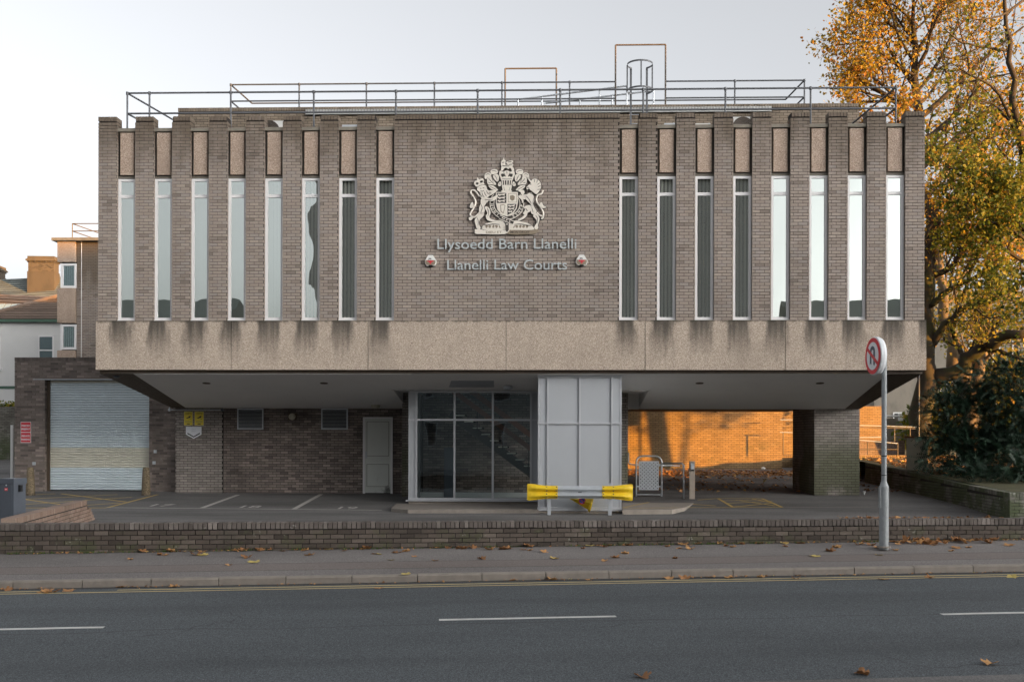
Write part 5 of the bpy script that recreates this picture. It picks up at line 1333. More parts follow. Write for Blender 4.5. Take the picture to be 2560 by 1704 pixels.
MB().box((-0.035, -0.161, hc - 0.22), (0.03, -0.157, hc - 0.17)).build('red_sticker', M['red'], A)
put_text(A, 'BFT', 0.0, hc - 0.205, 0.028, 'sign_white', -0.1625)
MB().lathe((0.0, -0.157, hc - 0.12), [(0.014, 0), (0.014, 0.006)], 10, axis=(0, -1, 0)).build('lock', M['galv'], A)
MB().box((0.151, -0.03, hc - 0.24), (0.2, 0.03, hc - 0.12)).build('pivot_housing', M['black'], A)
MB().box((0.151, -0.05, 0.05), (0.156, -0.02, 0.4)).build('side_slot', M['black'], A)
MB().box((-2.6, -0.03, hc - 0.32), (-0.151, 0.03, hc - 0.24)).build('boom_arm', M['white'], A)
for k in range(4): MB().box((-0.45 - 0.6 * k, -0.033, hc - 0.305), (-0.2 - 0.6 * k, -0.0305, hc - 0.255)).build('red_band', M['red'], A)

# ------------------------------------------------------------------ planter wall on the right, bed, feeder pillar
PWA, PWB, PWC = Vector((11.75, 34.6, 0.97)), Vector((11.65, 26.7, 0.60)), Vector((11.3, 23.6, 0.54))
PW = thing('planter_wall', 'mossy whitish brick retaining wall curving back beside the right pier', 'wall', (0, 0, 0), WF)
pb_ = BrickSet(PW)
for a_, c_ in ((PWA, PWB), (PWB, PWC)):
    d = Vector((c_.x - a_.x, c_.y - a_.y, 0)); L_ = d.length; d.normalize(); n_ = Vector((d.y, -d.x, 0))
    tp = lambda q, a_=a_, c_=c_, d=d, L_=L_: a_.z + (c_.z - a_.z) * ((q - Vector((a_.x, a_.y, 0))).dot(d) / L_)
    pb_.wall((a_.x, a_.y, 0), d, n_, 0, L_, -0.1, 1.0, 'brick_moss', keep=lambda c: c.z < tp(Vector((c.x, c.y, 0))) - 0.14)
    nn = int(L_ / 0.075)
    for i in range(nn):
        q = Vector((a_.x, a_.y, 0)) + d * (0.0375 + 0.075 * i); z = tp(q)
        pb_.items.append((Vector((q.x, q.y, z - 0.05)), d, n_, 0.065, 0.1025, 'brick_moss', rnd.random(), 0.215, True))
    b = MB(); fr2 = Matrix((d, -n_, (0, 0, 1))).transposed().to_4x4(); fr2.translation = (a_.x, a_.y, 0)
    b.prism([(0, -0.2), (L_ - 0.06, -0.2), (L_ - 0.06, c_.z - 0.02), (0, a_.z - 0.02)], lambda x, z, dd: fr2 @ Vector((x, dd, z)), 0.008, 0.207); b.build('mortar_core', M['mortar_dark'], PW)
pb_.wall((11.3, 23.6, 0), (1, 0.03, 0), (0.03, -1, 0), 0, 3.2, -0.2, 0.45, 'brick_moss')
pb_.wall((11.3, 23.93, 0), (0, -1, 0), (-1, 0, 0), 0, 0.3, -0.2, 0.45, 'brick_moss')
pb_.wall((11.3, 23.596, 0), (1, 0.03, 0), (0.03, -1, 0), 0, 3.2, 0.455, 0.555, 'brick_moss', L=0.065, H=0.1, depth=0.215, top=True, shift=False)
MB().box((11.33, 23.72, -0.2), (14.5, 23.9, 0.45)).build('mortar_core', M['mortar_dark'], PW)
pb_.emit(300)
M['earth'] = plain('leaf_strewn_earth', (0.075, 0.07, 0.03), 0.95, var=0.6, scale=3)
b = MB()
gx_, gy_ = [11.8, 13.5, 16, 20, 28, 40], [23.9, 27, 31, 35, 42, 55]
zz = lambda x, y: (0.5 + (y - 23.9) * 0.045 if y < 35 else 1.0) + 0.02 * (x - 11.8)
for i in range(5):
    for j in range(5):
        q = [(gx_[i], gy_[j]), (gx_[i+1], gy_[j]), (gx_[i+1], gy_[j+1]), (gx_[i], gy_[j+1])]
        b.add([(x, y, zz(x, y)) for x, y in q], [(0, 1, 2, 3)])
for i in range(5): b.add([(gx_[i], 23.9, zz(gx_[i], 23.9)), (gx_[i+1], 23.9, zz(gx_[i+1], 23.9)), (gx_[i+1], 23.9, -0.2), (gx_[i], 23.9, -0.2)], [(0, 1, 2, 3)])
tag(b.build('planting_bed', M['earth'], frame=WF, fix=False), kind='structure')
fp_ = WD(2286, 1150, 31.0)
A = thing('feeder_pillar', 'rusty cream steel service cabinet standing on the planting bed behind the retaining wall', 'cabinet', (fp_.x + 0.12, 31.2, zz(12.2, 31.2)), WF, R(-24))
hp = WD(2286, 1090, 31.0).z - zz(12.2, 31.2)
MB().box((-0.25, -0.2, 0), (0.32, 0.2, hp - 0.05)).build('cabinet_body', M['cream_paint'], A)
MB().box((-0.256, -0.19, 0.02), (-0.251, 0.19, hp - 0.06)).build('rusty_side', M['rust'], A)
MB().box((-0.3, -0.25, hp - 0.049), (0.37, 0.25, hp)).build('lid', M['rust'], A)
MB().box((-0.2, -0.206, 0.06), (0.28, -0.201, hp - 0.1)).build('door_panel', M['cream_paint'], A)

# ------------------------------------------------------------------ behind the undercroft: sunlit wall and ramp
VW = 17.2
lw0, lw1 = BV(1540, 1100, VW).x - 6, BV(1955, 1100, VW).x
LWL = thing('rear_wall', 'sunlit buff brick wall glowing orange behind the undercroft', 'wall', (lw1, VW, lotz(VW)))
of = (lw1, VW, lotz(VW))
MB().box((lw0, VW + 0.008, 0.2), (lw1 - 0.008, VW + 0.3, 4.2)).build('mortar_core', M['mortar_dark'], LWL, off=of)
lb_ = BrickSet(LWL)
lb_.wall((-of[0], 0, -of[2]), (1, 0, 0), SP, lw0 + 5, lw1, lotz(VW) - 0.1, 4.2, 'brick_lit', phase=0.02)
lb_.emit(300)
bulkhead(1794, 1024, VW, 'small wall lamp at the top of the sunlit rear wall', 'wall')
def ramp_wall(x0, x1, y0, y1, d, label, mat='brick_lit', rest=0):
    a_, c_ = WD(x0, y1, d), WD(x1, y0, d)
    of_ = (a_.x, d, a_.z - 0.4)
    A = thing('ramp_wall', label, 'wall', of_, WF, group='low brick walls of the rear ramp')
    wd, hh = c_.x - a_.x, c_.z - a_.z + 0.4
    MB().box((0, 0.008, 0), (wd, 0.3, hh - 0.01)).build('mortar_core', M['mortar_dark'], A)
    s_ = BrickSet(A); s_.wall((0, 0, 0), (1, 0, 0), SP, 0, wd, 0, hh - 0.12, mat); s_.wall((0, -0.004, 0), (1, 0, 0), SP, 0, wd, hh - 0.11, hh, mat, L=0.065, H=0.105, depth=0.3, top=True, shift=False); s_.emit(300)
ramp_wall(1940, 2204, 1015, 1120, 46, 'tall brick wall panel behind the right pier, lit at the left')
ramp_wall(2120, 2262, 1100, 1150, 42.5, 'middle ramp wall of reddish brick between pier and cabinet', 'brick_red')
ramp_wall(2120, 2262, 1137, 1170, 39, 'nearest low ramp wall with brick-on-edge top behind the retaining wall')
ramp_wall(1930, 2010, 1137, 1170, 43, 'low ramp wall seen in the slot left of the right pier')
A = thing('ramp_railing', 'thin brown and grey pipe rails of the ramp behind the right pier', 'railing', WD(2150, 1130, 41), WF)
of = tuple(WD(2150, 1130, 41))
for pts, mt in (([(2120, 1062), (2290, 1067)], 'galv'), ([(2120, 1067), (2290, 1071)], 'rail_warm'), ([(2120, 1094), (2202, 1092)], 'galv'), ([(2120, 1097), (2245, 1108)], 'galv'), ([(2120, 1122), (2245, 1123)], 'rail_warm'), ([(2169, 1104), (2169, 1140)], 'rail_warm'), ([(2244, 1108), (2244, 1140)], 'rail_warm'), ([(2236, 1070), (2236, 1104)], 'rail_warm'), ([(2275, 1068), (2275, 1096)], 'rail_warm'), ([(1950, 1049), (1990, 1049)], 'galv'), ([(1950, 1080), (1990, 1081)], 'galv'), ([(1958, 1080), (1958, 1134)], 'rail_warm')):
    MB().tube([WD(*pts[0], 41), WD(*pts[1], 41)], 0.022, 6).build('post' if abs(pts[0][0] - pts[1][0]) < 3 else 'rail', M[mt], A, off=of)
# stone terrace beyond the trees, white rail in front of it
def house(name, label, x0, x1, d, ytop, mat, depth=9, z0=0.3, roof=None, wins=(), wmat='white', rise=3.0, course=True):
    a_, c_ = WD(x0, ytop, d), WD(x1, ytop, d)
    of_ = (a_.x, d, z0)
    A = thing(name, label, 'building', of_, WF)
    wd, hh = c_.x - a_.x, a_.z - z0
    MB().box((0, 0, 0), (wd, depth, hh)).build('wall', M[mat], A)
    for wx0, wx1, wy0, wy1 in wins:
        p_, q_ = WD(wx0, wy1, d), WD(wx1, wy0, d)
        u0, u1_, z0_, z1_ = p_.x - of_[0], q_.x - of_[0], p_.z - z0, q_.z - z0
        W_ = MB().box((u0, -0.06, z0_), (u0 + 0.09, -0.001, z1_)).box((u1_ - 0.09, -0.06, z0_), (u1_, -0.001, z1_)).box((u0, -0.058, z1_ - 0.09), (u1_, -0.002, z1_)).box((u0, -0.058, z0_), (u1_, -0.002, z0_ + 0.09)).box((u0 + 0.09, -0.05, (z0_ + z1_) / 2 - 0.04), (u1_ - 0.09, -0.002, (z0_ + z1_) / 2 + 0.04)).build('window', M[wmat], A)
        MB().box((u0 + 0.09, -0.02, z0_ + 0.09), (u1_ - 0.09, -0.0015, z1_ - 0.09)).build('pane', M['room'], W_)
        MB().box((u0 - 0.1, -0.14, z0_ - 0.1), (u1_ + 0.1, -0.001, z0_ - 0.002)).build('sill', M['concrete'], W_)
    if roof:
        b = MB(); n = 14; run = depth / 2 + 0.3
        for k in range(n):
            y0, y1 = -0.3 + run * k / n, -0.3 + run * (k + 1) / n + 0.03
            za, zb_ = hh - 0.1 + rise * k / n + 0.03, hh - 0.1 + rise * (k + 1) / n
            b.add([(-0.25, y0, za), (wd + 0.25, y0, za), (wd + 0.25, y1, zb_), (-0.25, y1, zb_)], [(0, 1, 2, 3)], 0, rnd.random())
            b.add([(-0.25, y0, za - 0.03), (wd + 0.25, y0, za - 0.03), (wd + 0.25, y0, za), (-0.25, y0, za)], [(0, 1, 2, 3)], 0, 0.1)
        b.add([(-0.25, depth + 0.3, hh - 0.1), (wd + 0.25, depth + 0.3, hh - 0.1), (wd + 0.25, depth / 2, hh - 0.1 + rise), (-0.25, depth / 2, hh - 0.1 + rise)], [(3, 2, 1, 0)], 0, 0.5)
        for x in (0, wd): b.add([(x, 0, hh), (x, depth, hh), (x, depth / 2, hh + rise - 0.2)], [(0, 1, 2)], 0, 0.3)
        b.build('roof', M[roof], A, fix=False)
    return A, wd, hh
SB, swd, shh = house('stone_building', 'grey rubble stone building with white windows beyond the trees on the right', 2186, 2760, 78, 800, 'stone', 10, 0.8, 'slate', [(2232, 2258, 1030, 1052), (2316, 2334, 838, 892), (2372, 2390, 838, 892), (2350, 2368, 930, 985), (2420, 2440, 850, 905), (2480, 2500, 850, 905), (2530, 2548, 850, 905), (2470, 2490, 960, 1010)])
ss = BrickSet(SB)
ss.wall((0, 0, 0), (1, 0, 0), SP, 0, 14, 0.3, shh, 'stone', L=0.52, H=0.26, J=0.03, depth=0.05)
ss.items = [it for it in ss.items if rnd.random() < 0.9]
ss.emit(300, 'stone_block')
A = thing('white_rail_fence', 'white tubular rail fence on a low dark wall beyond the ramp', 'fence', WD(2205, 1065, 60), WF)
of = tuple(WD(2205, 1065, 60))
MB().tube([WD(2195, 1040, 60), WD(2420, 1040, 60)], 0.06, 8).build('rail', M['white'], A, off=of)
for x in (2251, 2320, 2390): MB().box(tuple(WD(x - 2.5, 1051, 59.9)), tuple(WD(x + 2.5, 1033, 60.1))).build('post', M['white'], A, off=of)
a_, c_ = WD(2190, 1068, 60.5), WD(2430, 1046, 60.5)
MB().box((a_.x, 60.3, a_.z - 1.2), (c_.x, 60.7, c_.z)).build('base_wall', M['stone'], A, off=of)
lp = WD(2297, 1090, 36)
A = thing('drain_pole', 'slim grey pole beside the trunk at the right corner', 'pole', (lp.x, 36, 0.9), WF)
MB().tube([(0, 0, 0), (0, 0, 4.5)], 0.03, 8).build('shaft', M['rail'], A)
MB().lathe((0, 0, 0), [(0.12, 0), (0.12, 0.03), (0.06, 0.05)], 10).build('base_plate', M['galv'], A)

# ------------------------------------------------------------------ left background
VT = 23.5
t0, t1, t2 = BV(146, 700, VT).x, BV(192, 700, VT).x, UL - 1.2
ztw = BV(170, 604, VT).z
TW = thing('rear_wing', 'rear brick wing with stacked concrete panels and white windows at the left', 'building', (t0, VT, lotz(VT)))
of = (t0, VT, lotz(VT))
MB().box((t1 + 0.008, VT + 0.008, 0), (t2 + 4, VT + 8, ztw)).box((t0 + 0.15, VT + 0.05, 0), (t1 + 0.02, VT + 8, ztw)).build('mortar_wall', M['mortar'], TW, off=of)
tb = BrickSet(TW)
tb.wall((-of[0], 0, -of[2]), (1, 0, 0), SP, t1, t2 + 0.8, BV(210, 960, VT).z, ztw, 'brick')
tb.emit(300)
MB().box((t0 - 0.2, VT - 0.3, ztw + 0.002), (t2 + 4.2, VT + 8.2, ztw + 0.14)).build('roof_slab', M['concrete'], TW, off=of)
for ya_, yb_ in ((605, 655.5), (720.5, 807.6), (876, 950)):
    za, zb_ = BV(170, yb_, VT).z, BV(170, ya_, VT).z
    MB().box((t0, VT - 0.12, za), (t1 - 0.03, VT + 0.3, zb_)).build('concrete_panel', M['panel'], TW, off=of)
for ya_, yb_ in ((659, 720), (811, 873.6)):
    za, zb_ = BV(170, yb_, VT).z, BV(170, ya_, VT).z
    x0, x1 = t0 + 0.12, t1 - 0.01
    W_ = MB().box((x0, VT - 0.05, za), (x0 + 0.14, VT + 0.03, zb_)).box((x1 - 0.09, VT - 0.05, za), (x1, VT + 0.03, zb_)).box((x0 + 0.14, VT - 0.048, za), (x1 - 0.09, VT + 0.03, za + 0.11)).box((x0 + 0.14, VT - 0.048, zb_ - 0.1), (x1 - 0.09, VT + 0.03, zb_)).build('window', M['upvc'], TW, off=of)
    MB().box((x0 + 0.14, VT - 0.01, za + 0.11), (x1 - 0.09, VT - 0.006, zb_ - 0.1)).build('pane', M['pane_dark'], W_, off=of)
    for k in range(6): MB().box((x0 + 0.16 + 0.095 * k, VT + 0.02, za + 0.11), (x0 + 0.16 + 0.095 * k + 0.055, VT + 0.03, zb_ - 0.1)).build('blind_slat', M['blind'], W_, off=of)
xl = BV(204, 700, VT).x
MB().tube([(xl, VT - 0.02, 3.0), (xl, VT - 0.02, ztw + 0.15)], 0.014, 5).build('cable', M['white'], TW, off=of)
pa, pb = BV(181, 560, VT + 1).x, BV(270, 560, VT + 1).x
zr0, zr1 = ztw + 0.14, BV(190, 559, VT + 1).z
A = thing('roof_railing', 'small sun-tinted pipe railing on the roof of the rear wing', 'railing', (pa, VT + 1, zr0))
of = (pa, VT + 1, zr0)
for pts in ([(pa, VT + 1, zr0), (pa, VT + 1, zr1)], [(pa, VT + 1, zr1), (pb, VT + 1, zr1)], [(pa, VT + 1, (zr0 + zr1) / 2 + 0.1), (pb, VT + 1, (zr0 + zr1) / 2 + 0.1)], [(pa, VT + 1, zr1), (pa + 0.5, VT + 5, zr1)], [(pa, VT + 1, (zr0 + zr1) / 2 + 0.1), (pa + 0.5, VT + 5, (zr0 + zr1) / 2 + 0.1)], [(pa + 0.5, VT + 5, zr0), (pa + 0.5, VT + 5, zr1)], [(pa + 2, VT + 1, zr0), (pa + 2, VT + 1, zr1)]):
    MB().tube(pts, 0.025, 6).build('pipe', M['rail_warm'], A, off=of)
# white rendered house with brown hipped roof
WHd = 62.0
a_, c_ = WD(-53, 797, WHd), WD(330, 797, WHd)
ze, xl = a_.z, a_.x
A = thing('white_house', 'white rendered house with green gutter and brown tiled hipped roof', 'building', (xl, WHd, 0.8), WF)
of = (xl, WHd, 0.8)
MB().box((xl + 0.3, WHd, 0.5), (c_.x, WHd + 11, ze - 0.12)).build('wall', M['render_white'], A, off=of)
MB().box((xl - 0.1, WHd - 0.28, ze - 0.2), (c_.x, WHd - 0.1, ze - 0.02)).build('gutter', M['green'], A, off=of)
q_ = WD(0, 968, WHd)
MB().box((xl + 0.3, WHd - 0.03, q_.z - 0.08), (c_.x, WHd - 0.002, q_.z + 0.08)).build('band', M['green'], A, off=of)
for x0, x1, y0, y1 in ((96, 134.5, 838, 912), (-34, 1.5, 838, 920), (-34, 1.5, 1000, 1060)):
    p_, q_ = WD(x0, y1, WHd), WD(x1, y0, WHd)
    W_ = MB().box((p_.x, WHd - 0.05, p_.z), (p_.x + 0.07, WHd - 0.002, q_.z)).box((q_.x - 0.07, WHd - 0.05, p_.z), (q_.x, WHd - 0.002, q_.z)).box((p_.x, WHd - 0.048, q_.z - 0.09), (q_.x, WHd - 0.002, q_.z)).box((p_.x + 0.07, WHd - 0.045, (p_.z + q_.z) / 2 - 0.04), (q_.x - 0.07, WHd - 0.002, (p_.z + q_.z) / 2 + 0.03)).box((p_.x - 0.1, WHd - 0.14, p_.z - 0.12), (q_.x + 0.1, WHd - 0.001, p_.z - 0.002)).build('window', M['upvc'], A, off=of)
    MB().box((p_.x + 0.07, WHd - 0.02, p_.z), (q_.x - 0.07, WHd - 0.0015, q_.z - 0.09)).build('pane', M['pane_dark'], W_, off=of)
    MB().box((p_.x + 0.07, WHd - 0.0014, p_.z), (q_.x - 0.07, WHd - 0.001, q_.z - 0.09)).build('dark_room', M['room'], W_, off=of)
b = MB(); n = 17
for k in range(n):
    t, t2_ = k / n, (k + 1) / n
    y0, y1, za, zb_ = WHd - 0.3 + 6.3 * t, WHd - 0.3 + 6.3 * t2_ + 0.05, ze - 0.02 + 3.2 * t + 0.05, ze - 0.02 + 3.2 * t2_
    b.add([(xl + 6 * t, y0, za), (c_.x, y0, za), (c_.x, y1, zb_), (xl + 6 * t2_, y1, zb_)], [(0, 1, 2, 3)], 0, rnd.random())
    b.add([(xl + 6 * t, y0, za - 0.06), (c_.x, y0, za - 0.06), (c_.x, y0, za), (xl + 6 * t, y0, za)], [(0, 1, 2, 3)], 0, 0.0)
b.add([(xl, WHd - 0.3, ze), (xl + 6, WHd + 6, ze + 3.2), (xl, WHd + 12, ze)], [(0, 1, 2)], 0, 0.4).add([(xl, WHd + 12, ze), (xl + 6, WHd + 6, ze + 3.2), (c_.x, WHd + 6, ze + 3.2), (c_.x, WHd + 12, ze)], [(0, 1, 2, 3)], 0, 0.4)
b.build('roof', M['tile'], A, off=of, fix=False)
MB().tube([(xl, WHd - 0.3, ze + 0.05), (xl + 6, WHd + 6, ze + 3.25)], 0.12, 6).build('hip_ridge', M['tile'], A, off=of)
# brown outbuilding roof with glazed lights behind it
r0, r1_ = WD(-60, 737, 74), WD(119, 745, 74)
A = thing('outbuilding', 'brown tiled outbuilding roof with a strip of glazed roof lights at far left', 'building', (r0.x, 72, 1.0), WF)
of = (r0.x, 72, 1.0)
MB().box((r0.x, 71.0, 0.8), (r1_.x - 1, 77, r0.z - 1.8)).build('wall', M['stone'], A, off=of)
b = MB(); n = 8
for k in range(n):
    t, t2_ = k / n, (k + 1) / n
    b.add([(r0.x, 70 + 4 * t, r0.z - 2.2 + 2.2 * t + 0.04), (r1_.x - 1 + t, 70 + 4 * t, r1_.z - 2.2 + 2.2 * t + 0.04), (r1_.x - 1 + t2_, 70 + 4 * t2_, r1_.z - 2.2 + 2.2 * t2_), (r0.x, 70 + 4 * t2_, r0.z - 2.2 + 2.2 * t2_)], [(0, 1, 2, 3)], 0, rnd.random())
b.add([(r0.x, 78, r0.z - 2.2), (r1_.x - 1, 78, r0.z - 2.2), (r1_.x, 74, r1_.z), (r0.x, 74, r0.z)], [(3, 2, 1, 0)], 0, 0.4)
b.build('roof', M['tile'], A, off=of, fix=False)
MB().tube([(r0.x, 74, r0.z + 0.03), (r1_.x, 74, r1_.z + 0.03)], 0.1, 6).build('ridge', M['brick_red'], A, off=of)
M['skylight'] = plain('blue_glazing', (0.30, 0.40, 0.45), 0.15, 0.0, var=0.1, scale=2)
for k in range(5):
    x = WD(-14 + 15 * k, 765, 71.5).x
    q = [(x, 70.3, r0.z - 2.2 + 2.2 * 0.075 + 0.1), (x + 0.36, 70.3, r0.z - 2.2 + 2.2 * 0.075 + 0.1), (x + 0.02, 72.2, r0.z - 2.2 + 2.2 * 0.55 + 0.1), (x - 0.34, 72.2, r0.z - 2.2 + 2.2 * 0.55 + 0.1)]
    b = MB(); slab(b, q, 0.03); b.build('roof_light', M['skylight'], A, off=of)
# slate roofed house with chimneys
s0_, s1_ = WD(-80, 702, 86), WD(200, 689, 86)
A = thing('slate_house', 'long slate roofed house with tall yellow brick chimney stacks behind the white house', 'building', (s0_.x, 82, 1.0), WF)
of = (s0_.x, 82, 1.0)
MB().box((s0_.x, 80.2, 0.5), (s1_.x, 92, s0_.z - 4.2)).build('wall', M['stone'], A, off=of)
b = MB(); n = 22
for k in range(n):
    t, t2_ = k / n, (k + 1) / n
    for j in range(10):
        f0, f1 = j / 10, (j + 1) / 10
        xa, xb = s0_.x + (s1_.x - s0_.x) * f0, s0_.x + (s1_.x - s0_.x) * f1
        zr_ = lambda f: s0_.z + (s1_.z - s0_.z) * f
        b.add([(xa, 79 + 7 * t, zr_(f0) - 5 + 5 * t + 0.03), (xb, 79 + 7 * t, zr_(f1) - 5 + 5 * t + 0.03), (xb, 79 + 7 * t2_, zr_(f1) - 5 + 5 * t2_), (xa, 79 + 7 * t2_, zr_(f0) - 5 + 5 * t2_)], [(0, 1, 2, 3)], 0, rnd.gauss(0.5, 0.2))
b.add([(s0_.x, 93, s0_.z - 5), (s1_.x, 93, s1_.z - 5), (s1_.x, 86, s1_.z), (s0_.x, 86, s0_.z)], [(3, 2, 1, 0)], 0, 0.4)
b.build('roof', M['slate'], A, off=of, fix=False)
def chimney(x0, x1, y0, y1, d, nm):
    p_, q_ = WD(x0, y1 + 12, d), WD(x1, y0, d)
    cx_, wd = (p_.x + q_.x) / 2, (q_.x - p_.x)
    rot = Matrix.Translation((cx_, d, 0)) @ Matrix.Rotation(R(4), 4, 'Z')
    b = MB(); z0_, z1_ = p_.z - 1.0, q_.z
    w_ = wd * 0.42; dd = 0.55
    for zz0, zz1, g_ in ((z0_, z0_ + (z1_ - z0_) * 0.62, 0.06), (z0_ + (z1_ - z0_) * 0.62, z1_ - 0.5, 0.0), (z1_ - 0.5, z1_ - 0.38, 0.07), (z1_ - 0.38, z1_ - 0.26, 0.16), (z1_ - 0.26, z1_ - 0.2, 0.1), (z1_ - 0.2, z1_, 0.05)):
        b.box((-w_ - g_, -dd - g_, zz0), (w_ + g_, dd + g_, zz1 - 0.002), 0, rnd.random(), rot)
    for k in range(5): b.box((-w_ + 0.1 + k * w_ * 0.42, -dd - 0.14, z1_ - 0.5), (-w_ + 0.2 + k * w_ * 0.42, -dd - 0.07, z1_ - 0.38), 0, 0.2, rot)
    o = b.build(nm, M['brick_yellow'], A, off=of)
    s_ = BrickSet(A); loc = Matrix.Translation(-Vector(of)) @ rot
    ex, n_ = loc.to_3x3() @ Vector((1, 0, 0)), loc.to_3x3() @ Vector((0, -1, 0))
    s_.wall(loc @ Vector((0, -dd - 0.008, 0)), ex, n_, -w_, w_, z0_ + (z1_ - z0_) * 0.62 + 0.03 , z1_ - 0.52, 'brick_yellow', depth=0.02); s_.emit(120)
chimney(72, 146, 643, 700, 84.5, 'chimney')
chimney(-40, 10, 667, 695, 88, 'chimney')
# old brick garden wall
a_, c_ = WD(-80, 1146, 48), WD(60, 1016, 48)
A = thing('garden_wall', 'tall dark mossy brick garden wall at the far left edge', 'wall', (a_.x, 48, a_.z), WF)
MB().box((0, 0.008, -0.4), (c_.x - a_.x, 0.3, c_.z - a_.z)).build('mortar_core', M['mortar_dark'], A)
s_ = BrickSet(A); s_.wall((0, 0, 0), (1, 0, 0), SP, 0, c_.x - a_.x, -0.1, c_.z - a_.z, 'brick_moss'); s_.emit(300)
for p0, p1 in (((-40, 1149), (32, 1149)), ((-40, 1160), (32, 1159)), ((-40, 1203), (30, 1190))): lot_line(p0, p1, 0.09, M['line_white'])
A = thing('entrance_post', 'slim white marker post at the left edge of the dark store', 'post', tuple(BL(30, 1196)))
MB().box((-0.04, -0.04, -0.02), (0.04, 0.04, BV(30, 1062, BL(30, 1196).y).z - BL(30, 1196).z)).build('shaft', M['white'], A)
MB().box((-0.07, -0.07, -0.02), (0.07, 0.07, 0.03)).build('foot', M['concrete'], A)

# ------------------------------------------------------------------ the street beyond the frame: what the glass mirrors and blocks added to shade the front
M['render_grey'] = plain('grey_render', (0.36, 0.35, 0.33), 0.9, var=0.15, scale=0.6)
def plain_house(name, label, u0, u1, v0, v1, h, mat, roofm, rise, nwin, face):
    A = thing(name, label, 'building', (u0, v0, -0.3))
    of_ = (u0, v0, -0.3)
    MB().box((u0, v0, -0.4), (u1, v1, h)).build('wall', M[mat], A, off=of_)
    b = MB()
    if u1 - u0 >= v1 - v0: b.prism([(v0 - 0.3, h), (v1 + 0.3, h), ((v0 + v1) / 2, h + rise)], lambda x, z, d: (d, x, z), u0 - 0.3, u1 + 0.3)
    else: b.prism([(u0 - 0.3, h), (u1 + 0.3, h), ((u0 + u1) / 2, h + rise)], lambda x, z, d: (x, d, z), v0 - 0.3, v1 + 0.3)
    b.build('roof', M[roofm], A, off=of_)
    for k in range(nwin):
        for z in (1.2, 4.3, 7.4):
            if z + 1.7 > h: continue
            if face == 'v': x = u0 + (u1 - u0) * (k + 0.5) / nwin; W_ = MB().box((x - 0.5, v1, z), (x + 0.5, v1 + 0.05, z + 1.6)).build('window', M['upvc'], A, off=of_); MB().box((x - 0.42, v1 + 0.051, z + 0.08), (x + 0.42, v1 + 0.06, z + 1.52)).build('pane', M['room'], W_, off=of_)
            else: y = v0 + (v1 - v0) * (k + 0.5) / nwin; W_ = MB().box((u0 - 0.05, y - 0.5, z), (u0, y + 0.5, z + 1.6)).build('window', M['upvc'], A, off=of_); MB().box((u0 - 0.06, y - 0.42, z + 0.08), (u0 - 0.051, y + 0.42, z + 1.52)).build('pane', M['room'], W_, off=of_)
plain_house('chapel', 'tall dark building mirrored in the middle upstairs windows', -13.5, 13.8, -52, -38.5, 17.5, 'render_grey', 'slate', 2.0, 6, 'v')
plain_house('terrace_house', 'low terrace mirrored at the foot of the left windows', -60, -20, -50, -38.5, 7.8, 'render_white', 'slate', 3.2, 9, 'v')
plain_house('terrace_house', 'low terrace mirrored at the foot of the right windows', 17, 60, -50, -38.5, 7.6, 'stone', 'slate', 3.2, 10, 'v')
# unseen blocks added towards the low sun to shade street and brick front
sv, pv = Vector((math.cos(SUN_AZ), -math.sin(SUN_AZ), 0)), Vector((math.sin(SUN_AZ), math.cos(SUN_AZ), 0))
FS = Matrix((pv, sv, (0, 0, 1))).transposed().to_4x4()
for k, (w0, w1, hh) in enumerate(((-60, -28, 26.0), (-27.5, -8, 25.6), (-7.5, 13.2, 25.6), (44, 95, 24.0))):
    A = thing('added_shade_block', ('first', 'second', 'third', 'fourth')[k] + ' of the unseen tall blocks added far outside the frame to cast shade', 'building', (0, 0, 0), BF @ FS, group='unseen blocks added for their shade')
    MB().box((w0, 150, -0.5), (w1, 162, hh - 2)).build('wall', M['brick_red'], A)
    MB().prism([(149.5, hh - 2), (162.5, hh - 2), (156, hh)], lambda x, z, d: (d, x, z), w0 - 0.1, w1 + 0.1).build('roof', M['slate'], A)
    for i in range(6):
        for z in (2, 6, 10, 14): x = w0 + (w1 - w0) * (i + 0.5) / 6; MB().box((x - 0.7, 149.95, z), (x + 0.7, 149.999, z + 2)).build('window', M['room'], A)

# ------------------------------------------------------------------ no U-turn sign
sp = WD(2209.6, 1364.5, 1.0); r_ = ray(2209.6, 1364.5); bp = EYE + r_ * ((0.045 - ZC) / r_.z)
A = thing('no_u_turn_sign', 'round red and white no U-turn sign on a galvanised pole by the street wall', 'road sign', bp, WF)
zs1, zs2, ztop = WD(2209, 1216, bp.y).z - bp.z, WD(2209, 1202, bp.y).z - bp.z, WD(2209, 872, bp.y).z - bp.z
b = MB(); b.lathe((0, 0, 0), [(0.074, -0.05), (0.074, zs1), (0.041, zs2), (0.040, ztop)], 18); b.sm = False
M['pole'] = plain('galvanised_pole', (0.27, 0.29, 0.30), 0.55, 0.2, var=0.3, scale=12)
b.build('pole', M['pole'], A)
for y in (1139, 1187): z = WD(2209, y, bp.y).z - bp.z; MB().lathe((0, 0, z - 0.008), [(0.047, 0), (0.047, 0.016)], 16).build('strap', M['black'], A)
MB().lathe((0, 0, -0.02), [(0.11, 0), (0.1, 0.025)], 16).build('base_collar', M['kerb'], A)
MB().box((-0.077, -0.05, 0.62), (-0.06, 0.03, 0.95)).build('access_door', M['pole'], A)
fc = WD(2182.4, 889.6, bp.y) - bp
sm4 = Matrix.Translation((fc.x, fc.y, fc.z)) @ Matrix.Rotation(R(-86), 4, 'Z')
def sgn(name, b, mat):
    me = b.mesh(name, M[mat]); return link(name, me, A, sm4)
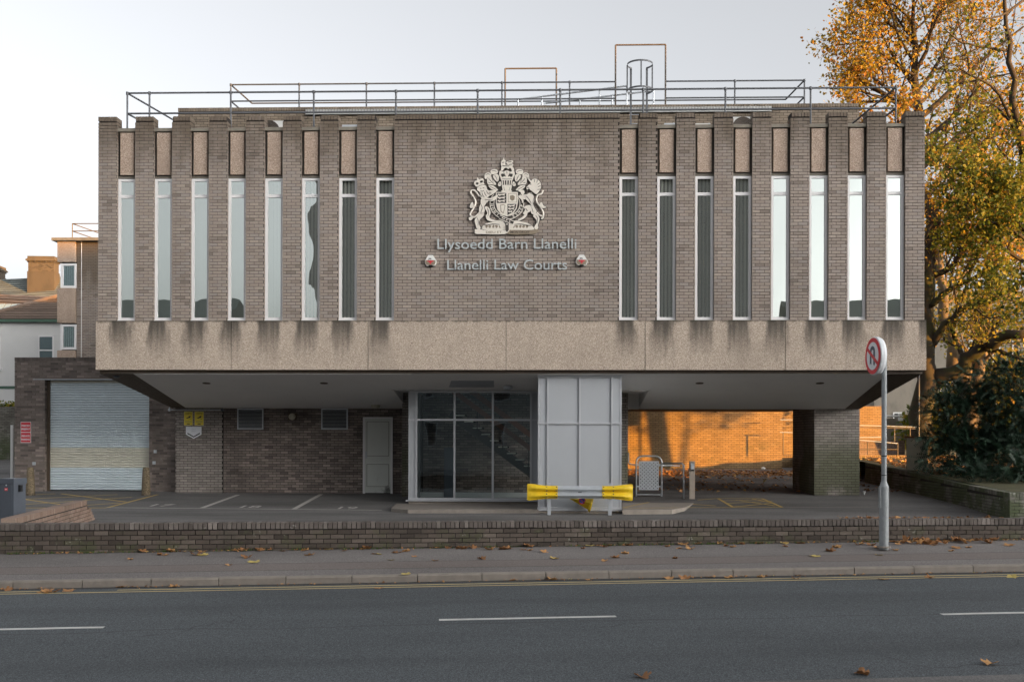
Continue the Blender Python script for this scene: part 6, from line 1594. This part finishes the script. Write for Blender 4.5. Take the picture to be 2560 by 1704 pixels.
sgn('sign_box', MB().lathe((0, 0.005, 0), [(0.30, 0), (0.31, -0.01), (0.31, -0.06), (0.29, -0.10)], 36, axis=(0, -1, 0)), 'sign_white')
def ring_(r0, r1, y0, y1, n=40):
    b = MB()
    return b.prism([(r1 * math.cos(R(360 * i / n)), r1 * math.sin(R(360 * i / n))) for i in range(n)], lambda x, z, d: (x, d, z), y0, y1)
sgn('red_disc', ring_(0, 0.292, -0.002, -0.0062), 'red')
sgn('white_disc', ring_(0, 0.225, -0.0066, -0.008), 'sign_white')
ua = [(-0.1, -0.14), (-0.1, 0.06)] + [(0.1 * math.cos(R(180 - 15 * i)), 0.06 + 0.1 * math.sin(R(180 - 15 * i))) for i in range(1, 12)] + [(0.1, 0.06), (0.1, -0.13), (0.066, -0.165), (0.034, -0.13), (0.034, 0.06)] + [(0.04 * math.cos(R(15 * i)), 0.06 + 0.04 * math.sin(R(15 * i))) for i in range(1, 12)] + [(-0.04, 0.06), (-0.04, -0.14), (-0.07, -0.11)]
sgn('u_turn_arrow', MB().prism(ua, lambda x, z, d: (x * 1.0, d, z), -0.0085, -0.0105), 'sign_navy')
sgn('red_slash', MB().prism([(-0.225, 0.115), (-0.185, 0.155), (0.225, -0.115), (0.19, -0.16)], lambda x, z, d: (x, d, z), -0.011, -0.013), 'red')
sgn('mount_bracket', MB().box((-0.05, 0.10, -0.12), (0.05, 0.16, 0.12)), 'pole')
# ------------------------------------------------------------------ trees
def rvec(rg): return Vector((rg.gauss(0, 1), rg.gauss(0, 1), rg.gauss(0, 1)))
class Tree:
    def __init__(s, seed):
        s.rg, s.wood, s.twigs = random.Random(seed), MB(), []
        s.wood.sm = True
    def branch(s, p, d, L, r, lv, maxlv, up=0.12, wob=0.22, kids=(6, 5, 5, 4), spread=(35, 62)):
        rg = s.rg
        n = 5 if L > 1.5 else 4 if L > 0.7 else 3
        pts, rs = [p], [r]
        d = d.normalized(); dirs = [d]
        for i in range(n):
            d = (d + rvec(rg) * wob * 0.5 + Vector((0, 0, up))).normalized()
            p = p + d * (L / n)
            pts.append(p); dirs.append(d); rs.append(max(0.004, r * (1 - 0.72 * (i + 1) / n)))
        s.wood.tube(pts, rs, 7 if lv == 0 else 5 if lv == 1 else 3, t=rg.random(), caps=False)
        s.kids_of(pts, dirs, rs, L, lv, maxlv, up, wob, kids, spread)
    def kids_of(s, pts, dirs, rs, L, lv, maxlv, up, wob, kids, spread):
        rg = s.rg
        if lv >= maxlv:
            s.twigs.append(pts); return
        k = kids[min(lv, len(kids) - 1)]
        for i in range(k):
            t = 0.25 + 0.75 * (i + rg.random() * 0.8) / k
            f = min(t, 0.999) * (len(pts) - 1); a = int(f)
            q = pts[a].lerp(pts[a + 1], f - a); dd = dirs[a]
            ax = dd.cross(rvec(rg)).normalized()
            nd = Quaternion(ax, R(rg.uniform(*spread))) @ dd
            s.branch(q, nd, L * rg.uniform(0.42, 0.66) * (1.15 - 0.45 * t), max(0.006, rs[a] * 0.55), lv + 1, maxlv, up, wob, kids, spread)
    def limb(s, pts, r0, r1, kids=6, sub=2, L=2.0, t=0.3, up=0.12):
        pts = [Vector(p) for p in pts]
        cv = open_curve([tuple(p) for p in pts], 3); cv = [Vector(p) for p in cv]
        for i in range(1, len(cv) - 1): cv[i] += rvec(s.rg) * r0 * 0.25
        rs = [r0 + (r1 - r0) * i / (len(cv) - 1) for i in range(len(cv))]
        s.wood.tube(cv, rs, 9, t=t, caps=True)
        for i in range(kids):
            f = (0.2 + 0.8 * (i + s.rg.random()) / kids) * (len(cv) - 1); a = min(int(f), len(cv) - 2)
            q = cv[a].lerp(cv[a+1], f - a); dd = (cv[a+1] - cv[a]).normalized()
            nd = Quaternion(dd.cross(rvec(s.rg)).normalized(), R(s.rg.uniform(35, 70))) @ dd
            s.branch(q, nd, L * s.rg.uniform(0.6, 1.1), rs[a] * 0.4, 3 - sub, 3, up)
    def leaves(s, per, size, jit, tone, cut=None):
        b, rg = MB(), s.rg
        for tw in s.twigs:
            tt = rg.gauss(0, 0.10)
            for _ in range(per):
                f = rg.random() * (len(tw) - 1) * 0.9999; a = int(f)
                c = tw[a].lerp(tw[a+1], f - a) + rvec(rg) * jit
                if cut and cut(c, rg): continue
                sz_ = size * rg.uniform(0.6, 1.25)
                n_ = (rvec(rg) + Vector((0, -0.2, 0.5))).normalized(); x = n_.cross(rvec(rg)).normalized() * sz_ * 0.5; y = n_.cross(x).normalized() * sz_ * 0.5
                t = min(1, max(0, tone(c, rg) + tt))
                b.add([c - x, c - y * 0.85 + n_ * sz_ * 0.1, c + x * 1.1, c + y * 0.85 + n_ * sz_ * 0.1], [(0, 1, 2, 3)], 0, t)
        return b
    def make(s, name, label, leafmat, bark, per, size, jit, tone, loc, cut=None):
        A = thing(name, label, 'tree', loc, WF)
        s.wood.build('trunk', M[bark], A, off=loc, fix=False)
        s.leaves(per, size, jit, tone, cut).build('crown', M[leafmat], A, off=loc, fix=False)
        return A
# the tall golden tree behind the right end of the building
d1 = 42.0
P1_ = lambda x, y, d=d1: WD(x, y, d)
t = Tree(5)
base = Vector((P1_(2316, 1100).x, d1, 0.9))
stem = [base, P1_(2314, 960), P1_(2318, 820), P1_(2320, 680), P1_(2312, 540), P1_(2300, 400), P1_(2291, 277), P1_(2288, 160), P1_(2280, 60), P1_(2270, -60)]
t.limb(stem[:6], 0.48, 0.24, kids=0)
t.limb(stem[5:], 0.24, 0.03, kids=5, sub=2, L=2.2)
def pr(x, y, dx, dy, L, r=0.11, dz=0.0, k=(6, 5, 4, 4)):
    p = P1_(x, y); e = P1_(x + dx, y + dy) - p; e.y = dz * e.length
    t.branch(p, e, L, r, 0, 3, up=0.05, wob=0.2, kids=k)
for a in ((2293, 300, -60, -50, 3.9, 0.12, 0.15), (2291, 270, -80, -30, 3.3, 0.1, -0.3), (2296, 340, -90, -35, 2.9, 0.1, 0.2), (2300, 400, -70, -45, 2.8, 0.1, -0.4), (2290, 215, -60, -55, 3.4, 0.09, 0.3), (2288, 160, -50, -55, 3.1, 0.07, -0.2), (2286, 110, -70, -45, 2.9, 0.06, 0.1), (2289, 190, -80, -40, 3.3, 0.07, -0.1), (2278, 50, -60, -40, 2.6, 0.05, -0.1), (2283, 80, 50, -40, 2.8, 0.05, -0.3),
          (2293, 300, 60, -60, 5.2, 0.13, -0.2), (2298, 360, 80, -60, 5.2, 0.12, 0.3), (2303, 420, 75, -60, 5.4, 0.13, -0.3), (2290, 230, 60, -60, 4.4, 0.1, 0.2), (2286, 140, 40, -60, 3.6, 0.08, 0.1), (2284, 100, -35, -60, 3.0, 0.06, 0.3),
          (2310, 500, 90, -70, 5.4, 0.13, 0.4), (2312, 540, 60, -60, 5.0, 0.12, -0.4), (2310, 470, -60, -40, 4.0, 0.1, 0.5), (2300, 430, 40, -70, 4.6, 0.11, 0.6), (2288, 180, 30, -70, 4.2, 0.09, -0.5), (2292, 250, -95, -15, 3.0, 0.08, 0.5), (2292, 262, -80, 5, 2.9, 0.07, 0.0)):
    pr(*a)
for pts, r0, r1, kd in (([(2332, 960), (2400, 916), (2450, 868), (2500, 850), (2570, 832)], 0.34, 0.16, 7), ([(2320, 880), (2362, 812), (2420, 762), (2490, 742), (2575, 690)], 0.17, 0.07, 8), ([(2322, 765), (2380, 722), (2450, 690), (2530, 640)], 0.14, 0.05, 8),
                        ([(2322, 700), (2385, 660), (2415, 600), (2470, 550)], 0.14, 0.05, 8), ([(2318, 650), (2350, 572), (2420, 530), (2465, 480)], 0.13, 0.05, 8), ([(2450, 868), (2500, 880), (2570, 905)], 0.12, 0.05, 4), ([(2318, 700), (2300, 640), (2330, 560)], 0.1, 0.04, 5), ([(2400, 750), (2450, 640), (2540, 560)], 0.09, 0.03, 7)):
    t.limb([P1_(x, y, d1 - 0.6 * i) for i, (x, y) in enumerate(pts)], r0, r1, kids=kd, sub=2, L=2.3, t=0.1)
gold = lambda c, rg: rg.gauss(0.62, 0.2) if c.z > 8.5 else rg.gauss(0.27, 0.2)  # low leaves are greener, and toned darker in place of shade
t.make('sycamore_tree', 'tall golden autumn tree rising behind the right end of the building', 'leaf_gold', 'bark', 6, 0.14, 0.24, gold, tuple(base), cut=lambda c, rg: c.z < 3.6 and c.x < 14)
# leaning two-stemmed tree further back
t = Tree(9); d2 = 50.0
Q = lambda x, y, d=d2: WD(x, y, d)
base = Vector((Q(2425, 1060).x, d2, 1.0))
t.limb([base, Q(2424, 1000), Q(2405, 930), Q(2380, 840), Q(2352, 740), Q(2345, 600)], 0.50, 0.15, kids=6, sub=2, L=3.6, t=0.6)
t.limb([Q(2424, 1000), Q(2446, 930), Q(2452, 860), Q(2470, 760), Q(2480, 600), Q(2490, 420)], 0.32, 0.08, kids=9, sub=2, L=4.0, t=0.6)
for i in range(12):
    q = Q(2360 + 15 * i, 740 - (i * 37) % 300); t.branch(q, Vector((t.rg.uniform(-1, 1), t.rg.uniform(-0.5, 0.5), t.rg.uniform(0.1, 0.8))), 3.6, 0.07, 1, 3)
t.make('leaning_tree', 'two-stemmed flaky-barked tree behind the dark yew on the right', 'leaf_gold', 'bark_pale', 7, 0.17, 0.32, lambda c, rg: rg.gauss(0.46 if c.z > 11 else 0.26, 0.2), tuple(base))  # low part of the crown toned darker to stand for shade
# nearer greener tree at the right edge
t = Tree(21); d3 = 34.0
S3 = lambda x, y, d=d3: WD(x, y, d)
base = Vector((S3(2640, 1100).x, d3, 0.9))
t.limb([base, S3(2635, 900), S3(2610, 650), S3(2575, 470), S3(2545, 330), S3(2528, 200), S3(2522, 60), S3(2505, -80)], 0.24, 0.04, kids=4, sub=2, L=1.6, t=0.1)
for pts, r0, kd in (([(2530, 130), (2470, 118), (2400, 105), (2360, 70)], 0.055, 5), ([(2560, 400), (2500, 240), (2430, 190), (2380, 160)], 0.06, 7), ([(2545, 330), (2480, 260), (2410, 250)], 0.05, 6), ([(2590, 560), (2500, 470), (2420, 430), (2370, 420)], 0.08, 9), ([(2600, 620), (2530, 540), (2450, 500)], 0.08, 9), ([(2575, 470), (2600, 380), (2640, 260)], 0.07, 6),
                    ([(2620, 700), (2540, 640), (2470, 600), (2420, 600)], 0.08, 8), ([(2630, 800), (2560, 760), (2490, 740)], 0.07, 7), ([(2560, 0), (2500, 40), (2440, 50)], 0.05, 4), ([(2570, 440), (2520, 400), (2470, 330)], 0.06, 7), ([(2600, 640), (2560, 600), (2500, 560), (2400, 540)], 0.07, 9)):
    t.limb([S3(x, y, d3 - 0.4 * i + 0.3 * (kd % 3)) for i, (x, y) in enumerate(pts)], r0, 0.015, kids=kd, sub=2, L=1.5, t=0.2)
t.make('roadside_tree', 'nearer thinning green and yellow tree at the right edge', 'leaf_green', 'bark', 7, 0.135, 0.2, lambda c, rg: rg.gauss(0.5 if c.z > 9 else 0.38, 0.2), tuple(base), cut=lambda c, rg: rg.random() < min(0.92, max(0.0, (c.z - 10.0) / 4.0)))
# small unseen tree added beyond the right edge to dapple the sunlit wall
t = Tree(33); q = BF @ Vector((27.0, 4.2, 0.3)); base = q.copy()
t.limb([q, q + Vector((0.1, 0, 1.6)), q + Vector((0, 0.2, 3.2)), q + Vector((0.2, 0.1, 5.5))], 0.12, 0.03, kids=0)
for i in range(7): t.branch(q + Vector((0, 0, 3.5 + 0.3 * i)), Vector((rnd.uniform(-.4, .4), (-1) ** i, 0.12)), 2.4, 0.04, 2, 3)
t.make('added_dapple_tree', 'unseen young tree added beyond the right edge to dapple the rear wall', 'leaf_green', 'bark', 30, 0.2, 0.22, lambda c, rg: rg.gauss(0.5, 0.2), tuple(base))
# yew: feathery sprays over several lobes
def yew(name, label, lobes, n, loc, seed):
    rg = random.Random(seed); b, wd = MB(), MB()
    for c, r_ in lobes:
        wd.tube([Vector(loc) + Vector((rg.uniform(-.1, .1), rg.uniform(-.1, .1), 0)), Vector(loc).lerp(Vector(c), 0.5) + rvec(rg) * 0.1, Vector(c)], [0.09, 0.06, 0.02], 6)
        for _ in range(int(n * r_[0] * r_[2])):
            dv = rvec(rg).normalized()
            if dv.y > 0.55: continue
            k = rg.uniform(0.55, 1.08)
            p = Vector(c) + Vector((dv.x * r_[0], dv.y * r_[1], dv.z * r_[2])) * k
            ax = (dv + Vector((0, 0, -0.25)) + rvec(rg) * 0.35).normalized(); L_ = rg.uniform(0.18, 0.42)
            sd_ = ax.cross(rvec(rg)).normalized(); tone = min(1, max(0, rg.gauss(0.5, 0.25)))
            for i in range(7):
                q = p + ax * (L_ * i / 7) - Vector((0, 0, 0.05 * (i / 7) ** 2))
                for s_ in (1, -1):
                    e = (sd_ * s_ + ax * 0.7).normalized() * rg.uniform(0.05, 0.085); w_ = ax * 0.014
                    b.add([q - w_, q + e * 0.5 - w_, q + e, q + w_], [(0, 1, 2, 3)], 0, tone)
    A = thing(name, label, 'shrub', loc, WF)
    wd.build('stem', M['bark'], A, off=loc, fix=False)
    b.build('foliage', M['leaf_yew'], A, off=loc, fix=False)
yd = 30.0
def YL(px, py, rx, rz2, d=yd, ry=0.9): return (tuple(WD(px, py, d)), (rx, ry, rz2))
yb = (WD(2440, 1150, yd).x, yd, 0.78)
yew('yew_shrub', 'large dark green yew spreading over the retaining wall at the right', [YL(2480, 1040, 1.25, 1.0), YL(2400, 1050, 0.95, 0.85), YL(2545, 1000, 1.1, 1.35, 29.6), YL(2420, 1130, 1.0, 0.65), YL(2520, 1150, 1.2, 0.7, 29.2), YL(2355, 1015, 0.6, 0.28, 29.8, 0.5), YL(2350, 1090, 0.6, 0.25, 29.6, 0.5), YL(2345, 1150, 0.55, 0.22, 29.4, 0.4), YL(2470, 950, 0.8, 0.45), YL(2395, 985, 0.75, 0.35), YL(2590, 1080, 1.0, 1.5, 29.2), YL(2380, 1110, 0.7, 0.5, 29.6, 0.5), YL(2480, 1190, 0.8, 0.35, 27.4, 0.6), YL(2565, 1185, 0.9, 0.5, 27.0, 0.6), YL(2425, 1180, 0.6, 0.3, 28.6, 0.5), YL(2610, 1150, 0.8, 0.8, 27.5, 0.6)], 760, yb, 3)
# laurel-like growth over the garden wall at far left
def bush(name, label, c, r_, n, mat, seed, size=0.09):
    rg = random.Random(seed); b = MB()
    for _ in range(n):
        dv = rvec(rg).normalized() * rg.uniform(0.3, 1.0); p = Vector(c) + Vector((dv.x * r_[0], dv.y * r_[1], abs(dv.z) * r_[2]))
        n_ = (rvec(rg) + Vector((0, -0.3, 0.6))).normalized(); x = n_.cross(rvec(rg)).normalized() * size * rg.uniform(0.5, 1.1); y = n_.cross(x) * 0.6
        b.add([p - x, p - y, p + x, p + y], [(0, 1, 2, 3)], 0, rg.random())
    A = thing(name, label, 'shrub', tuple(c), WF)
    b.build('foliage', M[mat], A, off=c, fix=False)
    st = MB()
    for _ in range(7): st.tube([Vector(c), Vector(c) + Vector((rg.uniform(-1, 1) * r_[0] * .7, rg.uniform(-.4, .4), r_[2] * rg.uniform(0.5, 0.9)))], [0.02, 0.008], 4)
    st.build('stem', M['bark'], A, off=c, fix=False)
g_ = WD(12, 1022, 49)
bush('ivy_clump', 'wispy green growth on top of the garden wall at far left', (g_.x, 49, g_.z - 0.1), (1.2, 0.5, 0.55), 500, 'leaf_green', 4)
# background hedge that closes the view under the trees
for k, (x, y, d, rx_, rz2, n) in enumerate(((2470, 1010, 57, 4.5, 5.5, 5200), (2345, 1000, 58, 2.6, 3.4, 2400), (2560, 960, 52, 3.5, 6.5, 3800))):
    c_ = WD(x, y, d); bush('back_shrub', ('broad dull green shrub mass behind the yew', 'small dull shrub between the trunks', 'tall dull shrub at the right edge behind the yew')[k], (c_.x, d, 1.0), (rx_, 1.6, rz2), n, 'leaf_green', 30 + k, 0.2)

# ------------------------------------------------------------------ fallen leaves, litter, weeds
def leaf_mesh(seed, tone, curl):
    rg = random.Random(seed); n = 20; vs = [(0, 0, 0.004)]
    for i in range(n):
        a = 2 * math.pi * i / n
        lob = 0.62 + 0.38 * abs(math.cos(2.5 * (a - math.pi / 2))) ** 0.7
        r_ = lob * rg.uniform(0.85, 1.1) * (0.75 if abs(a - 1.5 * math.pi) < 0.35 else 1.0)
        x, y = r_ * math.cos(a), r_ * math.sin(a) * 0.9
        vs.append((x, y, curl * (0.55 * x * x + 0.35 * y * y * (1 if rg.random() > 0.3 else -0.4)) + rg.uniform(0, 0.09)))
    b = MB(); b.add(vs, [(0, i + 1, (i + 1) % n + 1) for i in range(n)], 0, tone)
    m0 = len(b.v); b.add([(-0.02, -0.6, 0.03), (0.02, -0.6, 0.03), (0.05, -1.25, 0.22), (0.02, -1.27, 0.24)], [(0, 1, 2, 3)], 0, 0.2)
    return b.mesh('fallen_leaf', M['leaf_dry'], fix=False)
LM = [leaf_mesh(40 + i, tn, cu) for i, (tn, cu) in enumerate(((0.35, 0.75), (0.55, 0.5), (0.2, 1.0), (0.65, 0.85), (0.48, 0.35), (0.97, 0.4), (0.9, 0.6)))]
def PV(px, py):                                      # on pavement or road, in road coordinates
    z = 0.0
    for _ in range(10):
        p = RZ(px, py, z)
        y = p.y
        z = RZ0 if y < KY else KT if y < KY + 0.125 else (KT + (y - KY - 0.125) / (-0.7 - KY - 0.125) * (KT * 0.28 - KT) if y < -0.7 else KT * 0.28 * (1 - (y + 0.7)))
    return Vector((p.x, y, z))
spots = []
for ox, oy, k, lst in ((0, 1280, 0.382, '965,243 1140,245 1045,280 1085,282 855,310 1325,262 1560,240 1612,240 1712,238 1785,237 1845,255 1995,251 2030,282 2150,243y 2252,252 1662,330y 1285,377 1325,377y 1500,353 1618,388 800,490 1140,488 285,520 315,513 350,523 300,528 265,526 452,515 42,512'),
                       (860, 1320, 0.3396, '170,137 225,190 260,192y 345,238y 375,288 410,178 460,170 518,210 690,137 770,147 845,150 885,152 945,147 1075,157 1170,155 1205,153 1320,160 1370,163 1470,176 1350,124 1550,227y 1810,130y 1760,150 1915,138 1955,130 1995,220 1920,247 2070,282 1015,315 670,325 455,393y 255,443 1245,384 1530,380 1800,382 2090,120'),
                       (1560, 1280, 0.4244, '25,190 345,187 255,203 380,200 415,178 330,213 390,218 300,277 548,178 640,205 600,200 695,188 780,177 945,185y 950,202 1040,184 1125,263y 1265,200 1250,208 1400,187 1455,195 1380,192 1500,255y 1495,288 1600,227 1215,232 1590,175 1610,190 1640,185 1665,180 1690,185 1720,180 1760,165 1745,190 1775,185 1800,190 1830,195 1850,185 1880,190 1900,188 1960,172 1990,182 2030,177 2090,183 2165,160 2140,180 2180,180 2270,197 1955,212 2030,210 1930,298 505,383 620,388 805,383 1015,393 1530,397 1805,386 2290,383y 265,392 360,390 2155,895 110,972 1405,953')):
    for s_ in lst.split():
        yl = s_.endswith('y'); x, y = s_.rstrip('y').split(','); spots.append((ox + float(x) * k, oy + float(y) * k, yl))
LEAVES = {}
for x, y, yl in spots:
    p = PV(x, y)
    p.y = min(p.y, -0.06)
    sc_ = rnd.uniform(0.055, 0.105)
    pile = 2235 < x < 2500 and y < 1368
    if pile: sc_ *= rnd.uniform(1.0, 1.35)
    if y > 1600: sc_ = 0.085
    me = LM[rnd.choice((5, 6))] if yl else LM[rnd.randrange(5)]
    m = RF @ Matrix.Translation(p + Vector((0, 0, 0.004 + (rnd.uniform(0, 0.05) if pile else 0)))) @ Matrix.Rotation(rnd.uniform(0, 6.28), 4, 'Z') @ Matrix.Rotation(rnd.gauss(0, 0.45 if pile else 0.16), 4, 'X') @ Matrix.Scale(sc_, 4)
    o = link('fallen_leaf', me); o.matrix_world = m
    row = 'out on the road' if y > 1600 else 'in the gutter' if p.y < KY else 'in the leaf drift' if pile else 'at the wall foot' if p.y > -0.42 else 'on the mid pavement' if p.y > -1.4 else 'near the kerb'
    mark = min(((30, 'the barrier cabinet'), (240, 'the roller shutter'), (400, 'the arrow sign'), (621, 'the left vent'), (866, 'the grey door'), (1000, 'the lobby edge'), (1180, 'the glazed lobby'), (1330, 'the left barrier end'), (1450, 'the crash barrier'), (1575, 'the right barrier end'), (1640, 'the hoop guard'), (1730, 'the steel post'), (1860, 'the sunlit wall'), (2095, 'the right pier'), (2210, 'the sign pole'), (2300, 'the service cabinet'), (2420, 'the yew'), (2540, 'the right picture edge')), key=lambda k: abs(k[0] - x))[1]
    LEAVES.setdefault((row, mark, yl), []).append((x, o))
ORD = ('leftmost', 'second from left', 'third from left', 'fourth from left', 'fifth from left', 'sixth from left', 'seventh from left', 'eighth from left', 'ninth from left', 'tenth from left', 'eleventh from left', 'twelfth from left')
for (row, mark, yl), ls in LEAVES.items():
    ls.sort(key=lambda k: k[0])
    for i, (x, o) in enumerate(ls):
        tag(o, ('yellow' if yl else 'orange-brown') + ' leaf ' + row + ' below ' + mark + (', ' + ORD[min(i, 11)] if len(ls) > 1 else ''), 'leaf', 'fallen leaves on pavement and road')
rg = random.Random(77)
def scatter(name, n, fn, size, tones):
    b = MB()
    for _ in range(n):
        p = fn()
        if p is None: continue
        s_ = size * rg.uniform(0.5, 1.2); a = rg.uniform(0, 6.28); x = Vector((math.cos(a), math.sin(a), rg.gauss(0, 0.3))) * s_; y = Vector((-math.sin(a), math.cos(a), rg.gauss(0, 0.3))) * s_ * 0.7
        b.add([p - x, p - y + Vector((0, 0, s_ * 0.35)), p + x, p + y + Vector((0, 0, s_ * 0.25))], [(0, 1, 2, 3)], 0, min(1, max(0, rg.gauss(*tones))))
    return b
def under():
    u, v = rg.uniform(3.2, 12.5), rg.gauss(14.3, 0.9) if rg.random() < 0.7 else rg.uniform(6, 17)
    if v > 17.0: return None
    return Vector((u, v, lotz(v) + 0.012))
tag(scatter('leaf_litter', 2300, under, 0.075, (0.35, 0.2)).build('leaf_litter', M['leaf_dry'], fix=False), kind='stuff', label='drift of dry brown leaves on the ground under the overhang', cat='leaf litter')
def inlot():
    x = rg.uniform(7.5, 11.3); q = Vector((x, -1.0 + rg.gauss(0, 0.25) + (x - 7) * 0.02, 0)); return Vector((q.x, q.y, lotz(q.y) + 0.012))
tag(scatter('leaf_litter', 220, inlot, 0.05, (0.35, 0.2)).build('leaf_litter', M['leaf_dry'], fix=False), kind='stuff', label='thin line of brown leaves on the car park near the retaining wall', cat='leaf litter')
def drift():
    px = rg.gauss(2360, 110) if rg.random() < 0.5 else rg.uniform(0, 2560)
    p = PV(px, 1386 - 0.0148 * px); return Vector((p.x, -0.04 - abs(rg.gauss(0, 0.08 if px > 2200 else 0.05)), p.z + 0.012))
tag(scatter('leaf_litter', 420, drift, 0.028, (0.45, 0.25)).build('leaf_litter', M['leaf_dry'], frame=RF, fix=False), kind='stuff', label='small broken leaf scraps along the foot of the street wall', cat='leaf litter')
def gutter():
    return Vector((rg.uniform(-9, 10), KY - 0.03 - abs(rg.gauss(0, 0.05)), RZ0 + 0.01))
tag(scatter('leaf_litter', 240, gutter, 0.024, (0.35, 0.25)).build('leaf_litter', M['leaf_dry'], frame=RF, fix=False), kind='stuff', label='small broken leaf scraps in the gutter below the kerb', cat='leaf litter')
def bed():
    x, y = rg.uniform(12, 22), rg.uniform(29, 40); return Vector((x, y, zz(x, y) + 0.02))
tag(scatter('leaf_litter', 2500, bed, 0.09, (0.6, 0.25)).build('leaf_litter', M['leaf_dry'], frame=WF, fix=False), kind='stuff', label='yellow leaves covering the planting bed behind the retaining wall', cat='leaf litter')
b = MB()
for px in [20, 40, 100, 120, 190, 215, 240, 330, 420, 560, 600, 640, 740, 880, 930, 945, 1030, 1100, 1230, 1290, 1440, 1510, 1530, 1590, 1640, 1655, 1690, 1760, 1800, 1830, 1890, 1905, 2010, 2150, 2180, 2290, 2480]:
    p = PV(px, 1386 - 0.0148 * px - 0.5); base_ = Vector((p.x, -0.02, p.z - 0.01))
    for _ in range(rg.randrange(14, 34)):
        q = base_ + Vector((rg.gauss(0, 0.11), -abs(rg.gauss(0, 0.03)), 0)); h_ = rg.uniform(0.012, 0.055); d_ = Vector((rg.gauss(0, 0.6), rg.gauss(-0.3, 0.5), 1)).normalized() * h_; w_ = Vector((rg.uniform(0.003, 0.01), 0, 0))
        b.add([q - w_, q + w_, q + d_ + w_ * 0.6, q + d_ * 1.1 - w_ * 0.5], [(0, 1, 2, 3)], 0, rg.random())
tag(b.build('wall_weeds', M['leaf_grass'], frame=RF, fix=False), kind='stuff', label='green weeds growing along the foot of the street wall', cat='weeds')
# small litter
p = BV(1908, 1171, 16.85); p.z = lotz(16.85)
b = MB(); rr = random.Random(2); n = 10
vs = [(0, 0, 0)]; rings = 5
b2 = MB(); pts = []
for j in range(rings):
    for i in range(n):
        a = 2 * math.pi * i / n; r_ = 0.09 * math.sin(math.pi * (j + 0.6) / rings) * rr.uniform(0.6, 1.2)
        pts.append((r_ * math.cos(a), r_ * math.sin(a) * 0.7, 0.11 * j / (rings - 1) * rr.uniform(0.8, 1.1)))
b2.add(pts, [(j*n+i, j*n+(i+1) % n, (j+1)*n+(i+1) % n, (j+1)*n+i) for j in range(rings-1) for i in range(n)] + [tuple(range(n)), tuple((rings-1)*n+i for i in range(n))])
o = b2.build('plastic_bag', M['white']); o.matrix_world = BF @ Matrix.Translation(p); tag(o, 'crumpled white plastic bag at the foot of the sunlit rear wall', 'bag')
q = BL(2160, 1236)
b = MB().lathe((0, 0, 0), [(0.03, 0), (0.04, 0.1), (0.042, 0.1), (0.043, 0.105)], 12)
o = b.build('paper_cup', M['white']); o.matrix_world = BF @ Matrix.Translation(q); tag(o, 'small white paper cup standing at the corner of the right pier', 'cup')
